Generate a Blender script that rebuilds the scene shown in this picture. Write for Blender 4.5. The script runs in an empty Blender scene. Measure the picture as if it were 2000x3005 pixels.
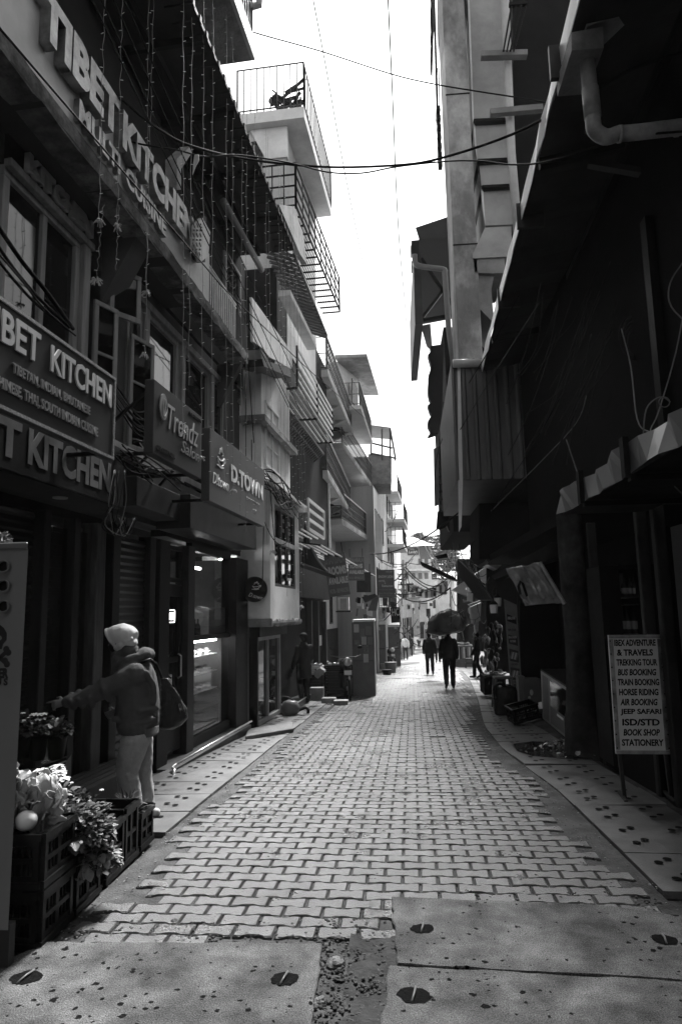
import bpy, bmesh, math, random
import numpy as np
from mathutils import Vector, Matrix, noise as mnoise
sc = bpy.context.scene
R = math.radians
# ---------------------------------------------------------------- camera
FPX = 2003.0; CAM_H = 1.6
yaw = math.atan(150 / 2003); pitch = math.atan(298 / 2003); roll = -0.02
CM = Matrix.Rotation(yaw, 3, 'Z') @ Matrix.Rotation(math.pi / 2 + pitch, 3, 'X') @ Matrix.Rotation(roll, 3, 'Z')
cd = bpy.data.cameras.new('camera'); cam = bpy.data.objects.new('camera', cd); sc.collection.objects.link(cam)
cam.matrix_world = Matrix.Translation((0, 0, CAM_H)) @ CM.to_4x4()
cd.sensor_fit = 'VERTICAL'; cd.sensor_height = 36.0; cd.lens = 36.0 * FPX / 3005.0
cd.clip_start = 0.05; cd.clip_end = 2000
sc.camera = cam
# ---------------------------------------------------------------- sky, sun, exposure
SUN_EL, SUN_AZ = R(54), R(10)          # azimuth measured from +Y (up the street) towards +X
w = bpy.data.worlds.new('World'); sc.world = w; w.use_nodes = True
nt = w.node_tree; bg = nt.nodes['Background']
sky = nt.nodes.new('ShaderNodeTexSky'); sky.sky_type = 'NISHITA'; sky.sun_disc = False
sky.sun_elevation = SUN_EL; sky.sun_rotation = SUN_AZ; sky.dust_density = 1.5; sky.air_density = 1.0
bw = nt.nodes.new('ShaderNodeRGBToBW')
nt.links.new(sky.outputs[0], bw.inputs[0]); nt.links.new(bw.outputs[0], bg.inputs[0])
bg.inputs[1].default_value = 0.07
sd = bpy.data.lights.new('sun', 'SUN'); sd.energy = 3.2; sd.angle = R(16); sd.color = (1, 1, 1)
so = bpy.data.objects.new('sun', sd); sc.collection.objects.link(so)
sv = Vector((math.sin(SUN_AZ) * math.cos(SUN_EL), math.cos(SUN_AZ) * math.cos(SUN_EL), math.sin(SUN_EL)))
so.rotation_euler = sv.to_track_quat('Z', 'Y').to_euler(); so.location = sv * 60
sc.view_settings.view_transform = 'Standard'; sc.view_settings.look = 'None'
sc.view_settings.exposure = 2.35; sc.view_settings.gamma = 1.0
sc.cycles.max_bounces = 5; sc.cycles.diffuse_bounces = 1; sc.cycles.glossy_bounces = 3
# ---------------------------------------------------------------- photo pixel -> place in the world
CO = Vector((0, 0, CAM_H))
def ray(px, py): return CM @ Vector(((px - 1000) / FPX, -(py - 1502.5) / FPX, -1.0))
def gz(y):                                   # height of the street: level, then downhill
    if y < 4.5: return 0.0
    if y < 6.5: return -0.038 * (y - 4.5) ** 2 / 4
    return -0.038 * (min(y, 110) - 5.5)
def G(px, py, h=0.0):
    d = ray(px, py); t = 3.0; z = h
    for _ in range(40):
        den = d.z if abs(d.z) > 1e-3 else -1e-3
        t2 = (z - CAM_H) / den
        if t2 < 0 or t2 > 150: t2 = 150
        t = 0.5 * t + 0.5 * t2 if _ else t2
        z = gz(t * d.y) + h
    p = CO + d * t; p.z = gz(p.y) + h
    return p
def Yp(px, py, y):
    d = ray(px, py); return CO + d * (y / d.y)
class Frame:
    def __init__(s, vpx, foot):
        d = ray(vpx, 1795); d.z = 0; d.normalize(); s.u = d
        n = Vector((d.y, -d.x, 0))
        if (CO - foot).xy.dot(n.xy) < 0: n = -n
        s.n = n; s.d = (CO - foot).xy.dot(n.xy)
        s.o = Vector((0, 0, 0)) - n * s.d
    def p(s, u, n, z): return s.o + s.u * u + s.n * n + Vector((0, 0, z))
    def px(s, x, y, n=0.0):                  # -> (u, z) where the pixel meets the plane at offset n
        d = ray(x, y); t = -(s.d - n) / d.dot(s.n); q = CO + d * t
        return (q - s.o).dot(s.u), q.z
    def P(s, x, y, n=0.0):
        u, z = s.px(x, y, n); return s.p(u, n, z)
    def U(s, x, y=1795, n=0.0): return s.px(x, y, n)[0]
L = Frame(1300, G(545, 2215))
Rt = Frame(1150, G(1670, 2177))
ZV = Vector((0, 0, 1))
# ---------------------------------------------------------------- mesh collector
class MB:
    def __init__(s): s.v = []; s.f = []; s.mi = []
    def add(s, vs, fs, mi=0):
        b = len(s.v); s.v += [tuple(v) for v in vs]; s.f += [tuple(b + i for i in f) for f in fs]; s.mi += [mi] * len(fs); return s
    def hexa(s, c, mi=0):                    # 8 corners: bottom ring then top ring
        return s.add(c, [(0, 3, 2, 1), (4, 5, 6, 7), (0, 1, 5, 4), (1, 2, 6, 5), (2, 3, 7, 6), (3, 0, 4, 7)], mi)
    def fbox(s, fr, u0, u1, n0, n1, z0, z1, mi=0):
        return s.hexa([fr.p(u0, n0, z0), fr.p(u1, n0, z0), fr.p(u1, n1, z0), fr.p(u0, n1, z0), fr.p(u0, n0, z1), fr.p(u1, n0, z1), fr.p(u1, n1, z1), fr.p(u0, n1, z1)], mi)
    def box(s, c, sz, rz=0.0, mi=0, M=None):
        m = M or (Matrix.Translation(Vector(c)) @ Matrix.Rotation(rz, 4, 'Z')); x, y, z = [q / 2 for q in sz]
        if M: m = M @ Matrix.Translation(Vector(c))
        return s.hexa([m @ Vector(q) for q in ((-x, -y, -z), (x, -y, -z), (x, y, -z), (-x, y, -z), (-x, -y, z), (x, -y, z), (x, y, z), (-x, y, z))], mi)
    def slab(s, poly, vec, mi=0):            # any planar polygon extruded along vec
        n = len(poly); vec = Vector(vec); P = [Vector(p) for p in poly]
        return s.add(P + [p + vec for p in P], [tuple(range(n))[::-1], tuple(range(n, 2 * n))] + [(i, (i + 1) % n, n + (i + 1) % n, n + i) for i in range(n)], mi)
    def bar(s, a, b, w, h=None, up=None, mi=0):
        a = Vector(a); b = Vector(b); h = h or w; d = (b - a)
        if d.length < 1e-6: return s
        d.normalize(); up = Vector(up) if up else (ZV if abs(d.z) < .95 else Vector((0, 1, 0)))
        x = d.cross(up).normalized(); y = x.cross(d).normalized(); x *= w / 2; y *= h / 2
        return s.hexa([a - x - y, a + x - y, a + x + y, a - x + y, b - x - y, b + x - y, b + x + y, b - x + y], mi)
    def tube(s, pts, r, n=6, cap=True, mi=0):
        P = [Vector(p) for p in pts]; m = len(P); rr = r if isinstance(r, (list, tuple)) else [r] * m
        vs = []; prev = None
        for i in range(m):
            t = (P[min(i + 1, m - 1)] - P[max(i - 1, 0)])
            t = t.normalized() if t.length > 1e-9 else ZV
            if prev is None: x = t.orthogonal().normalized()
            else:
                x = prev - t * prev.dot(t); x = x.normalized() if x.length > 1e-6 else t.orthogonal().normalized()
            prev = x; y = t.cross(x)
            for k in range(n):
                a = 2 * math.pi * k / n; vs.append(P[i] + (x * math.cos(a) + y * math.sin(a)) * rr[i])
        fs = [(i * n + k, i * n + (k + 1) % n, (i + 1) * n + (k + 1) % n, (i + 1) * n + k) for i in range(m - 1) for k in range(n)]
        if cap: fs += [tuple(range(n))[::-1], tuple(range((m - 1) * n, m * n))]
        return s.add(vs, fs, mi)
    def lathe(s, c, prof, n=20, axis=None, mi=0):   # prof: (r, h) list
        ax = Vector(axis).normalized() if axis else ZV
        x = ax.orthogonal().normalized(); y = ax.cross(x); c = Vector(c)
        vs = [c + ax * h + (x * math.cos(2 * math.pi * k / n) + y * math.sin(2 * math.pi * k / n)) * r for r, h in prof for k in range(n)]
        fs = [(i * n + k, i * n + (k + 1) % n, (i + 1) * n + (k + 1) % n, (i + 1) * n + k) for i in range(len(prof) - 1) for k in range(n)]
        fs += [tuple(range(n))[::-1], tuple(range((len(prof) - 1) * n, len(prof) * n))]
        return s.add(vs, fs, mi)
    def ell(s, c, r, M=None, n=12, m=8, mi=0):
        c = Vector(c); vs = []; r = r if isinstance(r, (list, tuple)) else (r, r, r)
        for i in range(m + 1):
            th = math.pi * i / m
            for k in range(n):
                a = 2 * math.pi * k / n
                v = Vector((r[0] * math.sin(th) * math.cos(a), r[1] * math.sin(th) * math.sin(a), r[2] * math.cos(th)))
                vs.append(c + (M @ v if M else v))
        fs = [(i * n + k, (i + 1) * n + k, (i + 1) * n + (k + 1) % n, i * n + (k + 1) % n) for i in range(m) for k in range(n)]
        return s.add(vs, fs, mi)
    def caps(s, pts, radii, n=12, mi=0):     # smooth limb: tube with ball joints
        s.tube(pts, list(radii), n, True, mi)
        for p, r in zip(pts, radii): s.ell(p, r, n=n, m=6, mi=mi)
        return s
    def loft(s, rings, n=16, mi=0):          # rings: (centre, half-width vector, half-depth vector)
        vs = []
        for c, a, b in rings:
            c = Vector(c); a = Vector(a); b = Vector(b)
            vs += [c + a * math.cos(2 * math.pi * k / n) + b * math.sin(2 * math.pi * k / n) for k in range(n)]
        m = len(rings)
        fs = [(i * n + k, i * n + (k + 1) % n, (i + 1) * n + (k + 1) % n, (i + 1) * n + k) for i in range(m - 1) for k in range(n)]
        fs += [tuple(range(n))[::-1], tuple(range((m - 1) * n, m * n))]
        return s.add(vs, fs, mi)
    def build(s, name, mat, parent=None, smooth=False, fix=True):
        me = bpy.data.meshes.new(name); me.from_pydata(s.v, [], s.f)
        mats = mat if isinstance(mat, (list, tuple)) else [mat]
        for m in mats: me.materials.append(m)
        if len(mats) > 1: me.polygons.foreach_set('material_index', s.mi)
        if fix:
            bm = bmesh.new(); bm.from_mesh(me); bmesh.ops.recalc_face_normals(bm, faces=bm.faces); bm.to_mesh(me); bm.free()
        if smooth: me.shade_smooth()
        o = bpy.data.objects.new(name, me); sc.collection.objects.link(o)
        if parent is not None:
            o.parent = parent; o.matrix_parent_inverse = wm(parent).inverted()
        return o
def wm(o):
    m = o.matrix_basis.copy()
    if o.parent is not None: m = wm(o.parent) @ o.matrix_parent_inverse @ m
    return m
def tag(o, label=None, cat=None, group=None, kind=None):
    if label: o['label'] = label
    if cat: o['category'] = cat
    if group: o['group'] = group
    if kind: o['kind'] = kind
    return o
def thing(name, label, cat, loc=(0, 0, 0), group=None, rz=0.0):
    o = bpy.data.objects.new(name, None); o.empty_display_size = .1; sc.collection.objects.link(o)
    o.location = loc; o.rotation_euler = (0, 0, rz)
    return tag(o, label, cat, group)
def copy_tree(o, parent=None):
    c = o.copy(); sc.collection.objects.link(c)
    if parent is not None: c.parent = parent
    for ch in list(o.children): copy_tree(ch, c)
    return c
def bevel(o, w=.004, seg=1):
    m = o.modifiers.new('bevel', 'BEVEL'); m.width = w; m.segments = seg; m.limit_method = 'ANGLE'; return o
def remesh(o, v=.01, sm=4, disp=0.0, dscale=.1):
    m = o.modifiers.new('remesh', 'REMESH'); m.mode = 'VOXEL'; m.voxel_size = v; m.use_smooth_shade = True
    if sm: k = o.modifiers.new('smooth', 'SMOOTH'); k.iterations = sm; k.factor = .5
    if disp:
        t = bpy.data.textures.new('folds', 'CLOUDS'); t.noise_scale = dscale
        k = o.modifiers.new('folds', 'DISPLACE'); k.texture = t; k.strength = disp; k.mid_level = .5; k.texture_coords = 'LOCAL'
    return o
# ---------------------------------------------------------------- materials (the photograph is black and white: greys only)
MT = {}
def M(name, col=.3, rough=.7, var=.25, scale=6.0, bump=.15, metal=0.0, bscale=None, stain=0.0, stretch=None, spec=.3, coat=0):
    if name in MT: return MT[name]
    if col < .06 and spec == .3 and not metal: spec = .08
    m = bpy.data.materials.new(name); m.use_nodes = True; t = m.node_tree; N = t.nodes; K = t.links
    b = N['Principled BSDF']; b.inputs['Metallic'].default_value = metal; b.inputs['Specular IOR Level'].default_value = spec
    b.inputs['Coat Weight'].default_value = coat
    tc = N.new('ShaderNodeTexCoord'); mp = N.new('ShaderNodeMapping'); K.new(tc.outputs['Object'], mp.inputs[0])
    if stretch: mp.inputs['Scale'].default_value = stretch
    n1 = N.new('ShaderNodeTexNoise'); n1.inputs['Scale'].default_value = scale; n1.inputs['Detail'].default_value = 8; n1.inputs['Roughness'].default_value = .62
    K.new(mp.outputs[0], n1.inputs[0])
    r = N.new('ShaderNodeMapRange'); r.inputs[1].default_value = .3; r.inputs[2].default_value = .7
    r.inputs[3].default_value = col * (1 - var); r.inputs[4].default_value = min(1, col * (1 + var))
    K.new(n1.outputs[0], r.inputs[0]); out = r.outputs[0]
    if stain:
        n3 = N.new('ShaderNodeTexNoise'); n3.inputs['Scale'].default_value = scale * .35; n3.inputs['Detail'].default_value = 10; n3.inputs['Roughness'].default_value = .7
        K.new(mp.outputs[0], n3.inputs[0])
        r3 = N.new('ShaderNodeMapRange'); r3.inputs[1].default_value = .42; r3.inputs[2].default_value = .6; r3.inputs[3].default_value = 1 - stain; r3.inputs[4].default_value = 1
        K.new(n3.outputs[0], r3.inputs[0])
        mu = N.new('ShaderNodeMath'); mu.operation = 'MULTIPLY'; K.new(out, mu.inputs[0]); K.new(r3.outputs[0], mu.inputs[1]); out = mu.outputs[0]
    K.new(out, b.inputs['Base Color'])
    r2 = N.new('ShaderNodeMapRange'); r2.inputs[3].default_value = max(.03, rough - .12); r2.inputs[4].default_value = min(1, rough + .12)
    K.new(n1.outputs[0], r2.inputs[0]); K.new(r2.outputs[0], b.inputs['Roughness'])
    if bump:
        n2 = N.new('ShaderNodeTexNoise'); n2.inputs['Scale'].default_value = bscale or scale * 6; n2.inputs['Detail'].default_value = 6
        K.new(mp.outputs[0], n2.inputs[0])
        bp = N.new('ShaderNodeBump'); bp.inputs['Strength'].default_value = bump; bp.inputs['Distance'].default_value = .01
        K.new(n2.outputs[0], bp.inputs['Height']); K.new(bp.outputs[0], b.inputs['Normal'])
    MT[name] = m; return m
def glass(name, col=.01, rough=.03, alpha=1.0, trans=0.0):
    if name in MT: return MT[name]
    m = bpy.data.materials.new(name); m.use_nodes = True; t = m.node_tree; b = t.nodes['Principled BSDF']
    b.inputs['Base Color'].default_value = (col, col, col, 1); b.inputs['Roughness'].default_value = rough
    b.inputs['Transmission Weight'].default_value = trans; b.inputs['IOR'].default_value = 1.45 if not trans else 1.02
    if trans:                                 # thin pane: clear with a reflection on top
        tr = t.nodes.new('ShaderNodeBsdfTransparent'); tr.inputs[0].default_value = (.8, .8, .8, 1)
        gl = t.nodes.new('ShaderNodeBsdfGlossy'); gl.inputs['Roughness'].default_value = .02
        lw = t.nodes.new('ShaderNodeLayerWeight'); pw = t.nodes.new('ShaderNodeMath'); pw.operation = 'POWER'; pw.inputs[1].default_value = 4.0; t.links.new(lw.outputs['Facing'], pw.inputs[0]); fr = t.nodes.new('ShaderNodeMath'); fr.operation = 'MULTIPLY_ADD'; fr.inputs[1].default_value = .45; fr.inputs[2].default_value = .03; t.links.new(pw.outputs[0], fr.inputs[0])
        mx = t.nodes.new('ShaderNodeMixShader'); o = t.nodes['Material Output']
        t.links.new(fr.outputs[0], mx.inputs[0]); t.links.new(tr.outputs[0], mx.inputs[1]); t.links.new(gl.outputs[0], mx.inputs[2]); t.links.new(mx.outputs[0], o.inputs[0])
    MT[name] = m; return m
def emis(name, s):
    m = bpy.data.materials.new(name); m.use_nodes = True; b = m.node_tree.nodes['Principled BSDF']
    b.inputs['Base Color'].default_value = (.8, .8, .8, 1); b.inputs['Emission Color'].default_value = (1, 1, 1, 1); b.inputs['Emission Strength'].default_value = s
    MT[name] = m; return m
PAVER = M('paver concrete', .06, .3, .5, 2.2, .7, bscale=130, stain=.4, spec=.7)
CEM = M('rough cement', .065, .75, .5, 9, 1.0, bscale=70, stain=.7)
SLABM = M('slab concrete', .12, .5, .3, 5, .5, bscale=120, stain=.3)
DIRT = M('street dirt', .05, .9, .4, 8, 1.0, bscale=50)
PLW = M('white plaster', .85, .8, .12, 2.0, .25, bscale=30, stain=.2)
PLG = M('grey plaster', .26, .85, .2, 2.0, .3, bscale=30, stain=.35)
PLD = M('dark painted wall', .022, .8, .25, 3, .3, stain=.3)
BLK = M('black metal', .01, .45, .3, 8, .15, metal=.0)
DRKW = M('dark wood', .012, .55, .4, 4, .3, stretch=(6, 6, .6))
WOODL = M('weathered pale wood', .24, .65, .3, 4, .35, stretch=(5, 5, .5), stain=.25)
CONC = M('weathered concrete', .32, .85, .3, 3, .6, bscale=40, stain=.5)
EDGE = M('mossy concrete edge', .16, .9, .5, 7, .8, bscale=40, stain=.75)
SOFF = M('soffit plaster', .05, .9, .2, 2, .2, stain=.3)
TIN = M('painted tin', .42, .4, .15, 3, .1, metal=.35, stain=.3)
TIND = M('dark tin', .022, .5, .3, 3, .2, metal=.2)
GALV = M('galvanised steel', .55, .33, .15, 5, .08, metal=.8)
CABLE = M('black cable', .008, .85, .1, 8, 0)
CABLEG = M('grey cable', .16, .5, .1, 8, 0)
WHT = M('white paint', .75, .5, .08, 6, .05)
OFFW = M('aged white paint', .5, .55, .15, 6, .1, stain=.2)
GRY = M('mid grey enamel', .16, .45, .12, 4, .08, stain=.15)
GRYD = M('dark grey enamel', .045, .4, .12, 4, .06, stain=.1)
BLAKP = M('black lettering', .01, .5, .1, 6, 0)
GLD = glass('dark glass', .006, .04)
GLC = glass('clear glass', .5, .02, trans=1)
FONT_MB = {}
def text(s, o, right, up, wdt, hgt, ext, mat, parent, bold=.0, shear=0.0, name='lettering', arc=0):
    cu = bpy.data.curves.new('t', 'FONT'); cu.body = s; cu.extrude = .02; cu.offset = bold; cu.shear = shear; cu.resolution_u = 3
    ob = bpy.data.objects.new('t', cu); sc.collection.objects.link(ob)
    dg = bpy.context.evaluated_depsgraph_get(); me = bpy.data.meshes.new_from_object(ob.evaluated_get(dg))
    bpy.data.objects.remove(ob); bpy.data.curves.remove(cu)
    n = len(me.vertices); co = np.empty(n * 3); me.vertices.foreach_get('co', co); co = co.reshape(-1, 3)
    lo = co.min(0); hi = co.max(0); q = (co - lo) / np.maximum(hi - lo, 1e-6)
    right = Vector(right); up = Vector(up); nn = np.array(right.cross(up).normalized()); R_ = np.array(right.normalized()); U_ = np.array(up.normalized())
    W = np.array(Vector(o)) + np.outer(q[:, 0] * wdt, R_) + np.outer(q[:, 1] * hgt, U_) + np.outer(q[:, 2] * ext, nn)
    me.vertices.foreach_set('co', W.ravel()); me.update(); me.name = name
    me.materials.clear(); me.materials.append(mat)
    ob = bpy.data.objects.new(name, me); sc.collection.objects.link(ob)
    if parent is not None: ob.parent = parent; ob.matrix_parent_inverse = wm(parent).inverted()
    return ob
def signtext(parent, o, right, up, W, H, lines, mat, ext=.004):
    """lines: (string, x0, x1, y0, y1[, bold, shear]) in fractions of the board"""
    right = Vector(right).normalized(); up = Vector(up).normalized(); nn = right.cross(up)
    for l in lines:
        s, x0, x1, y0, y1 = l[:5]; b = l[5] if len(l) > 5 else .01; sh = l[6] if len(l) > 6 else 0
        mt = l[7] if len(l) > 7 else mat
        text(s, Vector(o) + right * W * x0 + up * H * y0 + nn * .002, right, up, W * (x1 - x0), H * (y1 - y0), ext, mt, parent, b, sh)
def sag(a, b, s, n=14):
    a = Vector(a); b = Vector(b)
    return [a.lerp(b, i / n) - ZV * s * 4 * (i / n) * (1 - i / n) for i in range(n + 1)]
def smoothpath(P, k=5):
    P = [Vector(p) for p in P]; out = []
    for i in range(len(P) - 1):
        p0 = P[max(i - 1, 0)]; p1 = P[i]; p2 = P[i + 1]; p3 = P[min(i + 2, len(P) - 1)]
        for j in range(k):
            t = j / k
            out.append(.5 * ((2 * p1) + (p2 - p0) * t + (2 * p0 - 5 * p1 + 4 * p2 - p3) * t * t + (3 * p1 - p0 - 3 * p2 + p3) * t ** 3))
    return out + [P[-1]]
def cable(pts, r, label, group=None, mat=None, name='cable', k=5):
    mb = MB(); mb.tube(smoothpath(pts, k), r, 6); o = mb.build(name, mat or CABLE, None, True)
    return tag(o, label, 'cable', group)
def cablepx(pp, r, label, group=None, mat=None, k=5, name='cable'):
    """pp: (px, py, distance along +Y)"""
    return cable([Yp(*q) for q in pp], r, label, group, mat, name, k)
# ================================================================ GROUND
random.seed(7)
RL = [G(*p) for p in [(-260, 3105), (196, 2703), (549, 2393), (788, 2199), (951, 2069), (1060, 1990), (1120, 1945), (1165, 1915), (1190, 1902)]]
RR = [G(*p) for p in [(2250, 2930), (1753, 2435), (1637, 2320), (1478, 2200), (1420, 2132), (1400, 2050), (1375, 1990), (1330, 1945), (1285, 1918), (1262, 1904)]]
RL.append(RL[-1] + Vector((2, 60, -2))); RR.append(RR[-1] + Vector((2, 60, -2)))
def edge_x(poly, y):
    if y <= poly[0].y: a, b = poly[0], poly[1]
    else:
        for a, b in zip(poly, poly[1:]):
            if a.y <= y <= b.y: break
    return a.x + (b.x - a.x) * (y - a.y) / (b.y - a.y)
def sheet(name, xs, ys, dz, mat, rough=0.0, fx=None, sc_=3.0, label=None):
    vs = []; fs = []; nx = len(xs); ny = len(ys)
    for y in ys:
        for x in xs:
            X = fx(x, y) if fx else x
            vs.append((X, y, gz(y) + dz + (mnoise.noise(Vector((X * sc_, y * sc_, 3.1))) * rough if rough else 0)))
    for j in range(ny - 1):
        for i in range(nx - 1):
            a = j * nx + i; fs.append((a, a + 1, a + nx + 1, a + nx))
    me = MB(); me.v = vs; me.f = fs; me.mi = [0] * len(fs)
    o = me.build(name, mat, fix=False, smooth=True); o['kind'] = 'structure'; return o
base = sheet('ground', [-300, -60, -20, -8, 8, 20, 60, 300], [-60, -10, 0, 5, 8, 10, 12, 15, 18, 20, 30, 50, 80, 110, 400], -0.09, DIRT)
ys = list(np.arange(-1.2, 14, .09)) + list(np.arange(14, 30, .3)) + list(np.arange(30, 72, 2))
sheet('road_bed', list(np.linspace(0, 1, 41)), ys, -.012, CEM, .008, lambda t, y: edge_x(RL, y) * (1 - t) + edge_x(RR, y) * t, 5)
# interlocking pavers, rows across the street
hd = ray(1205, 1795); hd.z = 0; hd.normalize(); hx = Vector((hd.y, -hd.x, 0))
PW, PD, GAP = .213, .119, .005
def paver_shape():
    a, b = PW / 2 - .004, PD / 2 - .002; k = .017
    return [(-a, -b - k / 2), (-a * .62, -b - k / 2), (-a * .36, -b + k / 2), (a * .36, -b + k / 2), (a * .62, -b - k / 2), (a, -b - k / 2),
            (a, b + k / 2), (a * .62, b + k / 2), (a * .36, b - k / 2), (-a * .36, b - k / 2), (-a * .62, b + k / 2), (-a, b + k / 2)]
SH = paver_shape(); n12 = len(SH)
V = []; F = []
front_y = lambda x: 3.52 if x < .1 else (3.95 if x < 2 else 3.9)
S0 = [G(150, 2700), G(1060, 2690)]
ni = 0
for r_ in range(-4, 320):
    for c in range(-30, 31):
        cx = (c + (.5 if r_ % 2 else 0)) * PW; cy = 3.0 + r_ * PD
        p = hx * cx + hd * cy; y = p.y
        if y < 3 or y > 37: continue
        lx = edge_x(RL, y) + .17 + .05 * math.sin(y * 3.1); rx = edge_x(RR, y) - .24 - .07 * math.sin(y * 2.3 + 1)
        if p.x < lx or p.x > rx: continue
        lim = 3.62 if p.x < -.05 else 4.02
        if y < lim: continue
        if random.random() < .002: continue
        dz = random.uniform(-.003, .003); tx = random.uniform(-.012, .012); ty = random.uniform(-.012, .012); rot = random.uniform(-.012, .012)
        inner = .84 if y < 14 else .9; b0 = len(V)
        rings = ((1.0, -.035), (1.0, -.004), (.965, -.0015), (.925, -.0065), (.87, 0)) if y < 16 else ((1.0, -.02), (1.0, -.005), (.9, 0))
        for sc_, z in rings:
            for qx, qy in SH:
                ex = max(abs(qx) - (1 - sc_) * PW * .3, 0) * (1 if qx > 0 else -1); ey = qy * (1 - (1 - sc_) * 1.25)
                X, Y2 = ex + rot * ey, ey - rot * ex
                w_ = p + hx * X + hd * Y2
                V.append((w_.x, w_.y, gz(w_.y) + z + dz + tx * X + ty * Y2))
        m_ = len(rings)
        for k in range(m_ - 1):
            for i in range(n12):
                F.append((b0 + k * n12 + i, b0 + k * n12 + (i + 1) % n12, b0 + (k + 1) * n12 + (i + 1) % n12, b0 + (k + 1) * n12 + i))
        F.append(tuple(b0 + (m_ - 1) * n12 + i for i in range(n12)))
mb = MB(); mb.v = V; mb.f = F; mb.mi = [0] * len(F); pav = mb.build('block_paving', PAVER, fix=False); pav['kind'] = 'structure'
ni = len(F)
# far paving: plain sheet with the joints as bump
farm = M('far paving', .16, .42, .3, 3, .4, bscale=8)
sheet('road', list(np.linspace(0, 1, 9)), list(np.arange(37, 130, 2)), .0, farm, 0, lambda t, y: edge_x(RL, y) * (1 - t) + edge_x(RR, y) * t)
# side strips of drain slabs with the shade of holes painted as flat dark discs
HOLE_DISC = M('drain hole shade disc', .006, .9, .1, 5, 0)
def slab_strip(name, inner, outer, y0, y1, ln, label, seed):
    random.seed(seed); mb = MB(); y = y0
    while y < y1:
        l_ = ln * random.uniform(.9, 1.1); g = .012; dz = random.uniform(-.006, .006); tl = random.uniform(-.008, .008)
        q = [(inner(y + g), y + g), (outer(y + g), y + g), (outer(y + l_), y + l_), (inner(y + l_), y + l_)]
        if q[0][0] > q[1][0]: q = [q[1], q[0], q[3], q[2]]
        lo = [(a, b, gz(b) - .08) for a, b in q]; hi = [(a, b, gz(b) + .004 + dz + (tl if i in (0, 3) else -tl)) for i, (a, b) in enumerate(q)]
        mb.hexa(lo + hi)
        for t in (.2, .3, .66, .76):
            for s_ in ((.3, .72) if l_ > .5 else (.5,)):
                yy = y + l_ * s_ + (.06 if t in (.3, .76) else 0); xx = inner(yy) * (1 - t) + outer(yy) * t
                zt = gz(yy) + .004 + dz + .006 + abs(tl)
                k = 12; mb.add([(xx + .028 * math.cos(2 * math.pi * i / k), yy + .028 * math.sin(2 * math.pi * i / k), zt - .001) for i in range(k)], [tuple(range(k))], 1)
        y += l_
    o = mb.build(name, [SLABM, HOLE_DISC]); o['kind'] = 'structure'; return o
wl = lambda y: (L.o + L.u * ((y - L.o.y) / L.u.y)).x + .18
wr = lambda y: (Rt.o + Rt.u * ((y - Rt.o.y) / Rt.u.y)).x - .1
slab_strip('left_pavement', lambda y: edge_x(RL, y) - .005, lambda y: max(edge_x(RL, y) - 1.0, wl(y)) if y < 14 else edge_x(RL, y) - .8, 5.3, 32, .62, '', 3)
slab_strip('right_pavement', lambda y: edge_x(RR, y) + .005, lambda y: min(edge_x(RR, y) + 1.0, wr(y) if y < 12 else 99), 4.25, 30, .62, '', 5)
# strips of bare cement behind the slabs up to the house fronts
sheet('kerb_left', list(np.linspace(0, 1, 8)), list(np.arange(-1, 70, .5)), -.03, CEM, .02, lambda t, y: (edge_x(RL, y) - 4.5) * (1 - t) + edge_x(RL, y) * t, 4)
sheet('kerb_right', list(np.linspace(0, 1, 8)), list(np.arange(-1, 70, .5)), -.03, CEM, .02, lambda t, y: edge_x(RR, y) * (1 - t) + (edge_x(RR, y) + 4.5) * t, 4)
# foreground concrete covers
def cover(px, thick=.07, name='concrete_cover', holes=(), seed=1, label=''):
    random.seed(seed); P = [G(*p) for p in px]; top = []
    for a, b in zip(P, P[1:] + P[:1]):
        n = max(2, int((b - a).length / .06)); e = (b - a).normalized(); s_ = Vector((-e.y, e.x, 0))
        for i in range(n):
            q = a.lerp(b, i / n) + s_ * (random.uniform(-.008, .008) if i else 0); top.append((q.x, q.y, .012))
    n = len(top); mb = MB(); cx = sum(t[0] for t in top) / n; cy = sum(t[1] for t in top) / n
    ins = [(t[0] + (cx - t[0]) * .008, t[1] + (cy - t[1]) * .008, .018) for t in top]
    mb.add([(x, y, -thick) for x, y, z in top] + top + ins, [(i, (i + 1) % n, n + (i + 1) % n, n + i) for i in range(n)] + [(n + i, n + (i + 1) % n, 2 * n + (i + 1) % n, 2 * n + i) for i in range(n)] + [tuple(range(2 * n, 3 * n))], 0)
    o = mb.build(name, COVM); o['kind'] = 'structure'
    for h in holes:
        c = G(*h[:2]); c.z = .0; rr = h[2] * .8
        k = MB(); m = 18; wob = [1 + random.uniform(-.12, .12) for _ in range(m)]
        k.add([(c.x + rr * 1.15 * wob[i] * math.cos(2 * math.pi * i / m), c.y + rr * wob[i] * math.sin(2 * math.pi * i / m), .0205) for i in range(m)], [tuple(range(m))], 0)
        ho = k.build('lifting_hole', HOLEG, o, fix=False)
        k = MB(); k.tube([(c.x - .2 * rr, c.y - rr * .95, .024), (c.x, c.y, .03), (c.x + .1 * rr, c.y + rr * .95, .024)], .005, 8); k.build('lifting_rod', GRY, o, True)
    return o
HOLEG = M('hole rubble', .006, .9, .6, 40, .8, bscale=120, spec=.05)
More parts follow.
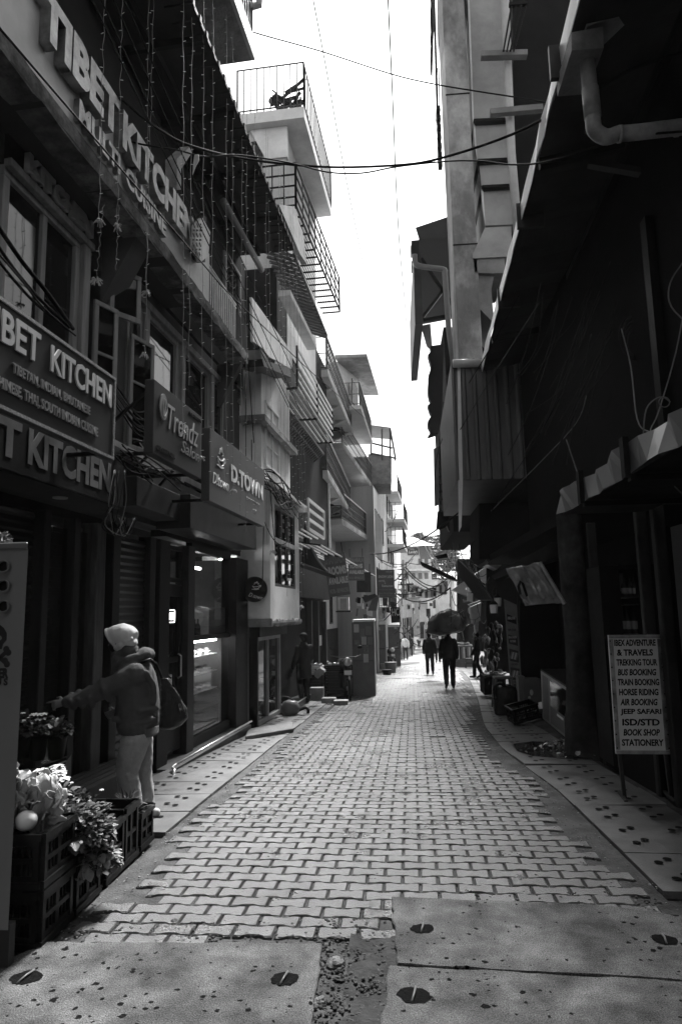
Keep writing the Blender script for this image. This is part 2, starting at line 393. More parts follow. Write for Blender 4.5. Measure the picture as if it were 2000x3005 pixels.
def spotted():
    m = M('spotted cover concrete', .125, .85, .5, 4, 1.0, bscale=140, stain=.25).copy(); m.name = 'cover concrete with drips'
    t = m.node_tree; N = t.nodes; K = t.links; b = N['Principled BSDF']
    src = b.inputs['Base Color'].links[0].from_socket
    tc = N.new('ShaderNodeTexCoord'); vo = N.new('ShaderNodeTexVoronoi'); vo.inputs['Scale'].default_value = 24; vo.inputs['Randomness'].default_value = 1
    nz = N.new('ShaderNodeTexNoise'); nz.inputs['Scale'].default_value = 40; ad = N.new('ShaderNodeVectorMath'); ad.operation = 'MULTIPLY_ADD'
    K.new(tc.outputs['Object'], nz.inputs[0]); K.new(nz.outputs['Color'], ad.inputs[0]); ad.inputs[1].default_value = (.03, .03, .03); K.new(tc.outputs['Object'], ad.inputs[2]); K.new(ad.outputs[0], vo.inputs['Vector'])
    # spot radius differs per cell
    sx = N.new('ShaderNodeSeparateColor'); K.new(vo.outputs['Color'], sx.inputs[0])
    pw = N.new('ShaderNodeMath'); pw.operation = 'POWER'; K.new(sx.outputs[0], pw.inputs[0]); pw.inputs[1].default_value = 2.4
    big = N.new('ShaderNodeTexNoise'); big.inputs['Scale'].default_value = .9; K.new(tc.outputs['Object'], big.inputs[0])
    br = N.new('ShaderNodeMapRange'); br.inputs[1].default_value = .4; br.inputs[2].default_value = .62; br.inputs[3].default_value = .16; br.inputs[4].default_value = .5; K.new(big.outputs[0], br.inputs[0])
    mm = N.new('ShaderNodeMath'); mm.operation = 'MULTIPLY'; K.new(pw.outputs[0], mm.inputs[0]); K.new(br.outputs[0], mm.inputs[1])
    lt = N.new('ShaderNodeMath'); lt.operation = 'SUBTRACT'; K.new(vo.outputs['Distance'], lt.inputs[0]); K.new(mm.outputs[0], lt.inputs[1])
    sm = N.new('ShaderNodeMapRange'); sm.inputs[1].default_value = -.02; sm.inputs[2].default_value = .04; sm.inputs[3].default_value = .04; sm.inputs[4].default_value = 1; K.new(lt.outputs[0], sm.inputs[0])
    mu = N.new('ShaderNodeMath'); mu.operation = 'MULTIPLY'; K.new(src, mu.inputs[0]); K.new(sm.outputs[0], mu.inputs[1]); b.inputs['Specular IOR Level'].default_value = .08
    gn = N.new('ShaderNodeTexNoise'); gn.inputs['Scale'].default_value = 170; gn.inputs['Detail'].default_value = 3; K.new(tc.outputs['Object'], gn.inputs[0])
    gr = N.new('ShaderNodeMapRange'); gr.inputs[1].default_value = .35; gr.inputs[2].default_value = .68; gr.inputs[3].default_value = .55; gr.inputs[4].default_value = 1.7; K.new(gn.outputs[0], gr.inputs[0])
    lb = N.new('ShaderNodeTexNoise'); lb.inputs['Scale'].default_value = 1.6; lb.inputs['Detail'].default_value = 8; lb.inputs['Roughness'].default_value = .7; K.new(tc.outputs['Object'], lb.inputs[0])
    lr = N.new('ShaderNodeMapRange'); lr.inputs[1].default_value = .35; lr.inputs[2].default_value = .65; lr.inputs[3].default_value = .55; lr.inputs[4].default_value = 1.5; K.new(lb.outputs[0], lr.inputs[0])
    m2 = N.new('ShaderNodeMath'); m2.operation = 'MULTIPLY'; K.new(mu.outputs[0], m2.inputs[0]); K.new(gr.outputs[0], m2.inputs[1])
    m3 = N.new('ShaderNodeMath'); m3.operation = 'MULTIPLY'; K.new(m2.outputs[0], m3.inputs[0]); K.new(lr.outputs[0], m3.inputs[1]); K.new(m3.outputs[0], b.inputs['Base Color'])
    return m
COVM = spotted()
cover([(130, 2775), (945, 2778), (905, 3120), (-420, 3120), (-250, 2960)], holes=[(78, 2882, .075), (835, 2887, .07)], seed=2)
cover([(1148, 2640), (1760, 2665), (2130, 2715), (2320, 2905), (1165, 2838)], holes=[(1240, 2737, .065), (1950, 2770, .065)], seed=3)
cover([(1140, 2844), (2330, 2911), (2500, 3150), (1100, 3150)], holes=[(1216, 2935, .075)], seed=4)
# rubble in the open gutter
random.seed(21)
def stone(mb, c, r):
    m_ = 7; n_ = 9; vs = []; o = random.random() * 50
    for i in range(m_ + 1):
        th = math.pi * i / m_
        for k in range(n_):
            a = 2 * math.pi * k / n_; d = Vector((math.sin(th) * math.cos(a), math.sin(th) * math.sin(a), .6 * math.cos(th)))
            vs.append(Vector(c) + d * r * (1 + .5 * mnoise.noise(d * 1.6 + Vector((o, 0, 0)))))
    mb.add(vs, [(i * n_ + k, (i + 1) * n_ + k, (i + 1) * n_ + (k + 1) % n_, i * n_ + (k + 1) % n_) for i in range(m_) for k in range(n_)])
mb = MB()
for _ in range(1600):
    t = random.random(); px = random.uniform(915, 1150) + (1 - t) * 10; py = 2690 + t * 440
    if random.random() < .25: px = random.uniform(200, 1100); py = random.uniform(2700, 2765)
    elif random.random() < .15: px = random.uniform(1150, 1950); py = random.uniform(2625, 2660)
    p = G(px, py); stone(mb, (p.x, p.y, random.uniform(-.016, .0)), random.uniform(.003, .011) * (1.8 if random.random() < .06 else 1))
sheet('gutter_dirt', list(np.linspace(0, 1, 14)), list(np.arange(1.8, 3.75, .05)), -.004, DIRT, .025, lambda t, y: -.27 + .5 * t, 9)
o = mb.build('gutter_rubble', M('rubble', .06, .8, .8, 12, .6, bscale=60)); o['kind'] = 'stuff'; tag(o, 'loose gravel and rubble in the broken gutter between the concrete covers', 'rubble')
for i, (px, py, r, lb) in enumerate([(985, 2825, .055, 'angular broken stone at the top of the open gutter'), (938, 2935, .045, 'pale broken stone beside the left concrete cover')]):
    mb = MB(); p = G(px, py); stone(mb, (p.x, p.y, -.01), r * .8); tag(mb.build('broken_stone', SLABM), lb, 'stone')
# grit along the margins
mb = MB()
for _ in range(1500):
    y = random.uniform(3.6, 17)
    if random.random() < .5: x = edge_x(RL, y) + random.uniform(0, .2)
    else: x = edge_x(RR, y) - random.uniform(0, .32)
    r_ = random.uniform(.002, .006); mb.box((x, y, gz(y) + .001), (r_ * 2, r_ * 2, r_), random.random() * 3)
o = mb.build('grit', M('grit', .2, .7, .6, 12, 0)); o['kind'] = 'stuff'; tag(o, 'fine grit along the cement margins of the paving', 'grit')
# ================================================================ LEFT: the restaurant house
def LU(x, n=0.0, y=1700): return L.U(x, y, n)
def LZ(x, y, n=0.0): return L.px(x, y, n)[1]
def seg(x0, x1, n): return LU(x0, n), LU(x1, n)
houseA = thing('restaurant_house', 'dark three storey house with timber windows and a wide balcony, nearest on the left', 'building', L.p(LU(350), 0, 0))
def win(parent, fr, u0, u1, z0, z1, n, cols=1, rows=1, fm=None, gm=None, fw=.06, fd=.05, name='window', sash=0.0, gback=.03):
    """window frame with its pane as a child"""
    mb = MB(); fm = fm or WOODL; gm = gm or GLD
    mb.fbox(fr, u0, u1, n - fd, n + .012, z0, z0 + fw); mb.fbox(fr, u0, u1, n - fd, n + .012, z1 - fw, z1)
    mb.fbox(fr, u0, u0 + fw, n - fd, n + .01, z0 + fw, z1 - fw); mb.fbox(fr, u1 - fw, u1, n - fd, n + .01, z0 + fw, z1 - fw)
    for i in range(1, cols):
        u = u0 + (u1 - u0) * i / cols; mb.fbox(fr, u - fw * .4, u + fw * .4, n - fd, n + .006, z0 + fw, z1 - fw)
    for j in range(1, rows):
        z = z0 + (z1 - z0) * j / rows; mb.fbox(fr, u0 + fw, u1 - fw, n - fd, n + .003, z - fw * .35, z + fw * .35)
    w_ = bevel(mb.build(name, fm, parent), .004)
    g = MB(); g.fbox(fr, u0 + .01, u1 - .01, n - fd * .6 - .006, n - fd * .6, z0 + .01, z1 - .01); g.build('pane', gm, w_)
    return w_
zs = LZ(402, 820) + .22            # soffit
zs = CAM_H + 1.166 * L.d
nslab = L.d - (zs - CAM_H) / 1.364
z1t = CAM_H + 1.085 * L.d; z1b = CAM_H + .624 * L.d; zg = CAM_H + .32 * L.d
uA0, uA1 = .6, LU(707)
A = lambda mb, *a: mb.fbox(L, *a)
# back walls (set well behind the openings) and solid parts
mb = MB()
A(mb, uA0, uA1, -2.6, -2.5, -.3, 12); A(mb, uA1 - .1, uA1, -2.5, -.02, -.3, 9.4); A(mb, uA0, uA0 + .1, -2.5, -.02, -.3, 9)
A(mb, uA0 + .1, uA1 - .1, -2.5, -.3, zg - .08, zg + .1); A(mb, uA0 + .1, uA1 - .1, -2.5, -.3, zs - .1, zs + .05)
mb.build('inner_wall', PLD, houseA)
mb = MB(); A(mb, -15, uA0 - .01, -2.6, -.01, -.3, 12); mb.build('unseen_near_wall', PLD, houseA)  # unseen house front behind the camera, added to darken the foreground
# first floor front wall: pieces around the openings
mb = MB()
A(mb, uA0, uA1, -.28, 0, zg, z1b - .35)                        # under the sills
A(mb, uA0, uA1, -.28, -.01, z1t, zs)                           # band above the windows
for a, b in ((LU(288), LU(350)), (LU(655), uA1 - .1)): A(mb, a, b, -.28, 0, z1b - .35, z1t)
mb.build('wall', M('first floor wall', .07, .85, .2, 2, .25, stain=.35), houseA)
# windows on the first floor
for a, b, c, r, z0 in ((-60, 198, 2, 1, z1b - .35), (200, 232, 1, 2, z1b - .3), (268, 288, 1, 1, z1b), (352, 398, 1, 3, z1b - .3), (402, 512, 1, 1, z1b - .3), (514, 608, 1, 1, z1b - .3), (612, 652, 1, 2, z1b - .3)):
    if a == 268: continue
    win(houseA, L, LU(a), LU(b), z0, z1t, 0, c, r, WOODL, GLD, .085 if b - a > 60 else .05)
for x in (207, 405, 520, 612):                                  # heavy timber posts
    mb = MB(); u = LU(x); A(mb, u - .05, u + .06, -.04, .05, z1b - .35, z1t + .03); bevel(mb.build('window_post', WOODL, houseA), .006)
mb = MB(); A(mb, LU(-60), LU(225), .0, .07, z1t - .02, z1t + .05); A(mb, LU(350), LU(655), .0, .06, z1t - .02, z1t + .07); bevel(mb.build('lintel_trim', WOODL, houseA), .006)
mb = MB(); A(mb, LU(195), LU(370), .0, .16, z1b - .37, z1b - .31); A(mb, LU(350), LU(440), .0, .12, z1b - .40, z1b - .345); mb.build('window_sill', OFFW, houseA)
# casements swung out into the street
def casement(x, ztop, zbot, wd, ang, label=None):
    u = LU(x); o = L.p(u, .03, 0); d = L.u * math.cos(ang) + L.n * math.sin(ang); nn = d.cross(ZV)
    mb = MB(); t = nn * .035
    def q(a, b, c, e): mb.slab([o + d * a + ZV * c, o + d * b + ZV * c, o + d * b + ZV * e, o + d * a + ZV * e], t)
    q(0, wd, ztop - .05, ztop); q(0, wd, zbot, zbot + .06); q(0, .05, zbot + .06, ztop - .05); q(wd - .05, wd, zbot + .06, ztop - .05)
    if ztop - zbot > .6: q(.05, wd - .05, (ztop + zbot) / 2 + .1, (ztop + zbot) / 2 + .13)
    c = bevel(mb.build('casement', WOODL, houseA), .004)
    g = MB(); g.slab([o + d * .045 + nn * .015 + ZV * (zbot + .05), o + d * (wd - .045) + nn * .015 + ZV * (zbot + .05), o + d * (wd - .045) + nn * .015 + ZV * (ztop - .045), o + d * .045 + nn * .015 + ZV * (ztop - .045)], nn * .005)
    g.build('pane', GLD, c)
casement(236, z1t - .48, z1b - .25, .3, R(20)); casement(284, z1t + .03, z1t - .5, .36, R(32)); casement(352, z1t - .5, z1b - .28, .4, R(14))
# band with the KITCHEN letters above the first window
mb = MB(); A(mb, LU(-60), LU(222), .0, .035, z1t + .055, zs - .01); band = mb.build('name_band', M('dark sign band', .035, .5, .2, 3, .1), houseA)
zk0, zk1 = z1t + .07, zs - .03
text('KITCHEN', L.p(LU(-8), .04, zk0), L.u, ZV, LU(212) - LU(-8), zk1 - zk0, .05, M('cut letter grey', .45, .5, .15, 5, .05), band, .06)
# balcony slab, board and railing
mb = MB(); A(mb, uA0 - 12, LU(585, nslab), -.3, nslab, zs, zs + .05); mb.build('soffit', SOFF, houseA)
def ragged(parent, name, mat, fr, u0, u1, n0, n1, z0, z1, amp=.02, st=.12, seed=3):
    rr = random.Random(seed); k = int((u1 - u0) / st) + 1; vs = []; 
    for i in range(k + 1):
        u = u0 + (u1 - u0) * i / k; a = rr.uniform(-amp, amp) * .6; b = rr.uniform(-amp, amp); c = rr.uniform(0, amp)
        vs += [fr.p(u, n0, z0 + a), fr.p(u, n1 - c * .5, z0 + a), fr.p(u, n1 + c * .2, (z0 + z1) / 2), fr.p(u, n1 - c * .2, z1 + b), fr.p(u, n0, z1 + b)]
    mb = MB(); mb.add(vs, [(i * 5 + j, i * 5 + (j + 1) % 5, (i + 1) * 5 + (j + 1) % 5, (i + 1) * 5 + j) for i in range(k) for j in range(5)] + [(0, 1, 2, 3, 4), tuple(k * 5 + j for j in range(5))[::-1]])
    return mb.build(name, mat, parent)
zb0 = CAM_H + 1.412 * (L.d - nslab); zb1 = CAM_H + 1.655 * (L.d - nslab)
ragged(houseA, 'slab_edge', EDGE, L, uA0 - 1.5, LU(728, nslab), nslab - .25, nslab + .004, zs - .008, zb0 + .01)
bo = MB(); A(bo, uA0 - 1.5, LU(606, nslab), nslab - .06, nslab, zb0 + .01, zb1); board = bo.build('name_board', M('board paint', .5, .45, .12, 2, .05, stain=.25), houseA)
LETM = M('tarnished metal letter', .27, .4, .5, 9, .3, metal=.75, bscale=14)
nb = nslab + .004
def lt(s, x0, x1, f0, f1, ext, bold):
    zz = zb0 + (zb1 - zb0) * f0; text(s, L.p(LU(x0, nslab, 400), nb, zz), L.u, ZV, LU(x1, nslab, 400) - LU(x0, nslab, 400), (zb1 - zb0) * (f1 - f0), ext, LETM, board, bold, name='letters')
lt('TIBET', 70, 322, .42, 1.0, .09, .05); lt('KITCHEN', 333, 552, .42, .98, .09, .05)
lt('MULTI', 212, 340, .05, .34, .05, .04); lt('CUISINE', 358, 480, .05, .34, .05, .04)
# balcony railing
mb = MB(); ua, ub = LU(608, nslab, 700), LU(698, nslab, 800); zr = CAM_H + 1.614 * (L.d - nslab)
rl = MB()
for dz in (0, -.05): rl.tube([L.p(ua, nslab - .03, zr + dz), L.p(ub, nslab - .03, zr + dz)], .014, 6)
rail = rl.build('hand_rail', GALV, houseA, True)
k = 15
for i in range(k):
    u = ua + (ub - ua) * (i + .5) / k; mb = MB(); mb.box((0, 0, 0), (.045, .012, zr - zb0 - .05), M=Matrix.Translation(L.p(u, nslab - .03, (zr + zb0) / 2 - .02)) @ Matrix.Rotation(math.atan2(L.u.y, L.u.x), 4, 'Z'))
    mb.build('baluster', OFFW, rail)
mb = MB(); A(mb, LU(698, nslab, 800), LU(730, nslab, 850), nslab - .2, nslab - .02, zb0, zr - .1); mb.build('end_post', PLD, houseA)
# sloping brackets under the soffit
for x in (300, 640):
    u = LU(x, 0, 700); mb = MB(); h = .55
    mb.slab([L.p(u, 0, zs), L.p(u, nslab - .1, zs), L.p(u, .02, zs - h * 1.2), L.p(u, 0, zs - h * 1.2)], L.u * (.3 if x == 300 else .12)); mb.build('bracket', M('bracket concrete', .07, .85, .2, 3, .2), houseA)
# hexagon plaque beside the railing
t_ = thing('street_plaque', 'leaning six sided lattice light box hung at the end of the name board', 'light box', L.P(575, 700, nslab + .15))
pts = [L.P(x, y, nslab + .12) for x, y in ((582, 640), (606, 682), (600, 752), (578, 770), (560, 720), (563, 662))]
mb = MB(); mb.slab(pts, L.n * .05); mb.build('panel', OFFW, t_)
mb = MB(); pb = [L.P(x, y, nslab + .01) for x, y in ((576, 634), (584, 641), (579, 772), (566, 762), (545, 718), (549, 665))]; mb.slab(pb, L.n * .1); mb.build('housing', BLK, t_)
mb = MB()
for i in range(3):
    for j in range(7):
        a = L.P(570 + i * 10 - j * .6, 662 + j * 14, nslab + .18); mb.box((0, 0, 0), (.008, .05, .02), M=Matrix.Translation(a) @ Matrix.Rotation(math.atan2(L.n.y, L.n.x), 4, 'Z') @ Matrix.Rotation(.5 if j % 2 else -.4, 4, 'X'))
mb.build('lattice', BLAKP, t_)
# ------------------------------------------------ ground floor
STONE = M('split stone cladding', .03, .6, .5, 6, .5)
def stonewall(name, u0, u1, n, z0, z1, parent, seed=1):
    rr = random.Random(seed); mb = MB(); z = z0
    while z < z1:
        h = rr.uniform(.035, .07); u = u0
        while u < u1:
            l_ = rr.uniform(.12, .35); e = min(u + l_, u1); A(mb, u + .002, e - .002, n - .03, n + rr.uniform(-.012, .012), z, min(z + h - .003, z1)); u += l_
        z += h
    return mb.build(name, STONE, parent)
zt0 = CAM_H + .26 * L.d
stonewall('stone_cladding', LU(122), LU(262), -.08, -.05, zt0, houseA)
def slats(name, u0, u1, n, z0, z1, pitch, mat, parent, depth=.02):
    mb = MB(); z = z0; k = 0
    while z < z1 - pitch * .5:
        a = [L.p(u0, n, z), L.p(u1, n, z), L.p(u1, n + depth, z + pitch * .35), L.p(u0, n + depth, z + pitch * .35), L.p(u0, n + depth * .3, z + pitch), L.p(u1, n + depth * .3, z + pitch)]
        mb.add(a, [(0, 1, 2, 3), (3, 2, 5, 4)]); z += pitch
    return mb.build(name, mat, parent, fix=False)
SHUT = M('roller shutter steel', .03, .42, .25, 3, .1, metal=.2, stain=.3)
slats('roller_shutter', LU(338), LU(432), -.03, -.1, zt0, .075, SHUT, houseA)
slats('slatted_door', LU(-60), LU(112), -.05, -.1, zt0, .06, DRKW, houseA)
for a, b, m_, n0, n1 in ((106, 126, DRKW, -.1, .06), (203, 222, DRKW, -.08, .04), (262, 290, M('peeling post', .05, .7, .5, 6, .4, stretch=(4, 4, .6)), -.1, .07), (318, 340, BLK, -.1, .05), (428, 445, DRKW, -.1, .05), (455, 486, DRKW, -.1, .06), (536, 556, M('shopfront post', .025, .45, .3, 5, .2), -.1, .08), (672, 707, BLK, -.12, .12)):
    mb = MB(); A(mb, LU(a), LU(b), n0, n1, -.25, zt0 + .05); bevel(mb.build('door_post', m_, houseA), .008)
for a, b in ((126, 203), (222, 262)):
    mb = MB(); A(mb, LU(a), LU(b), -.035, -.03, .05, zt0 - .05); mb.build('shop_pane', GLC, houseA)
mb = MB(); A(mb, LU(291), LU(317), -.5, -.4, -.1, zt0); A(mb, LU(446), LU(454), -.1, -.02, -.1, zt0); mb.build('recess_panel', PLD, houseA)
# glazed door with transom
dr = MB(); u0, u1 = LU(488), LU(534); A(dr, u0, u1, -.05, .01, .0, .55); A(dr, u0, u1, -.05, .01, 1.85, 2.0)
A(dr, u0, u0 + .09, -.05, .008, .55, 1.85); A(dr, u1 - .09, u1, -.05, .008, .55, 1.85); A(dr, u0 + .09, u1 - .09, -.05, .006, 1.05, 1.12)
door = bevel(dr.build('shop_door', DRKW, houseA), .006)
mb = MB(); A(mb, u0 + .09, u1 - .09, -.03, -.022, .55, 1.85); mb.build('pane', GLD, door)
mb = MB(); mb.tube([L.p(u1 - .14, .02, .85), L.p(u1 - .14, .06, .88), L.p(u1 - .14, .06, 1.12), L.p(u1 - .14, .02, 1.15)], .011, 8); mb.build('handle', GALV, door, True)
win(houseA, L, u0, u1, 2.03, zt0 + .02, 0, 1, 1, DRKW, GLC, .05, name='transom')
# OPEN light
op = thing('open_sign', 'small lit OPEN sign hanging in the dark door of the cake shop', 'sign', L.P(499, 1850, .03))
NEON = emis('neon white', 1.0)
mb = MB(); ua, za = L.px(487, 1830, .03); ub, zb = L.px(511, 1795, .03); zb = za + .17; ub = ua + .28; A(mb, ua, ub, .012, .02, za, zb); mb.build('panel', BLAKP, op)
mb = MB(); q = [(ua + .02, za + .012), (ub - .02, za + .012), (ub - .01, za + .03), (ub - .01, zb - .03), (ub - .02, zb - .012), (ua + .02, zb - .012), (ua + .01, zb - .03), (ua + .01, za + .03), (ua + .02, za + .012)]
mb.tube([L.p(u, .03, z) for u, z in q], .004, 6); mb.build('border_tube', NEON, op)
text('OPEN', L.p(ua + .035, .024, za + .04), L.u, ZV, ub - ua - .07, zb - za - .08, .006, NEON, op, .0)
# display window and what is behind it
u0, u1 = LU(556), LU(672)
zw0, zw1 = .02, CAM_H + .265 * L.d
mb = MB(); A(mb, u0, u1, -.06, .03, zw1, zw1 + .1); A(mb, u0, u1, -.06, .03, -.12, zw0 + .03); zm = LZ(600, 1870); A(mb, u0, u1, -.05, .03, zm - .035, zm + .035)
bevel(mb.build('display_window', BLK, houseA), .005)
mb = MB(); A(mb, u0, u1, -.01, -.004, zw0 + .03, zm - .035); A(mb, u0, u1, -.01, -.004, zm + .035, zw1); mb.build('shop_pane', GLC, houseA)
mb = MB(); A(mb, LU(480), u1 + .1, -1.6, -1.55, 0, zw1); A(mb, u1 + .06, u1 + .1, -1.55, -.13, 0, zw1); A(mb, LU(486), u1, -1.55, -.13, -.12, -.02); mb.build('shop_interior', M('shop inside', .22, .8, .3, 3, .1), houseA)
case = thing('cake_counter', 'lit glass cake counter behind the big shop window', 'counter', L.p(u0 + .5, -.8, 0))
mb = MB(); A(mb, u0 + .05, u1 - .2, -.62, -.09, 0, .32); A(mb, u0 + .05, u1 - .2, -.62, -.57, .32, 1.28); A(mb, u0 + .05, u1 - .2, -.62, -.09, 1.28, 1.33); mb.build('body', GRYD, case)
for z in (.55, .8, 1.04):
    mb = MB(); A(mb, u0 + .07, u1 - .25, -.56, -.1, z, z + .015); mb.build('shelf', WHT, case)
mb = MB(); A(mb, u0 + .1, u1 - .25, -.15, -.12, 1.24, 1.27); mb.build('strip_light', emis('counter lamp', 28), case)
sl2 = MB(); A(sl2, u0 + .1, u0 + .9, -.2, -.17, zw1 - .2, zw1 - .17); tag(sl2.build('fill_tube_light', emis('fill tube lamp', 10)), 'small tube light added as fill at the top inside the cake shop window', 'lamp')  # extra lamp added to brighten the goods behind the pane
rr = random.Random(4)
for z in (.57, .82, 1.06):
    for i in range(9):
        u = u0 + .15 + i * (u1 - u0 - .5) / 9; mb = MB()
        if i % 2: A(mb, u, u + .14, -.28, -.12, z, z + .04); k_ = 'cake_tray'; m_ = WHT
        else: mb.lathe(L.p(u + .06, -.22, z), [(.05, 0), (.055, .05), (.03, .075), (.005, .08)], 10); k_ = 'cake'; m_ = GRY
        o = mb.build(k_, m_); tag(o, ('white pastry tray' if i % 2 else 'small round cake') + ', %s from the left on the %s shelf of the cake counter' % (('first', 'second', 'third', 'fourth', 'fifth')[i // 2], {.57: 'lowest', .82: 'middle', 1.06: 'upper'}[z]), 'tray' if i % 2 else 'cake', 'pastries in the cake counter')
mb = MB(); A(mb, u0 + .02, u1 - .1, -.9, -.12, zm - .02, zm); mb.build('display_shelf', DRKW, houseA)
for i in range(4):
    for j in range(3):
        if i == 3 and j == 2: continue
        mb = MB(); ua = u0 + .95 + i * .26; A(mb, ua, ua + .25, -.28, -.06, zm + j * .14, zm + .135 + j * .14)
        o = bevel(mb.build('cake_box', M('card grey', .3, .7, .1, 4, .05)), .004); tag(o, 'pale cardboard cake box, %s row, %s from the left in the shop window' % (('bottom', 'middle', 'top')[j], ('first', 'second', 'third', 'fourth')[i]), 'box', 'cake boxes stacked in the shop window')
for i in range(6):
    mb = MB(); p = L.p(u0 + .12 + i * .13, -.16, zm); mb.lathe(p, [(.035, 0), (.037, .15), (.013, .2), (.013, .25)], 10); tag(mb.build('bottle', GLD, None, True), 'dark bottle, %s from the left, beside the cake boxes in the shop window' % ('first', 'second', 'third', 'fourth', 'fifth', 'sixth')[i], 'bottle', 'bottles in the cake shop window')
lp = thing('shop_lamp', 'bare glowing bulb inside the cake shop window', 'lamp', L.P(648, 1642, -.2))
mb = MB(); mb.ell(L.P(648, 1642, -.2), .03); mb.build('bulb', emis('bulb', 30), lp, True)
mb = MB(); mb.tube(sag(L.P(648, 1640, -.2), L.P(600, 1600, -.2), .05), .004, 5); mb.build('wire', CABLEG, lp)
mb = MB(); A(mb, LU(486), LU(707) - .02, -.2, -.005, zw1 + .102, zg + .2); mb.build('head_panel', BLK, houseA)
# step with metal nosing, pipe
st = MB(); un0, un1 = LU(508, .25, 2260), LU(732, .25, 2120); A(st, un0, un1 + .05, -.1, .26, -.4, -.1 + .02); st.build('step', M('dark step', .07, .6, .3, 4, .3), houseA)
mb = MB(); mb.tube([L.p(un0, .285, .0 - .02), L.p(un1, .285, -.02)], .014, 8); mb.tube(smoothpath([L.p(un0, .285, -.02), L.p(un0 - .12, .29, -.03), L.p(un0 - .24, .36, -.03), L.p(un0 - .32, .38, -.1)]), .014, 8); pp_ = mb.build('water_pipe', GALV, None, True); tag(pp_, 'thin bright pipe running along the shop step and bent at its near end', 'pipe')
# low dark bench/platform behind the crates
bn = thing('wooden_platform', 'low dark plank platform in front of the stone clad wall', 'platform', L.p(LU(250), .3, 0))
mb = MB()
for i in range(5): A(mb, LU(20), LU(345), .02 + i * .08, .092 + i * .08, .2, .24)
mb.build('top', BLK, bn)
mb = MB(); A(mb, LU(20), LU(345), .03, .38, -.1, .2); mb.build('base', BLK, bn)
# shop name awnings (boxes) above the ground floor
na = L.d - (zg - CAM_H) / .345 if False else .38
zaw = CAM_H + .345 * (L.d - na)
aw = thing('painted_awning_box', 'dark fascia box lettered T KITCHEN under the large restaurant signboard', 'fascia', L.p(LU(200), na, zaw))
mb = MB(); A(mb, uA0, LU(352, na), 0.005, na, zaw, zaw + .015); A(mb, uA0, LU(352, na), na - .02, na + .01, zaw + .015, zaw + .46); A(mb, LU(352, na) - .02, LU(352, na), .005, na - .02, zaw + .015, zaw + .46); mb.build('panel', M('fascia grey', .03, .5, .25, 3, .1, stain=.3), aw)
ra = (LU(-250, na), LU(342, na))
text('TIBET', L.p(LU(-320, na), na + .012, zaw + .1), L.u, ZV, LU(38, na) - LU(-320, na), .27, .004, M('faded letter', .17, .6, .3, 7, .1), aw, .04)
text('KITCHEN', L.p(LU(60, na), na + .012, zaw + .1), L.u, ZV, LU(312, na) - LU(60, na), .27, .004, MT['faded letter'], aw, .04)
mb = MB(); c = L.P(178, 1437, na * .5); c = L.p((c - L.o).dot(L.u), na * .5, zaw - .004); mb.lathe(c, [(.06, 0), (.06, -.01), (.045, -.012)], 16); mb.build('downlight', GALV, aw)
for a, b, dz, lb in ((395, 535, .0, 'plain dark shutter box between the restaurant and cake shop signs'), (556, 752, -.01, 'long grey shutter box above the cake shop window')):
    n_ = .3 if a == 395 else .42; zz = CAM_H + (.372 if a == 395 else .356) * (L.d - n_)
    mb = MB(); A(mb, LU(a, n_), LU(b, n_), .0, n_, zz, zz + .3 + .1 * (a != 395)); o = bevel(mb.build('shutter_box', M('shutter box paint', .05, .5, .25, 3, .1, stain=.4)), .006); tag(o, lb, 'shutter box')
# hanging tin signs
def board_sign(name, label, n, x0, x1, rb, rt, thick, mat, lines, lmat, rim=None, legs=True, ext=.004, y=1300):
    """x0..x1: pixel columns of the face; rb, rt: bottom/top slope ratios from the vanishing point"""
    d = L.d - n; z0 = CAM_H + rb * d; z1 = CAM_H + rt * d; ua = L.U(x0, y, n); ub = L.U(x1, y, n)
    s = thing(name, label, 'sign', L.p((ua + ub) / 2, n, z0))
    mb = MB(); mb.fbox(L, ua, ub, n - thick, n, z0, z1); p = bevel(mb.build('panel', mat, s), .005)
    if rim:
        mb = MB(); w_ = .022
        mb.fbox(L, ua, ub, n, n + .012, z0, z0 + w_); mb.fbox(L, ua, ub, n, n + .012, z1 - w_, z1); mb.fbox(L, ua, ua + w_, n, n + .0115, z0 + w_, z1 - w_); mb.fbox(L, ub - w_, ub, n, n + .0115, z0 + w_, z1 - w_); mb.build('rim', rim, s)
    if legs:
        for u in (ua + .12, ub - .12):
            mb = MB(); mb.bar(L.p(u, n - thick, z0 + .03), L.p(u, .03, z0 + .03), .03); mb.bar(L.p(u, n - thick, z1 - .05), L.p(u, .03, z0 + .1), .025); mb.build('bracket', BLK, s)
    W = ub - ua; H_ = z1 - z0
    for l in lines:
        st_, xa, xb, ya, yb = l[:5]; fa = (L.U(xa, y, n) - ua) / W; fb = (L.U(xb, y, n) - ua) / W
        text(st_, L.p(ua + fa * W, n + .002, z0 + ya * H_), L.u, ZV, (fb - fa) * W, (yb - ya) * H_, ext, l[7] if len(l) > 7 else lmat, s, l[5] if len(l) > 5 else .01, l[6] if len(l) > 6 else 0)
    return s, ua, ub, z0, z1
LET = M('sign letter pale', .5, .4, .1, 6, .05); LETD = M('sign letter dull', .2, .4, .2, 6, .05)
SB = M('signboard grey', .05, .35, .2, 1.5, .04)
board_sign('restaurant_sign', 'large framed signboard reading BET KITCHEN with three lines of cuisines, top left of the street', .72, -150, 333, .488, .753, .05, SB,
    [('TIBET', -96, 102, .60, .9, .02, 0), ('KITCHEN', 136, 320, .60, .88, .02, 0), ('TIBETAN, INDIAN, BHUTANESE', 22, 258, .36, .47, .02, 0, LETD), ('CHINESE, THAI, SOUTH INDIAN CUISINE', -34, 283, .16, .28, .02, 0, LETD)], LET, M('pattern rim', .2, .5, .6, 60, .3), ext=.012)
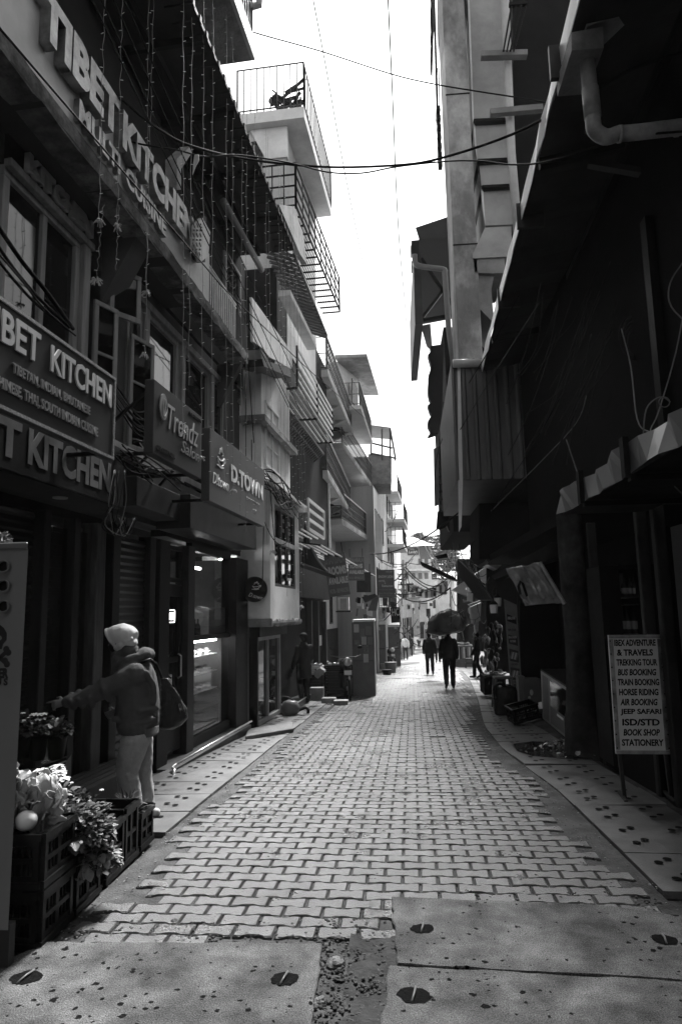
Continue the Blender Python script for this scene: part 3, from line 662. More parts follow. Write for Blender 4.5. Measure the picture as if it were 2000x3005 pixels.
s, ua, ub, z0, z1 = board_sign('salon_sign', 'grey Trendz Salon signboard with an oval leaf emblem, second along from the restaurant sign', .78, 449, 592, .58, .855, .09, SB,
    [('Trendz', 489, 580, .45, .8, .0, .25), ('Salon', 531, 584, .24, .42, .0, .3, LETD), ('OPP. COURT AREA', 458, 512, .07, .14, .01, 0, M('dark relief', .03, .5, .1, 5, 0)), ('Mob. 9854093214', 553, 588, .88, .93, .01, 0, BLAKP)], M('sign letter silver', .33, .35, .1, 6, .05), ext=.008)
mb = MB(); c = L.p(ua + (ub - ua) * .155, .785, z0 + (z1 - z0) * .7); mb.add([c + L.u * .085 * math.cos(a) + ZV * .125 * math.sin(a) + L.n * e for e in (0, .012) for a in [2 * math.pi * i / 24 for i in range(24)]], [tuple(range(24, 48)), tuple(range(24))] + [(i, (i + 1) % 24, 24 + (i + 1) % 24, 24 + i) for i in range(24)]); mb.build('emblem', M('emblem', .22, .5, .3, 10, .3), s)
mb = MB()
for k_ in (-1, 0, 1): mb.tube(smoothpath([c + L.n * .015 + L.u * (.01 * k_) - ZV * .09, c + L.n * .015 + L.u * (.05 * k_ + .02) , c + L.n * .015 + L.u * (.01 + .015 * k_) + ZV * .08]), .004, 5)
mb.build('emblem_leaf', LET, s)
s, ua, ub, z0, z1 = board_sign('cafe_sign', 'grey D.TOWN signboard with a cup drawing, third along from the restaurant sign', .78, 616, 776, .505, .838, .1, M('cafe sign grey', .075, .35, .25, 1.5, .04),
    [('D.TOWN', 678, 770, .44, .7, .035, 0), ('D!town', 624, 670, .26, .42, .0, .3), ('.......', 722, 760, .33, .345, .0, 0)], WHT, ext=.006)
def cupmark(s, o, u, v, n, r, mat, th=.006):
    """steaming cup drawn in strokes, o is its middle"""
    mb = MB(); P = lambda a, b: o + u * a * r + v * b * r + n * .006
    for st_ in ([(-.7, .1), (-.5, -.35), (0, -.5), (.5, -.3), (.6, .15)], [(-.8, .0), (-.3, -.12), (.3, -.05), (.7, .2)], [(-.45, .3), (-.2, .75), (.0, .55), (.1, .9), (.25, .6), (.45, .5), (.3, .3)], [(.6, .1), (.85, .15), (.8, -.1), (.55, -.15)], [(-.9, -.55), (-.2, -.65), (.5, -.55)]):
        mb.tube(smoothpath([P(*q) for q in st_], 4), th, 5)
    mb.build('cup_drawing', mat, s)
cupmark(s, L.p(ua + (ub - ua) * .16, .78, z0 + (z1 - z0) * .66), L.u, ZV, L.n, .16, WHT, .009)
# ================================================================ LEFT: second storey canopy, bay house and the houses beyond
def Zp(px, py, z):
    d = ray(px, py); t = (z - CAM_H) / d.z; return CO + d * t
mb = MB(); dC = 2.3; nC = L.d - dC; zC = CAM_H + 2.72 * dC; uC = LU(862, nC, 603)
mb.fbox(L, -14, uC, -1.2, nC, zC, zC + .05)
for i in range(60):
    u = -1.5 + (uC + 1.5) * i / 60; mb.fbox(L, u, u + .05, nC - .3, nC + .015, zC - .02, zC + .06)
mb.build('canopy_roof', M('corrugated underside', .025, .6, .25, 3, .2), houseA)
for n_ in (-.1, .35):
    mb = MB(); mb.fbox(L, -1.5, uC - .1, n_, n_ + .06, zC - .1, zC); mb.build('canopy_beam', BLK, houseA)
for i in range(6):
    u = 4.0 + i * 1.15; mb = MB(); mb.fbox(L, u, u + .05, 0, nC - .03, zC - .08, zC - .101 + .1); mb.build('canopy_rafter', BLK, houseA)
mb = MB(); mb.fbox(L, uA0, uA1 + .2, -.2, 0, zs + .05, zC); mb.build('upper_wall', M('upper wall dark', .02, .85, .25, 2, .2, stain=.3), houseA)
win(houseA, L, LU(655, 0, 600), LU(700, 0, 700), zb0 + .4, zb0 + 1.9, .04, 1, 1, WOODL, GLD, .06)
mb = MB(); mb.tube([L.P(655, 590, .35), L.P(768, 792, .35)], .055, 10); mb.build('roof_pipe', GRY, houseA, True)
mb = MB(); p0 = L.P(492, 480, nslab - .05); mb.slab([L.P(485, 470, .35), L.P(528, 432, .35), L.P(534, 448, .35), L.P(498, 500, .35), L.P(498, 560, .35), L.P(485, 560, .35)], L.n * .14); mb.build('canopy_bracket', CONC, houseA)
mb = MB(); mb.slab([L.P(x, y, nC - .02) for x, y in ((818, 600), (864, 606), (892, 700), (900, 775), (880, 745))], -L.n * .1); mb.build('canopy_end', CONC, houseA)
# white parapet sheet past the railing
mb = MB(); mb.slab([L.P(x, y, nslab) for x, y in ((739, 872), (857, 1035), (857, 1082), (835, 1072), (815, 1060), (790, 1048), (770, 1022), (742, 1002))], -L.n * .04)
o = mb.build('parapet_sheet', PLW, houseA)
# ---- bay house
ub = LU(712)
houseB = thing('bay_house', 'pale plastered house with a jutting corner bay and glass street door, beside the cafe sign', 'building', L.p(ub, 0, -.2))
dep = L.P(712, 1700, 0).y
def nAt(x, u): # offset n so that a vertical edge at distance u appears at pixel x
    lo, hi = -2, 3
    for _ in range(40):
        m_ = (lo + hi) / 2
        if L.U(x, 1750, m_) < u: hi = m_
        else: lo = m_
    return lo
nb1 = nAt(793, ub); nb2 = nAt(768, ub)
ue = L.U(878, 1750, nb1)
zb_b = Yp(793, 1822, L.p(ub, nb1, 0).y).z; zled = Yp(793, 1432, L.p(ub, nb1, 0).y).z
mb = MB(); wu0, wu1 = L.U(806, 1600, nb1), L.U(866, 1600, nb1); wz0, wz1 = L.px(820, 1722, nb1)[1], L.px(806, 1478, nb1)[1]
for a in ((ub, ue, -.1, nb1, zb_b, wz0), (ub, ue, -.1, nb1, wz1, zled), (ub, wu0, -.1, nb1, wz0, wz1), (wu1, ue, -.1, nb1, wz0, wz1), (wu0, wu1, -.1, nb1 - .25, wz0, wz1)): mb.fbox(L, *a)
mb.build('bay', PLW, houseB)
wn = win(houseB, L, wu0, wu1, wz0, wz1, nb1 - .02, 3, 1, GRYD, GLD, .05, .05); mb = MB(); mb.fbox(L, wu0, wu1, nb1 - .07, nb1 + .005, (wz0 + wz1) / 2 + .05, (wz0 + wz1) / 2 + .13); mb.build('transom', OFFW, wn)
ragged(houseB, 'bay_sill', CONC, L, ub - .02, ue + .08, .05, nb1 + .03, zb_b - .09, zb_b + .015, .025, .1, 8)
mb = MB(); mb.fbox(L, ub + .001, ue - .1, -.6, nb2, zled + .1, 6.2); mb.fbox(L, ub - .3, ub + .0, -.6, -.01, -.4, 6.2); mb.build('upper_wall', PLW, houseB)
ragged(houseB, 'ledge', OFFW, L, ub - .15, L.U(905, 1500, nb1 + .1), -.05, nb1 + .1, zled, zled + .1, .01, .2, 9)
a, b = L.U(776, 1300, nb2), L.U(816, 1300, nb2)
win(houseB, L, a, b, L.px(800, 1385, nb2)[1], L.px(785, 1185, nb2)[1], nb2 + .02, 2, 3, WHT, GLD, .05, .04)
mb = MB(); mb.fbox(L, ub - .25, ue + .05, -.6, nslab - .02, 4.85, 4.95); mb.build('floor_slab', CONC, houseB)
mb = MB(); mb.slab([L.P(x, y, nb2 + .3) for x, y in ((769, 1053), (850, 1082), (855, 1108), (775, 1075))], -L.n * .4); mb.build('small_awning', TIND, houseB)
# lower wall under the bay and the glass door
mb = MB(); mb.fbox(L, ub, L.U(742, 1900, .05), -.3, .08, -.5, zb_b + .02); mb.build('lower_wall', PLG, houseB)
nd = .14; d0, d1 = L.U(747, 2000, nd), L.U(822, 2000, nd); zdt = L.px(760, 1868, nd)[1]; zdb = L.px(780, 2118, nd)[1]
mb = MB(); mb.fbox(L, d0 - .1, d1 + .1, -.1, nd + .12, zdt + .0, zb_b - .1); mb.fbox(L, d0 - .12, d0 - .04, -.02, nd + .08, zdb, zdt); mb.build('door_head', BLK, houseB)
win(houseB, L, d0 - .02, d1, zdb, zdt, nd, 2, 1, M('door frame pale', .36, .5, .15, 5, .1, stain=.2), GLD, .075, .06, name='glass_door')
mb = MB(); p = L.p(d0 - .02, nd + .03, (zdb + zdt) / 2 - .1); mb.lathe(p, [(.02, 0), (.024, .02), (.01, .05)], 10, L.n); mb.build('door_knob', BLK, houseB)
mb = MB(); a_ = [G(728, 2150), G(858, 2128), G(862, 2148), G(720, 2172)]; mb.slab([p + ZV * .0 for p in a_], ZV * .06); o = bevel(mb.build('concrete_ramp', SLABM), .01); tag(o, 'short tilted concrete slab in front of the glass door of the bay house', 'ramp')
# round cafe sign
rs = thing('round_cafe_sign', 'round black hanging sign with a white cup drawing on the corner of the bay', 'sign', Yp(747, 1765, dep))
c = Yp(748, 1730, dep - .15); u_ = Vector((1, .15, 0)).normalized(); n_ = u_.cross(ZV)
rad = 36 / 2003 * c.y
mb = MB(); mb.lathe(c, [(rad, 0), (rad, .1)], 36, n_); mb.build('disc', BLK, rs); mb = MB(); mb.tube([c + n_ * .1 + (u_ * math.cos(a) + ZV * math.sin(a)) * rad for a in [i * math.pi / 18 for i in range(37)]], .008, 6); mb.build('rim', GRYD, rs)
cupmark(rs, c + n_ * .1 + ZV * rad * .25 + u_ * rad * .15, u_, ZV, n_, rad * .42, WHT, .005)
text('D.town', c + n_ * .105 - ZV * rad * .55 - u_ * rad * .5, (u_ - ZV * .3), ZV + u_ * .3, rad * 1.15, rad * .32, .004, WHT, rs, 0, .3)
mb = MB(); mb.bar(c + ZV * rad * .2, L.p(ub, 0, c.z), .03); mb.build('arm', BLK, rs)
# ---- building C: dark house with the metal balcony and slatted shelves
uc0, uc1 = ue + .02, LU(962)
houseC = thing('balcony_house', 'dark narrow house with metal railings and slatted cornices beyond the bay house', 'building', L.p(uc0, 0, -.3))
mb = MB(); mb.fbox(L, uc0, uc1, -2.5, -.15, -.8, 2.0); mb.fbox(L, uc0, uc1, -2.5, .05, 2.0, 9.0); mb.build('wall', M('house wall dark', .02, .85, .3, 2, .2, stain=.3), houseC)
for x, y0, y1, m_ in ((1045, 1860, 2030, None), ):
    pass
for x in (905, 925, 948):
    mb = MB(); u = LU(x, -.1, 1800); mb.fbox(L, u, u + .1, -.15, -.02, -.6, 1.95); mb.build('shop_post', GRYD, houseC)
mb = MB(); a = LU(938, -.1, 1950); 
mb = MB(); mb.fbox(L, LU(937, -.1), LU(943, -.1), -.15, -.12, L.px(940, 1895, -.1)[1], L.px(940, 1865, -.1)[1]); mb.build('notice', OFFW, houseC)
def rail3(parent, a, b, h, n=14, r=.012, bars=0, balus=True, mat=None, grid=None, name='railing'):
    """railing from a to b (points at its foot), vertical balusters or horizontal bars"""
    mat = mat or BLK; mb = MB(); a = Vector(a); b = Vector(b)
    for z in [h] + [h * (k + 1) / (bars + 1) for k in range(bars)] + [.06]: mb.bar(a + ZV * z, b + ZV * z, r * 2.2, r * 1.6)
    for i in range(n + 1):
        if balus or i in (0, n): p = a.lerp(b, i / n); mb.bar(p, p + ZV * h, r * (1.7 if i not in (0, n) else 3))
    if grid:
        for k in range(grid): # ornamental scrolls
            for i in range(n):
                p = a.lerp(b, (i + .5) / n) + ZV * h * (.3 + .4 * k); d = (b - a) / n
                mb.tube([p + d * .42 * math.cos(t) + ZV * h * .15 * math.sin(t) for t in [j * math.pi / 4 for j in range(9)]], r * .5, 4, False)
    return mb.build(name, mat, parent)
# metal balcony high up
zc1 = CAM_H + 2.98 * 2.5; n1 = L.d - 2.5
a_, b_ = L.P(866, 590, n1), L.P(1000, 902, n1); zc1 = a_.z - .1
a_ = Zp(868, 610, zc1); b_ = Zp(996, 915, zc1)
inw = -L.n
mb = MB(); 
for i in range(16): 
    p = a_.lerp(b_, i / 15); mb.bar(p, p + inw * .45, .03, .03)
for k in range(10): mb.bar(a_ + inw * .05 * k, b_ + inw * .05 * k, .012)
mb.build('balcony_grating', BLK, houseC); rail3(houseC, a_, b_, .95, 8, .014, 3, True); rail3(houseC, a_, a_ + inw * .7, .95, 3, .014, 3)
a_ = Zp(862, 745, zc1 - 1.1); b_ = Zp(958, 985, zc1 - 1.1)
mb = MB()
for k in range(4): mb.bar(a_ + inw * .14 * k + ZV * .05 * k, b_ + inw * .14 * k + ZV * .05 * k, .05, .05)
for i in range(22): p = a_.lerp(b_, i / 21); mb.bar(p - ZV * .05, p + inw * .6 + ZV * .2, .05, .05)
mb.build('slatted_cornice', M('slat grey', .09, .6, .3, 4, .2), houseC)
mb = MB(); p, q = Zp(852, 850, zc1 - 1.3), Zp(930, 1012, zc1 - 1.3); mb.slab([p, q, q - ZV * .12, p - ZV * .12], inw * .25); mb.build('white_beam', PLW, houseC)
mb = MB(); p = L.p(uc0, n1 + .02, 0); mb.fbox(L, uc0 - .02, uc0 + .04, .0, .12, 4.3, 7.4); mb.fbox(L, uc1 - .06, uc1, .05, .1, 3.5, 6.5); mb.build('corner_strip', PLW, houseC)
# lower pergola balcony with pale bars
zc2 = L.px(870, 1265, .6)[1]
a_ = Zp(868, 1235, zc2); b_ = Zp(977, 1293, zc2); a_ = Zp(885, 1200, zc2 + .05)
a_ = L.P(872, 1140, .55); b_ = L.P(976, 1296, .55); zc2 = b_.z; a_ = L.p(L.px(872, 1140, .55)[0], .55, zc2)
PBAR = M('pale bars', .6, .45, .1, 5, 0)
mb = MB()
for k in range(6): mb.bar(a_ + ZV * .17 * k, b_ + ZV * .17 * k, .03, .05)
for k in range(6): mb.bar(a_ + inw * .12 * k, b_ + inw * .12 * k, .03, .03)
mb.build('balcony_bars', PBAR, houseC); mb = MB()
for p in (a_, b_, a_.lerp(b_, .5)): mb.bar(p, p + ZV * .88, .04); mb.bar(p - ZV * .02, p + inw * .6 - ZV * .02, .04)
mb.build('balcony_posts', BLK, houseC)
a_, b_ = L.P(862, 1185, .3), L.P(948, 1360, .3); b_.z = a_.z = (a_.z + b_.z) / 2
mb = MB()
for i in range(20): p = a_.lerp(b_, i / 19); mb.bar(p, p + inw * .5 - ZV * .4, .05, .05)
for k in range(4): mb.bar(a_ + inw * .14 * k - ZV * .1 * k, b_ + inw * .14 * k - ZV * .1 * k, .05)
mb.build('slatted_shelf', MT['slat grey'], houseC)
# small pale barred box at first floor
a_, b_ = L.P(905, 1560, .7), L.P(951, 1580, .7); z_ = b_.z; a_.z = z_
mb = MB()
for k in range(4): mb.bar(a_ + ZV * .2 * k, b_ + ZV * .2 * k, .03, .06); mb.bar(a_ + inw * .15 * k, b_ + inw * .15 * k, .03)
mb.bar(b_, b_ + ZV * .62, .04); mb.bar(a_, a_ + ZV * .62, .04); mb.build('window_cage', PBAR, houseC)
# roofed awning with bars above the room signs
a_ = L.P(940, 1600, .9); b_ = L.P(1098, 1655, .9); 
aw2 = thing('street_awning', 'thin slatted metal awning above the two rooms signs', 'awning', a_)
b_.z = a_.z - .05; mb = MB()
for k in range(6): mb.bar(a_ - L.n * .17 * k + ZV * .03 * k, b_ - L.n * .17 * k + ZV * .03 * k, .04, .03)
mb.build('slats', PBAR, aw2); mb = MB()
for i in range(5): p = a_.lerp(b_, i / 4); mb.bar(p, p - L.n * .9 + ZV * .16, .03)
mb.build('frame', BLK, aw2)
# ---- pale concrete balconies (building D)
houseD = thing('pale_balcony_house', 'pale house with stacked concrete balconies and ornamental railings, middle of the left side', 'building', L.p(LU(985), 0, -.6))
PLD2 = M('balcony plaster', .6, .85, .12, 1.5, .2, stain=.12)
ORN = M('ornamental iron', .05, .5, .3, 8, 0)
def ragged_slab(o, a, b, th):
    mb = MB(); mb.slab([a + ZV * .01, b + ZV * .01, b + ZV * (th - .01), a + ZV * (th - .01)], Vector((0, -.012, 0))); mb.build('edge_stain', CONC, o)
def balcony(parent, edge, Y0, inward, th, rail, back=None, mat=None, nb=12, orn=1, lip=.0):
    """edge: pixels along the lower outer edge, level with the first (at distance Y0)"""
    p0 = Yp(*edge[0], Y0); P = [p0] + [Zp(*e, p0.z) for e in edge[1:]]
    u = (P[-1] - P[0]).normalized(); nn = Vector((-u.y, u.x, 0))
    mb = MB(); poly = P + [P[-1] + nn * inward, P[0] + nn * inward]; mb.slab(poly, ZV * th); o = mb.build('balcony', mat or PLD2, parent)
    for a, b in zip(P, P[1:]):
        k = max(3, int((b - a).length / .24)); rail3(o, a + ZV * th + nn * .04, b + ZV * th + nn * .04, rail, k, .014, 2, True, ORN, 2 * orn, name='railing')
        mb = MB(); mb.bar(a + ZV * (th + rail + .03) + nn * .04, b + ZV * (th + rail + .03) + nn * .04, .06, .035); mb.build('hand_rail', OFFW, o); ragged_slab(o, a - nn * .02, b - nn * .02, th)
    rail3(o, P[0] + ZV * th + nn * .04, P[0] + ZV * th + nn * inward, rail, 4, .012, 1, True, ORN, orn, name='railing')
    return P, nn, o
P1, nn1, o1 = balcony(houseD, [(962, 1402), (1031, 1518)], 19, 1.3, .22, 1.0)
P2, nn2, o2 = balcony(houseD, [(1004, 1540), (1073, 1583), (1104, 1609)], 24, 1.5, .22, .95)
P3, nn3, o3 = balcony(houseD, [(1006, 1316), (1081, 1420), (1110, 1461)], 24.5, 1.5, .22, 1.0)
P4, nn4, o4 = balcony(houseD, [(962, 1105), (1034, 1276)], 19, 1.3, .22, 1.0)
P5, nn5, o5 = balcony(houseD, [(1058, 1200), (1092, 1303)], 25, 1.6, .15, .9, orn=0)
# beams and round recesses under the near balconies
for (P, nn) in ((P1, nn1), (P4, nn4)):
    for i, t in enumerate((.15, .42, .68, .93)):
        p = P[0].lerp(P[-1], t); u = (P[-1] - P[0]).normalized(); mb = MB(); mb.slab([p + nn * .02, p + nn * 1.25, p + nn * 1.25 - ZV * .35, p + nn * .85 - ZV * .35], u * .25); mb.build('bracket', PLD2, houseD)
        if i < 3:
            c = P[0].lerp(P[-1], t + .17) + nn * .65 - ZV * .004; mb = MB(); mb.lathe(c, [(.3, 0), (.3, -.012)], 20); mb.build('soffit_disc', M('disc dark', .05, .8, .2, 3, 0), houseD)
wallu = L.U(965, 1500, -.6)
mb = MB(); q0 = P1[0] + nn1 * 1.3; q1 = P2[-1] + nn2 * 1.5; z_b = gz(20) - .3
mb.slab([Vector((q0.x, q0.y, z_b)), Vector((q1.x, q1.y, z_b - .4)), Vector((q1.x, q1.y, P5[0].z)), Vector((q0.x, q0.y, P4[0].z + 1.2))], Vector((-1.5, 0, 0))); mb.build('wall', PLD2, houseD)
mb = MB(); mb.slab([Vector((q0.x - .6, q0.y - .05, 2.2)), Vector((q0.x + .25, q0.y - .05, 2.2)), Vector((q0.x + .25, q0.y - .05, P4[0].z)), Vector((q0.x - .6, q0.y - .05, P4[0].z))], Vector((0, -.3, 0))); mb.build('end_wall', CONC, houseD)
# windows of D seen under the balconies
ud = (q1 - q0); ud.z = 0; ln_ = ud.length; ud.normalize(); FD = Frame(1300, L.p(5, 0, 0)); FD.u = ud; FD.n = Vector((ud.y, -ud.x, 0)); FD.d = 0; FD.o = Vector((q0.x, q0.y, 0))
for z0, z1 in ((P1[0].z + .25, P1[0].z + 1.9), (P3[0].z + .25, P3[0].z + 1.8), (1.2, 2.4), (P2[0].z + .3, P2[0].z + 1.7)):
    for i in range(5):
        u = .6 + i * (ln_ - 1.2) / 5; win(houseD, FD, u, u + .75, z0, z1, .02, 2, 1, GRYD, GLD, .06, .03)
# ground floor shutters / dark openings of D
mb = MB()
for i in range(4):
    u = .3 + i * (ln_ - .6) / 4; mb.fbox(FD, u, u + ln_ / 4 - .25, .01, .03, z_b, 1.0)
mb.build('shop_opening', BLK, houseD)
# pale penthouse with tilted roof
Yh = 27
houseP = thing('rooftop_room', 'bright white rooftop room under a tilted flat roof, above the pale balconies', 'building', Yp(1010, 1250, Yh))
mb = MB(); mb.slab([Yp(985, 1062, Yh), Yp(1050, 1062, Yh + 2), Yp(1052, 1270, Yh + 2), Yp(985, 1290, Yh)], Vector((-2, 1, 0))); mb.build('wall', PLW, houseP)
mb = MB(); a_, b_ = Yp(982, 1050, Yh - .3), Yp(1076, 1047, Yh - .3); c_, d_ = Yp(1110, 1160, Yh + 4), Yp(1050, 1160, Yh + 4); mb.add([a_, b_, c_, d_, a_ + ZV * .12, b_ + ZV * .12, c_ + ZV * .12, d_ + ZV * .12], [(0, 1, 2, 3), (7, 6, 5, 4), (0, 4, 5, 1), (1, 5, 6, 2), (2, 6, 7, 3), (3, 7, 4, 0)]); mb.build('roof', CONC, houseP)
mb = MB(); mb.slab([Yp(1030, 1110, Yh + .9), Yp(1046, 1140, Yh + 1.4), Yp(1046, 1200, Yh + 1.4), Yp(1030, 1180, Yh + .9)], Vector((.05, 0, 0))); mb.build('window', GLD, houseP)
# ---- tower house with the roof terrace (top, far left of the sky gap)
dT = 2.9; YT = dT * 2003 / 408
houseT = thing('terrace_house', 'tall pale house with a railed roof terrace against the sky', 'building', Yp(830, 600, YT + 1))
a_ = Yp(892, 344, YT); b_ = Zp(972, 634, a_.z); u = (b_ - a_).normalized(); nn = Vector((-u.y, u.x, 0))
mb = MB(); mb.slab([a_, b_, b_ + nn * 2.6, a_ + nn * 2.6], ZV * .28); mb.build('terrace_slab', PLW, houseT)
mb = MB(); mb.slab([a_ + u * .25 + nn * .5, b_ + nn * .5, b_ + nn * 2.6, a_ + u * .25 + nn * 2.6], ZV * -5.5); mb.build('wall', M('tower plaster', .6, .85, .12, 1, .2, stain=.25), houseT)
rail3(houseT, a_ + ZV * .28, b_ + ZV * .28, 1.15, 22, .013, 0, True, ORN); rail3(houseT, a_ + ZV * .28, a_ + nn * 1.6 + ZV * .28, 1.15, 10, .013, 0, True, ORN)
Ft = Frame(1300, L.p(5, 0, 0)); w0 = a_ + u * .24 + nn * 1.05; Ft.u = -nn; Ft.n = -u; Ft.o = Vector((w0.x, w0.y, 0)); Ft.d = 0
win(houseT, Ft, -.5, .0, a_.z - 1.3, a_.z - .3, .02, 1, 1, GRYD, GLD, .05, .03)
mb = MB(); q = a_ + u * .2 + nn * .45; mb.slab([q, q - ZV * .8, q + nn * .02 - ZV * .8 + nn * .5, q + nn * .9], u * .15); mb.build('gusset', PLW, houseT)
jk = thing('terrace_clutter', 'heap of broken furniture and branches behind the terrace railing', 'junk heap', Yp(860, 300, YT + .5))
rr = random.Random(5)
mb = MB()
for i in range(26):
    c = Yp(rr.uniform(805, 885), rr.uniform(255, 325), YT + .7); d = Vector((rr.uniform(-1, 1), rr.uniform(-.3, .3), rr.uniform(-.8, 1))) * rr.uniform(.1, .35); mb.bar(c - d, c + d, rr.uniform(.01, .05), rr.uniform(.02, .12))
mb.build('scrap', DRKW, jk)
# tip balcony of the topmost storey (very top of the picture)
tp = thing('top_balcony', 'projecting pale balcony corner at the top of the picture beside the sky', 'balcony', L.p(6, 0, 11))
d9 = 2.3; a_ = L.P(738, 178, L.d - d9 + .0); YTt = a_.y; a2 = Zp(654, -60, a_.z) ; u = (a_ - a2).normalized(); nn = Vector((-u.y, u.x, 0))
mb = MB(); mb.slab([a2 - u * 3, a_, a_ + nn * 1.6, a2 - u * 3 + nn * 1.6], ZV * .15); mb.build('slab', CONC, tp)
mb = MB(); mb.slab([a2 - u * 3, a_, a_ + ZV * .3, a2 - u * 3 + ZV * .3], -nn * .05); mb.build('fascia', OFFW, tp)
rail3(tp, a2 - u * 3 + ZV * .3, a_ + ZV * .3, 1.1, 40, .014, 0, True, ORN)
mb = MB(); q = Yp(733, 20, a_.y); mb.tube([q, Yp(760, 15, a_.y), Yp(762, -30, a_.y)], .05, 8); mb.build('pipe', CONC, tp)
# ---- further left houses
def house(name, label, cat, fr, u0, u1, n, z0, z1, mat, depth=4, wins=(), bal=(), lab=None):
    h = thing(name, label, cat, fr.p((u0 + u1) / 2, n, z0))
    mb = MB(); mb.fbox(fr, u0, u1, n - depth, n, z0, z1); mb.build('wall', mat, h)
    for (a, b, c, d) in wins: win(h, fr, a, b, c, d, n + .03, 2, 1, GRYD, GLD, .06, .03)
    for (a, b, z, w_, t_) in bal:
        mb = MB(); mb.fbox(fr, a, b, n, n + w_, z, z + t_); o = mb.build('balcony', PLD2, h); rail3(o, fr.p(a, n + w_ - .03, z + t_), fr.p(b, n + w_ - .03, z + t_), .95, max(4, int((b - a) / .3)), .012, 1, True, ORN); rail3(o, fr.p(a, n + .03, z + t_), fr.p(a, n + w_ - .03, z + t_), .95, 4, .012, 1, True, ORN)
    return h
def nfor(x, Y):
    p = Yp(x, 1750, Y); return (p - L.o).dot(L.n)
u30 = 31
FAR = M('far plaster lightened for haze', .78, .85, .15, 1, .1, stain=.15)  # plaster lightened so its colour stands in for distance haze
def zy(y, Y): return Yp(1150, y, Y).z
n3 = nfor(1105, 30)
house('grey_house', 'pale grey house with vertical boards beyond the ornamental balconies', 'building', L, 29.5, 36, n3, -1.6, zy(1440, 31), M('grey boards', .4, .8, .3, .8, .1, stretch=(1, 1, .05)), 5,
      [(30 + i * 1.6, 30.8 + i * 1.6, z, z + 1.3) for i in range(3) for z in (2.3, 4.9)], [(30.5, 35.5, 1.7, .5, .15)])
house('brick_shed_house', 'brick rooftop storey under an open tin shed, above the ornamental balconies', 'building', L, 33, 36, nfor(1092, 33), zy(1500, 33), zy(1335, 33), M('brick dark', .15, .85, .4, 5, .4), 3)
sh = thing('rooftop_shed', 'open frame shed with a sloping tin roof on the brick storey', 'shed', Yp(1120, 1340, 29))
Pq = [Yp(1086, 1250, 29), Yp(1145, 1258, 29), Yp(1161, 1350, 31.5), Yp(1095, 1310, 31.5)]
mb = MB(); mb.slab([Yp(1086, 1250, 33), Yp(1146, 1258, 33), Yp(1152, 1290, 34.8), Yp(1088, 1285, 34.8)], ZV * .06); mb.build('roof', GRY, sh)
mb = MB()
for x, y0, y1, Y in ((1088, 1255, 1335, 33.2), (1120, 1260, 1350, 33.2), (1144, 1258, 1345, 33.2), (1158, 1335, 1352, 34.6)): mb.bar(Yp(x, y0, Y), Yp(x, y1, Y), .08)
for (a, b) in (((1088, 1300), (1150, 1315)), ((1088, 1330), (1160, 1345)), ((1144, 1258), (1160, 1348))): mb.bar(Yp(*a, 33.1), Yp(*b, 33.6), .07)
mb.build('frame', ORN, sh)
facing0 = MB(); facing0.slab([Yp(1099, 1495, 29.4), Yp(1121, 1532, 29.4), Yp(1121, 1655, 29.4), Yp(1099, 1620, 29.4)], Vector((0, .2, 0))); facing0.build('white_wall', PLW, bpy.data.objects['grey_house'])
n4 = nfor(1140, 38)
house('balcony_block', 'tall pale block with three small balconies near the far end of the left side', 'building', L, 37.5, 46, n4, -2, zy(1395, 38), FAR, 5,
      [(38 + i * 1.8, 38.8 + i * 1.8, z, z + 1.4) for i in range(3) for z in (1.8, 4.4, 7.2)], [(38, 42, zy(1605, 38), .9, .18), (38, 42, zy(1532, 38), 1.0, .18), (38, 42, zy(1450, 38), .7, .18)])
n5 = nfor(1185, 52)
house('end_block', 'low tin roofed shop row at the far end of the left side', 'building', L, 48, 66, n5, -3, zy(1760, 52), PLG, 5, [(49 + i * 2.4, 50 + i * 2.4, -.6, 1.2) for i in range(6)])
bs_ = [Yp(1085, 1420, 33.3), Yp(1146, 1420, 33.3), Yp(1148, 1338, 33.3), Yp(1080, 1332, 33.3)]
mb = MB(); mb.slab(bs_, Vector((0, 3, 0))); mb.build('brick_wall', M('brick dark', .15), sh)
# ================================================================ far end: hotel, hill, trees
ht = thing('hillside_hotel', 'white hotel with a hipped tin roof closing the end of the street', 'building', Yp(1235, 1800, 92))
def fbx(x0, x1, y0, y1, Y, dp, mat, name, parent):
    a, b = Yp(x0, y1, Y), Yp(x1, y0, Y); mb = MB(); mb.box(((a.x + b.x) / 2, Y + dp / 2, (a.z + b.z) / 2), (abs(b.x - a.x), dp, abs(b.z - a.z))); return mb.build(name, mat, parent)
fbx(1183, 1262, 1604, 1850, 92, 10, PLW, 'wall', ht)
mb = MB(); mb.add([Yp(1170, 1604, 90), Yp(1275, 1600, 90), Yp(1262, 1598, 104), Yp(1180, 1598, 104), Yp(1190, 1575, 96), Yp(1222, 1580, 96)], [(0, 1, 5, 4), (1, 2, 5), (2, 3, 4, 5), (3, 0, 4), (0, 3, 2, 1)]); mb.build('roof', TIN, ht)
mb = MB(); mb.slab([Yp(1232, 1640, 91.8), Yp(1262, 1640, 91.8), Yp(1262, 1602, 91.8), Yp(1228, 1602, 91.8)], Vector((0, .1, 0))); mb.build('gable_shade', GRY, ht)
for y in (1648, 1690, 1745):
    for i, x in enumerate((1192, 1212, 1232, 1250)):
        if y == 1648 and i < 2: continue
        mb = MB(); a = Yp(x, y, 91.9); mb.box((a.x, 91.93, a.z), (.5, .1, .8)); mb.build('window', GRY, ht)
for y in (1668, 1722, 1765): fbx(1180, 1266, y, y + 8, 90.5, 1.6, PLW, 'floor_band', ht)
hs = thing('hotel_sign', 'dark rooftop sign reading HOTEL Lavish on the white hotel', 'sign', Yp(1210, 1620, 91.7))
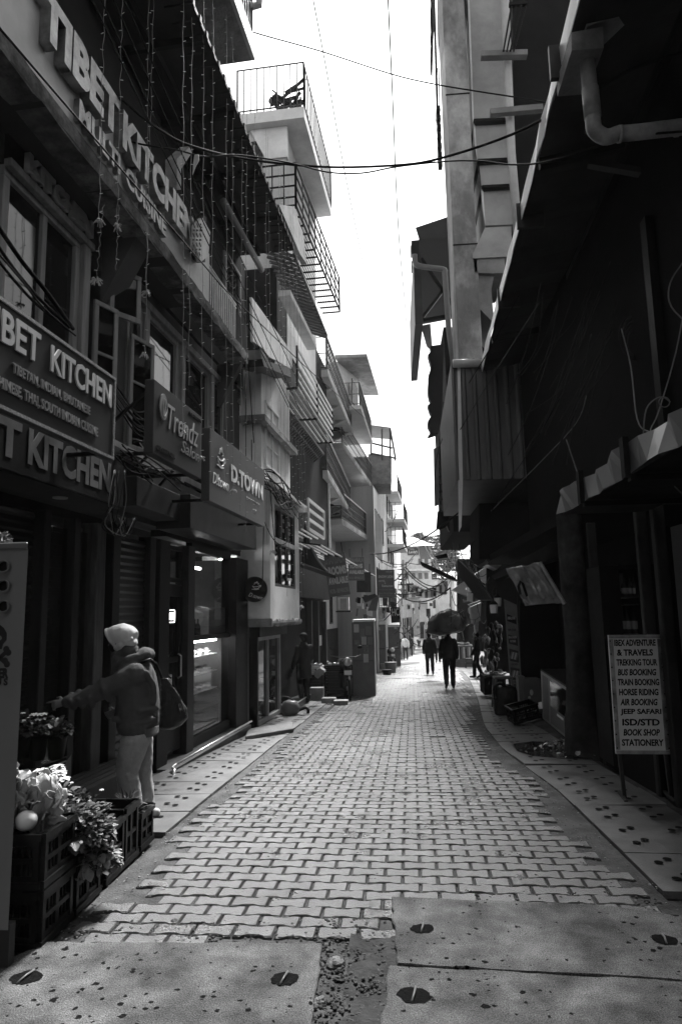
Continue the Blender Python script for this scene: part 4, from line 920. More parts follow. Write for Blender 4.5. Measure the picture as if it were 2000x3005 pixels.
fbx(1195, 1226, 1609, 1629, 91.5, .2, GRYD, 'panel', hs)
a = Yp(1195, 1629, 91.48); W_ = (Yp(1226, 1629, 91.48) - a).x; H_ = (Yp(1195, 1609, 91.48) - a).z
signtext(hs, a, (1, 0, 0), (0, 0, 1), W_, H_, [('HOTEL', .28, .66, .72, .9, .02), ('Lavish', .1, .94, .25, .66, .03, .2), ('INN', .64, .93, .06, .2, .02)], WHT, .02)
rr = random.Random(9)
hill = MB(); vs = []; nx, ny = 40, 24
for j in range(ny):
    for i in range(nx):
        x = -140 + 300 * i / (nx - 1); y = 104 + 190 * j / (ny - 1); vs.append((x, y, -5 + 20 * (j / (ny - 1)) ** .8 * (1.0 - .2 * (x - 20) / 160) + 3 * mnoise.noise(Vector((x * .03, y * .03, 0)))))
hill.v = vs; hill.f = [(j * nx + i, j * nx + i + 1, (j + 1) * nx + i + 1, (j + 1) * nx + i) for j in range(ny - 1) for i in range(nx - 1)]; hill.mi = [0] * len(hill.f)
hl = hill.build('hills', M('hill scrub', .07, .9, .4, .2, .3, bscale=2), fix=False, smooth=True); hl['kind'] = 'structure'
def deodar(px, pyt, pyb, Y, lab, seed):
    rr = random.Random(seed); a = Yp(px, pyb, Y); b = Yp(px + rr.uniform(-3, 3), pyt, Y); H_ = (b - a).length
    t = thing('deodar_tree', lab, 'tree', a, 'cedar trees on the hill')
    mb = MB(); mb.tube([a, a.lerp(b, .5) + Vector((.1, 0, 0)), b], [H_ * .02, H_ * .013, .03], 7)
    lv = 9; tips = []
    for k in range(lv):
        z = .25 + .75 * k / lv; r = H_ * (.36 - .2 * k / lv) * rr.uniform(.75, 1.1)
        for q in range(6):
            an = rr.uniform(0, 6.28); s = a.lerp(b, z); e = s + Vector((math.cos(an) * r, math.sin(an) * r, rr.uniform(-.02, .05) * H_)); mb.tube([s, e], [.05, .02], 4); tips.append((s, e))
    mb.build('trunk', DRKW, t)
    mb = MB()
    for s, e in tips:
        for _ in range(70):
            c = s.lerp(e, rr.uniform(.25, 1.05)) + Vector((rr.gauss(0, .35), rr.gauss(0, .35), rr.gauss(0, .1))); sz = rr.uniform(.1, .24)
            d1 = Vector((rr.uniform(-1, 1), rr.uniform(-1, 1), rr.uniform(-.3, .3))) * sz; d2 = Vector((rr.uniform(-1, 1), rr.uniform(-1, 1), rr.uniform(-.4, .4))) * sz
            mb.add([c - d1, c + d2, c + d1, c - d2], [(0, 1, 2, 3)])
    mb.build('crown', M('cedar foliage', .05, .8, .4, 3, 0), t, fix=False)
for i, (x, t_, b_, Y, lb) in enumerate([(1222, 1562, 1640, 122, 'broad cedar above the roof of the hotel, leftmost of the cedars'), (1248, 1572, 1650, 118, 'small cedar behind the right end of the hotel roof'), (1278, 1564, 1680, 116, 'tall cedar with a clear trunk right of the hotel'), (1312, 1570, 1690, 120, 'cedar at the right edge of the sky gap, beside the dark eaves'), (1300, 1600, 1700, 110, 'lower cedar in front of the rightmost cedar'), (1262, 1640, 1730, 105, 'dark young cedar just right of the hotel wall'), (1335, 1590, 1700, 124, 'cedar half hidden behind the dark eaves on the right')]): deodar(x, t_, b_, Y, lb, i)
fbx(1262, 1300, 1700, 1850, 84, 6, FAR, 'hillside_wall', None); 
for o in [o for o in sc.objects if o.name.startswith('hillside_wall')]: tag(o, 'plain pale house wall to the right of the hotel', 'building')
for i, (x0, x1, y0, y1, Y, m_, lb) in enumerate([(1196, 1228, 1756, 1870, 66, OFFW, 'grey shed like shop left of the hotel foot'), (1228, 1262, 1772, 1880, 74, FAR, 'pale low shop under the hotel, hung with cloths'), (1262, 1292, 1740, 1880, 70, FAR, 'grey narrow house on the right near the far end'), (1290, 1330, 1700, 1890, 60, PLW, 'taller grey house at the far right of the street')]):
    h_ = thing('far_shop', lb, 'building', Yp((x0 + x1) / 2, y1, Y)); fbx(x0, x1, y0, y1, Y, 4, m_, 'wall', h_); fbx(x0 - 3, x1 + 3, y0 - 4, y0, Y - .8, 5, TIND if i % 2 else CONC, 'roof', h_)
    fbx(x0 + 4, x0 + 14, (y0 + y1) / 2, y1 - 6, Y - .1, .2, BLK, 'door', h_)
    if y1 - y0 > 110: fbx(x0 + 8, x0 + 18, y0 + 20, y0 + 45, Y - .1, .2, GRYD, 'window', h_)
# ================================================================ RIGHT SIDE
random.seed(31)
zR = CAM_H + 4.7
A_ = Zp(1640, 238, zR); B_ = Zp(1415, 1090, zR)
dr_ = (A_ - B_).normalized(); A0 = A_ + dr_ * 14; nR = Vector((1, 0, 0)) - dr_ * dr_.x; nR.z = 0; nR.normalize()
if nR.x < 0: nR = -nR
YB = B_.y
rc = thing('market_canopy', 'huge dark corrugated roof canopy with a pale bent fascia on the right', 'canopy', A_)
mb = MB(); n_ = 46; 
P_ = []
for i in range(n_ + 1):
    q = B_.lerp(A0, i / n_); P_.append(q)
vs = []; fs = []
for i, q in enumerate(P_):
    for k in range(5):
        off = k * 1.1; vs.append(q + nR * off + ZV * (.02 + off * .16 + (.018 if i % 2 else -.018)))
for i in range(n_):
    for k in range(4): a = i * 5 + k; fs.append((a, a + 1, a + 6, a + 5))
mb.add(vs, fs); o = mb.build('roof_sheet', M('old roof tin', .03, .6, .35, 3, .15, stain=.3), rc, fix=False)
o.modifiers.new('thickness', 'SOLIDIFY').thickness = .02
mb = MB(); rr = random.Random(3)
fa = []; fb = []
N_ = 60
for i in range(N_ + 1):
    q = B_.lerp(A0, i / N_); w_ = rr.uniform(-.012, .012); fa.append(q - nR * (.02 + w_) - ZV * (.0 + rr.uniform(0, .02))); fb.append(q - nR * (.03 - w_) + ZV * .17)
mb.add(fa + fb, [(i, i + 1, N_ + 2 + i, N_ + 1 + i) for i in range(N_)]); o = mb.build('fascia', M('bent white tin', .88, .4, .1, 4, .1, metal=.1, stain=.1), rc, fix=False); o.modifiers.new('thickness', 'SOLIDIFY').thickness = .008
for (px, py) in ((1637, 190), (1533, 640), (1474, 880)):   # gutter brackets
    q = Zp(px, py, zR); mb = MB(); mb.slab([q - nR * .07 - ZV * .12, q + nR * .25 - ZV * .12, q + nR * .25 + ZV * .2, q - nR * .07 + ZV * .2], dr_ * -.05); mb.build('gutter_bracket', TIND, rc)
for off in (.9, 2.0, 3.1):
    mb = MB(); a, b = B_ + nR * off + ZV * (off * .16 - .08), A0 + nR * off + ZV * (off * .16 - .08); mb.bar(a, b, .06, .1); mb.build('purlin', BLK, rc)
for t in (.08, .3, .5, .7, .9):
    q = B_.lerp(A0, t); mb = MB(); mb.bar(q + ZV * -.06, q + nR * 3.6 + ZV * (-.06 + 3.6 * .16), .07, .1); mb.build('rafter', BLK, rc)
for t in (.3, .5, .7):
    q = B_.lerp(A0, t); mb = MB(); mb.bar(q + nR * .5 + ZV * -.1, q + nR * 3.4 - ZV * 1.2 + dr_ * .3, .09, .06); mb.build('brace', TIND, rc)
# wall behind the canopy (upper front of the market house)
mh = thing('market_house', 'dark timber and tin market house with open shops under the right hand canopy', 'building', Rt.p(5, -.5, 0))
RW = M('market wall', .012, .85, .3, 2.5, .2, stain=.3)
uR1 = (B_ - Rt.o).dot(Rt.u)
mb = MB(); mb.fbox(Rt, -14, uR1, -3.2, -.35, 2.9, 7.6); mb.fbox(Rt, -14, .8, -3.2, -.0, -.3, 2.9); mb.build('upper_wall', RW, mh)  # runs on unseen behind the camera, extended to darken the foreground
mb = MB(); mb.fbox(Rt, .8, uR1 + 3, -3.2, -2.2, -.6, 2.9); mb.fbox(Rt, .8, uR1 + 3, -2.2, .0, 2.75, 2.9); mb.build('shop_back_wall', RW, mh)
# faint painted shop letters on the upper wall
text('Fresh', Rt.p(6.1, -.34, 3.1), -Rt.u, ZV, 1.0, .3, .004, M('faint lettering', .06, .7, .3, 5, .1), mh, .02, .1)
for u in (2.2, 3.6, 5.2, 6.4):
    mb = MB(); mb.fbox(Rt, u, u + .14, -.35, -.27, 2.9, 5.4); mb.build('wall_post', BLK, mh)
for a, b, z0, z1 in ():
    win(mh, Rt, a, b, z0, z1, -.3, 2, 1, GRYD, GLD, .06, .04)
# tall concrete column and the stepped pale bay beyond the canopy
th_ = thing('tall_house', 'tall house with a pitted concrete column, stepped pale bay and long drain pipe', 'building', Yp(1380, 1100, YB + 1))
Yc = YB + 1.2
mb = MB(); zt = 22
a, b = Yp(1343, 1000, Yc), Yp(1413, 1000, Yc); mb.box(((a.x + b.x) / 2, Yc + .6, zt / 2 + 4.6), (b.x - a.x, 1.2, zt)); col = bevel(mb.build('concrete_column', None or M('pitted concrete', .42, .85, .3, 2.2, 1.0, bscale=14, stain=.55, stretch=(1, 1, .6)), th_), .02)
for y in (278, 720): 
    p = Yp(1320, y, Yc); mb = MB(); mb.box(((a.x + b.x) / 2, Yc - .005, p.z), (b.x - a.x + .03, .03, .02)); mb.build('cast_joint', BLK, th_)
BAYM = M('pale bay boards', .38, .7, .15, 1.2, .1, stain=.3)
def facing(parent, px, Y, dp, mat, name, ext=True):
    mb = MB(); mb.slab([Yp(x, y, Y) for x, y in px], Vector((0, dp, 0))); return mb.build(name, mat, parent)
facing(th_, [(1360, -400), (1480, -400), (1490, 350), (1390, 350), (1375, 20), (1362, -20)], Yc + .4, 3, BAYM, 'bay_panel')
facing(th_, [(1356, -400), (1362, -400), (1392, 420), (1388, 430)], Yc + .35, .05, PLW, 'corner_strip')
for i, (x0, x1, y0, y1) in enumerate(((1392, 1500, 352, 468), (1404, 1502, 470, 545), (1416, 1506, 547, 662))):
    facing(th_, [(x0, y0 + 3), (x1, y0 - 2), (x1 + 3, y1 - 4), (x0 + 7, y1)], Yc + .3 - .08 * i, 2.5, BAYM, 'bay_step')
    facing(th_, [(x0 - 3, y0 - 4), (x1 + 2, y0 - 9), (x1 + 2, y0 - 2), (x0 + 2, y0 + 4)], Yc + .15 - .08 * i, 2.5, BLK, 'drip_edge')
    facing(th_, [(x0 - 5, y0 + 3), (x0, y0 + 3), (x0 + 7, y1), (x0 - 1, y1 - 50)], Yc + .28 - .08 * i, .1, PLW if i != 1 else BLK, 'corner_strip')
facing(th_, [(1422, 668), (1500, 664), (1500, 752), (1386, 758), (1386, 745)], Yc - .05, 2, BAYM, 'bay_skirt')
facing(th_, [(1388, 760), (1480, 752), (1480, 800), (1448, 802), (1392, 800)], Yc, 1.5, PLG, 'bay_base')
facing(th_, [(1395, 803), (1450, 803), (1440, 850), (1450, 950), (1400, 900)], Yc + .1, 1.5, PLG, 'bay_foot')
mb = MB(); mb.tube([Yp(1478, -60, Yc - .15), Yp(1499, 450, Yc - .15), Yp(1518, 680, Yc - .15)], .095, 12); mb.build('drain_pipe', M('drain pipe grey', .42, .4, .12, 5, .05), th_, True)
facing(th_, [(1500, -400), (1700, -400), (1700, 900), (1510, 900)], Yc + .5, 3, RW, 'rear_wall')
mb = MB(); mb.bar(Yp(1410, 164, Yc - .4), Yp(1545, 160, Yc - .4), .16, .13); mb.build('wall_beam', PLG, th_); mb = MB(); mb.bar(Yp(1437, 332, Yc - .4), Yp(1590, 318, Yc - .4), .14, .13); mb.build('wall_beam', PLG, th_)
mb = MB()
for k in range(4): mb.bar(Yp(1476 + 10 * k, 150, Yc - .6), Yp(1500 + 14 * k, 15, Yc - .6), .04)
mb.bar(Yp(1492, 15, Yc - .6), Yp(1545, 10, Yc - .6), .08); mb.build('window_grille', BLK, th_)
# corrugated side wall of the market's far end
cw = thing('corrugated_side_room', 'boxed out upper room clad in grey corrugated sheet, facing down the street', 'building', Yp(1480, 1400, YB))
mb = MB(); a, b = Yp(1338, 1410, YB), Yp(1660, 1410, YB); n_ = 60; z0, z1 = a.z, Yp(1400, 1060, YB).z
vs = []
for i in range(n_ + 1):
    x = a.x + (b.x - a.x) * i / n_; ph = i % 6; y = YB - (.05 if ph in (0, 1) else 0); vs += [(x, y, z0), (x, y, z1 + (x - a.x) * .10)]
mb.add(vs, [(2 * i, 2 * i + 2, 2 * i + 3, 2 * i + 1) for i in range(n_)]); o = mb.build('sheet_wall', M('corrugated grey', .16, .5, .25, 1.5, .15, metal=.2, stain=.35, stretch=(1, 1, .3)), cw, fix=False)
mb = MB(); mb.slab([(a.x, YB + .01, z0), (b.x, YB + .01, z0), (b.x + .5, YB + 5, z0), (a.x + .1, YB + 5, z0)], ZV * .05); mb.slab([(a.x, YB + .01, z0 + .05), (a.x + .1, YB + 5, z0 + .05), (a.x + .1, YB + 5, z1), (a.x, YB + .01, z1)], Vector((.05, 0, 0))); mb.build('floor_and_street_wall', TIND, cw)
mb = MB(); mb.slab([Yp(1341, 1062, YB - .02), Yp(1349, 1062, YB - .02), Yp(1357, 1412, YB - .02), Yp(1353, 1545, YB - .02), Yp(1346, 1560, YB - .02), Yp(1344, 1400, YB - .02)], Vector((0, .06, 0))); mb.build('corner_strip', PLW, cw)  # white strip painted where the corner of the room catches light
mb = MB(); mb.tube([Yp(1328, 1067, YB - .1), Yp(1410, 1065, YB - .1)], .085, 14); mb.build('pipe_stub', M('drain pipe grey', .4), cw, True)
# big elbow pipe under the canopy, near
ep = thing('elbow_pipe', 'fat pale drain pipe with an elbow hanging from the box gutter, top right', 'pipe', Yp(1720, 100, 4.6))
Ye = 5.2; PIPE = M('stained pipe', .4, .42, .3, 6, .1, stain=.45)
mb = MB(); mb.tube(smoothpath([Yp(1718, 150, Ye), Yp(1728, 250, Ye), Yp(1738, 350, Ye), Yp(1745, 383, Ye), Yp(1775, 402, Ye), Yp(1810, 393, Ye)], 5) + [Yp(1870, 388, Ye), Yp(2060, 365, Ye - .1)], .062, 20); mb.build('pipe', PIPE, ep, True)
for p, q in (((1730, 262), (1738, 345)), ((1812, 394), (1822, 393)), ((1980, 376), (1990, 375))):
    mb = MB(); mb.tube([Yp(*p, Ye), Yp(*q, Ye)], .068, 20); mb.build('collar', PIPE, ep, True)
mb = MB(); mb.slab([Yp(x, y, Ye - .15) for x, y in ((1675, 95), (1768, 78), (1770, 140), (1676, 148))], Vector((0, .5, 0))); mb.slab([Yp(x, y, Ye - .1) for x, y in ((1715, 45), (2100, -90), (2100, -40), (1720, 78))], Vector((0, .4, 0))); mb.build('gutter_box', CONC, ep)
# bent tin awning on the near right
n_aw = Rt.d - 1.55; dA = 1.55; zA0 = CAM_H + .548 * dA; zA1 = CAM_H + .668 * dA
ta = thing('tin_awning', 'low awning edged with a dented pale metal gutter sheet above the bottles shop', 'awning', Rt.p(4, n_aw, zA0))
u1 = Rt.U(1640, 1520, n_aw); u0 = .4; N_ = 34; rr = random.Random(8); fa = []; fb = []
for i in range(N_ + 1):
    u = u0 + (u1 - u0) * i / N_; w_ = .02 * math.sin(u * 5.1) + .012 * math.sin(u * 13 + 1) + rr.uniform(-.012, .012); s_ = .010 * math.sin(u * 3.3) + rr.uniform(-.004, .004)
    fa.append(Rt.p(u, n_aw + w_, zA0 + s_)); fb.append(Rt.p(u, n_aw - w_ * 1.4, zA1 + s_ * 1.2))
mb = MB(); mb.add(fa + fb, [(i, i + 1, N_ + 2 + i, N_ + 1 + i) for i in range(N_)]); o = mb.build('gutter_sheet', M('dented tin', .28, .35, .12, 2.5, .25, metal=.55, bscale=3), ta, False, fix=False); o.modifiers.new('thickness', 'SOLIDIFY').thickness = .004
mb = MB(); mb.fbox(Rt, u0, u1, -.0, n_aw - .03, zA0 + .01, zA0 + .05); mb.build('roof_board', BLK, ta)
for x, y in ((1850, 1380), (1715, 1450)):
    u = Rt.U(x, y, n_aw); mb = MB(); mb.fbox(Rt, u - .035, u + .035, n_aw + .015, n_aw + .05, zA0 - .03, zA1 + .05); mb.fbox(Rt, u - .03, u + .03, .0, n_aw + .014, zA0 - .05, zA0 - .01); mb.build('gutter_bracket', BLK, ta)
mb = MB(); mb.fbox(Rt, .8, 3.4, -.2, n_aw - .2, zA0 - .35, zA0 - .02); mb.build('shutter_box', TIND, ta)
# shop front bits (near right)
mb = MB()
for x, w_ in ((1985, .1), (1930, .08), (1775, .06)):
    u = Rt.U(x, 2100, -.05); mb = MB(); mb.fbox(Rt, u, u + w_, -.1, -.0, -.3, 2.6); bevel(mb.build('door_post', M('dark post', .035, .6, .4, 4, .3), mh), .01)
u = Rt.U(1990, 1700, -.02); mb = MB(); mb.fbox(Rt, u - .5, u, -.1, .01, .2, 2.25); mb.build('door_leaf', GRYD, mh)
mb = MB(); mb.fbox(Rt, Rt.U(1905, 2000), Rt.U(1690, 2000), -.6, -.02, -.4, .45); mb.build('plinth_wall', RW, mh)
# round worn column
c = G(1716, 2216); col = thing('worn_column', 'thick round peeling column between the glass counter and the bottle shop', 'column', c)
prof = [(.24, -.1), (.2, .1), (.17, .5), (.155, 1.0), (.15, 2.0), (.15, 3.0)]
mb = MB(); vs = []; n_ = 28; P2_ = []
for r_, h in [(.235, -.1), (.225, .08), (.2, .25), (.19, .4), (.17, .55), (.155, .8), (.15, 1.2), (.15, 1.7), (.15, 2.2), (.15, 2.9)]:
    for k in range(n_):
        a = 2 * math.pi * k / n_; w_ = 1 + .16 * mnoise.noise(Vector((math.cos(a) * 2, math.sin(a) * 2, h * 3))) * (1.4 if h < .9 else .25); vs.append(c + Vector((math.cos(a) * r_ * w_, math.sin(a) * r_ * w_, h)))
mb.add(vs, [(i * n_ + k, i * n_ + (k + 1) % n_, (i + 1) * n_ + (k + 1) % n_, (i + 1) * n_ + k) for i in range(9) for k in range(n_)]); mb.build('shaft', M('peeling column', .05, .85, .5, 5, .9, bscale=18, stain=.5), col, True)
# small fridge with bottles behind the travel sign
fr_ = thing('bottle_cooler', 'dim glass fronted drinks cooler with two rows of bottles behind the travel sign', 'cooler', Rt.p(Rt.U(1860, 1760, -.3), -.4, 0))
Yf = 7.6
def fb_(x0, x1, y0, y1, Y, dp, mat, name, parent): return fbx(x0, x1, y0, y1, Y, dp, mat, name, parent)
fb_(1800, 1925, 1660, 2250, Yf + .5, .1, BLK, 'back', fr_); fb_(1800, 1812, 1660, 2250, Yf, .5, BLK, 'side_panel', fr_); fb_(1915, 1925, 1660, 2250, Yf, .5, BLK, 'side_panel', fr_); fb_(1812, 1915, 1655, 1668, Yf, .5, BLK, 'top', fr_)
for y in (1750, 1772, 1860): fb_(1812, 1915, y, y + 5, Yf + .02, .46, GRYD, 'shelf', fr_)
fb_(1812, 1915, 1680, 1735, Yf + .47, .02, M('cooler back light', .16, .7, .1, 3, 0), 'card', fr_)
def bottle(p, h, s=1):
    mb = MB(); mb.lathe(p, [(.030, 0), (.032, .01), (.032, h * .55), (.012, h * .75), (.012, h * .97), (.014, h)], 12); o = mb.build('bottle', M('bottle glass', .03, .1, .1, 3, 0), None, True)
    mb = MB(); mb.lathe(p + ZV * h * .15, [(.033, 0), (.033, h * .3)], 12); mb.build('paper_label', M('bottle paper', .32, .7, .3, 14, 0), o); return o
k_ = 0
for row, (y, xs) in enumerate(((1750, (1832, 1848, 1864, 1879, 1893)), (1858, (1828, 1842, 1862, 1882, 1902)))):
    for x in xs:
        p = Yp(x, y, Yf + .12); o = bottle(p, .2 if row == 0 else .29); tag(o, 'dark bottle with pale paper label, %s on the %s shelf of the drinks cooler' % (('leftmost', 'second', 'third', 'fourth', 'rightmost')[k_ % 5], 'upper' if row == 0 else 'lower'), 'bottle', 'bottles on the %s cooler shelf' % ('upper' if row == 0 else 'lower')); k_ += 1
# travel sign on two legs
c0 = Yp(1788, 1862, 5.75); Ys = G(1818, 2345).y
def SG(x, y): return Yp(x, y, Ys)
TL, TR, BL, BR = SG(1783, 1864), SG(1941, 1862), SG(1806, 2212), SG(1966, 2216)
up_ = (TL - BL).normalized(); rg = (BR - BL).normalized(); Wd = (BR - BL).length * .99; Ht = (TL - BL).length; rg = (rg - up_ * rg.dot(up_)).normalized(); nn_ = rg.cross(up_)
ts = thing('travel_sign', 'tall white hand lettered travel agency board on thin legs, listing bus, train and air booking', 'sign', SG(1830, 2345))
mb = MB(); mb.slab([BL, BL + rg * Wd, BL + rg * Wd + up_ * Ht, BL + up_ * Ht], -nn_ * .02); mb.build('panel', M('board white', .8, .5, .08, 4, .05, stain=.12), ts)
mb = MB(); e = .035
for a, b in ((0, 1),):
    mb.slab([BL, BL + rg * Wd, BL + rg * Wd + up_ * e * .8, BL + up_ * e * .8], nn_ * .012); mb.slab([BL + up_ * (Ht - e * .8), BL + rg * Wd + up_ * (Ht - e * .8), BL + rg * Wd + up_ * Ht, BL + up_ * Ht], nn_ * .012)
    mb.slab([BL + up_ * e, BL + rg * e + up_ * e, BL + rg * e + up_ * (Ht - e), BL + up_ * (Ht - e)], nn_ * .012); mb.slab([BL + rg * (Wd - e) + up_ * e, BL + rg * Wd + up_ * e, BL + rg * Wd + up_ * (Ht - e), BL + rg * (Wd - e) + up_ * (Ht - e)], nn_ * .012)
frm = mb.build('frame', M('flaking frame', .4, .6, .4, 9, .3, stain=.5), ts)
mb = MB()
for s_ in (.02, .98):
    for k in range(9): p = BL + rg * Wd * s_ + up_ * Ht * (.05 + .9 * k / 8) + nn_ * .013; mb.lathe(p, [(.007, 0), (.005, .004)], 8, nn_)
mb.build('rivet', BLK, frm)
rows = ['IBEX ADVENTURE', '& TRAVELS', 'TREKKING TOUR', 'BUS BOOKING', 'TRAIN BOOKING', 'HORSE RIDING', 'AIR BOOKING', 'JEEP SAFARI', 'ISD/STD', 'BOOK SHOP', 'STATIONERY']
xs_ = [(.1, .92), (.14, .85), (.12, .92), (.13, .89), (.12, .93), (.13, .9), (.14, .87), (.13, .93), (.15, .88), (.16, .87), (.12, .93)]
signtext(ts, BL + nn_ * .001, rg, up_, Wd, Ht, [(t, a, a + (b - a) * .96, .912 - i * .084 - .006, .912 - i * .084 + .05, .035, .2 if t in ('BUS BOOKING', 'AIR BOOKING', 'BOOK SHOP') else .04) for i, (t, (a, b)) in enumerate(zip(rows, xs_))], BLAKP, .002)
for s_ in (.07, .93):
    a = BL + rg * Wd * s_ - nn_ * .03; f = Vector((a.x, a.y, gz(a.y))); mb = MB(); mb.bar(a + up_ * .1, f + ZV * .01 + Vector((.02, 0, 0)), .03); mb.build('leg', GRYD, ts)
    mb = MB(); mb.bar(f + Vector((-.02, -.17, .015)), f + Vector((.03, .17, .015)), .03, .02); mb.build('foot', GRYD, ts)
# glass counter front with mirror pane leaning out of the shop
mc = thing('mirror_counter', 'aluminium framed counter with a reflecting pane beside the worn column', 'counter', G(1625, 2150))
q = [G(1590, 2108), G(1672, 2176)]; yt = [Yp(1585, 1968, q[0].y), Yp(1672, 2025, q[1].y)]
def bil(s, t): return q[0].lerp(q[1], s).lerp(yt[0].lerp(yt[1], s), t)
un = (q[1] - q[0]).normalized(); nm = Vector((un.y, -un.x, 0)); nm = nm if nm.x < 0 else -nm
mb = MB(); al = M('aluminium', .4, .35, .15, 4, .05, metal=.7)
for s in ((0, .06), (.30, .36), (.94, 1)): mb.slab([bil(s[0], .0), bil(s[1], 0), bil(s[1], 1), bil(s[0], 1)], nm * -.04)
for t in ((0, .05), (.94, 1)): mb.slab([bil(.061, t[0]), bil(.299, t[0]), bil(.299, t[1]), bil(.061, t[1])], nm * -.035); mb.slab([bil(.361, t[0]), bil(.939, t[0]), bil(.939, t[1]), bil(.361, t[1])], nm * -.035)
mb.build('frame', al, mc)
mb = MB(); mb.slab([bil(.06, .05), bil(.3, .05), bil(.3, .94), bil(.06, .94)], nm * -.02); mb.slab([bil(.36, .05), bil(.94, .05), bil(.94, .4), bil(.36, .4)], nm * -.02); mb.build('panel', GRY, mc)
mb = MB(); mb.slab([bil(.36, .4), bil(.94, .4), bil(.94, .94), bil(.36, .94)], nm * -.015); mm_ = bpy.data.materials.new('tinted mirror'); mm_.use_nodes = True; b_ = mm_.node_tree.nodes['Principled BSDF']; b_.inputs['Base Color'].default_value = (.35, .35, .35, 1); b_.inputs['Metallic'].default_value = 1; b_.inputs['Roughness'].default_value = .08; mb.build('mirror_pane', mm_, mc)
mb = MB(); mb.slab([bil(.6, .3), bil(.8, .3), bil(.8, .345), bil(.6, .345)], nm * .004); mb.build('sticker', WHT, mc)
mb = MB(); top = [bil(0, 1), bil(1, 1), bil(1, 1) - nm * .5, bil(0, 1) - nm * .5]; mb.slab(top, ZV * .03); mb.slab([bil(0, 0) - nm * .5, bil(0, 1) - nm * .5, bil(1, 1) - nm * .5, bil(1, 0) - nm * .5], -nm * .03); mb.build('top', BLK, mc)
# banner of the chicken shop
bn_ = thing('food_banner', 'narrow standing banner for a fish and chicken fry corner with four food pictures', 'banner', G(1510, 2068))
Yb = G(1515, 2075).y + .6
pts = [Yp(1500, 2062, Yb), Yp(1533, 2062, Yb), Yp(1515, 1775, Yb), Yp(1478, 1758, Yb)]
mb = MB(); mb.slab(pts, Vector((0, .03, 0))); mb.build('panel', M('banner print', .17, .6, .25, 5, .05), bn_)
rgb_ = (pts[1] - pts[0]).normalized(); W_ = (pts[1] - pts[0]).length; upb = (pts[3] - pts[0]).normalized(); H_ = (pts[3] - pts[0]).length; rgb_ = Vector((1, 0, 0)); upb = (upb - rgb_ * 0).normalized()
def bp(fx, fy): return pts[0].lerp(pts[1], fx).lerp(pts[3].lerp(pts[2], fx), fy) - Vector((0, .004, 0))
for f0, f1, kind in ((.79, .86, 'logo'), (.57, .66, 'strip'), (.4, .52, 'dish'), (.22, .34, 'dish'), (.06, .18, 'dish')):
    mb = MB(); mb.slab([bp(.12, f0), bp(.88, f0), bp(.88, f1), bp(.12, f1)], Vector((0, -.003, 0))); mb.build('picture' if kind == 'dish' else 'band', GRYD if kind != 'logo' else BLAKP, bn_)
    if kind == 'dish':
        for k in range(5):
            mb = MB(); c_ = bp(.25 + .12 * k, (f0 + f1) / 2) - Vector((0, .004, 0)); mb.bar(c_ - Vector((.02, 0, .07)), c_ + Vector((.02, 0, .07)), .03, .004); mb.build('food_piece', OFFW if k % 2 else GRY, bn_)
text('FISH & CHICKEN', bp(.14, .62) - Vector((0, .004, 0)), rgb_, ZV, W_ * .72, H_ * .022, .003, OFFW, bn_, .02); text('FRY CORNER', bp(.25, .585) - Vector((0, .004, 0)), rgb_, ZV, W_ * .5, H_ * .022, .003, OFFW, bn_, .02)
text('PAPPU DHABA', bp(.14, .69), rgb_, ZV, W_ * .72, H_ * .025, .003, BLAKP, bn_, .02); text('HIMALAYAN', bp(.16, .805) - Vector((0, .004, 0)), rgb_, ZV, W_ * .68, H_ * .03, .003, OFFW, bn_, .02)
text('CHICKEN', bp(.2, .36), rgb_, ZV, W_ * .6, H_ * .018, .003, BLAKP, bn_, .02); text('FRY CHICKEN', bp(.15, .19), rgb_, ZV, W_ * .6, H_ * .018, .003, BLAKP, bn_, .02)
# crumpled hanging tin sign
cs = thing('crumpled_sign', 'crumpled tin signboard hanging tilted under the dark eaves above the glass counter', 'sign', Yp(1570, 1700, 8.6))
Yq = 8.8; g = [(1484, 1668), (1580, 1652), (1652, 1768), (1540, 1778)]
mb = MB(); N_ = 14; vs = []
for j in range(N_ + 1):
    for i in range(N_ + 1):
        s, t = i / N_, j / N_; a_ = Yp(*g[0], Yq + .3).lerp(Yp(*g[1], Yq), s); b_ = Yp(*g[3], Yq + .1).lerp(Yp(*g[2], Yq - .2), s); p = a_.lerp(b_, t)
        vs.append(p + Vector((0, .07 * mnoise.noise(Vector((s * 5, t * 3, 7))) + .015 * math.sin(s * 40), .03 * mnoise.noise(Vector((s * 4, t * 4, 2))))))
mb.add(vs, [(j * (N_ + 1) + i, j * (N_ + 1) + i + 1, (j + 1) * (N_ + 1) + i + 1, (j + 1) * (N_ + 1) + i) for j in range(N_) for i in range(N_)])
o = mb.build('sheet', M('crumpled sheet', .2, .3, .6, 3, .3, metal=.3, bscale=8), cs, True, fix=False); o.modifiers.new('t', 'SOLIDIFY').thickness = .01
mb = MB(); mb.bar(Yp(1583, 1650, Yq - .1), Yp(1655, 1772, Yq - .3), .035); mb.build('frame_bar', M('sign frame pale', .25, .5), cs)
mb = MB(); mb.tube([Yp(1525, 1745, Yq - .1), Yp(1520, 1720, Yq - .1), Yp(1526, 1706, Yq - .1), Yp(1532, 1712, Yq - .1), Yp(1545, 1750, Yq - .1)], .018, 6); mb.build('painted_mark', BLAKP, cs)
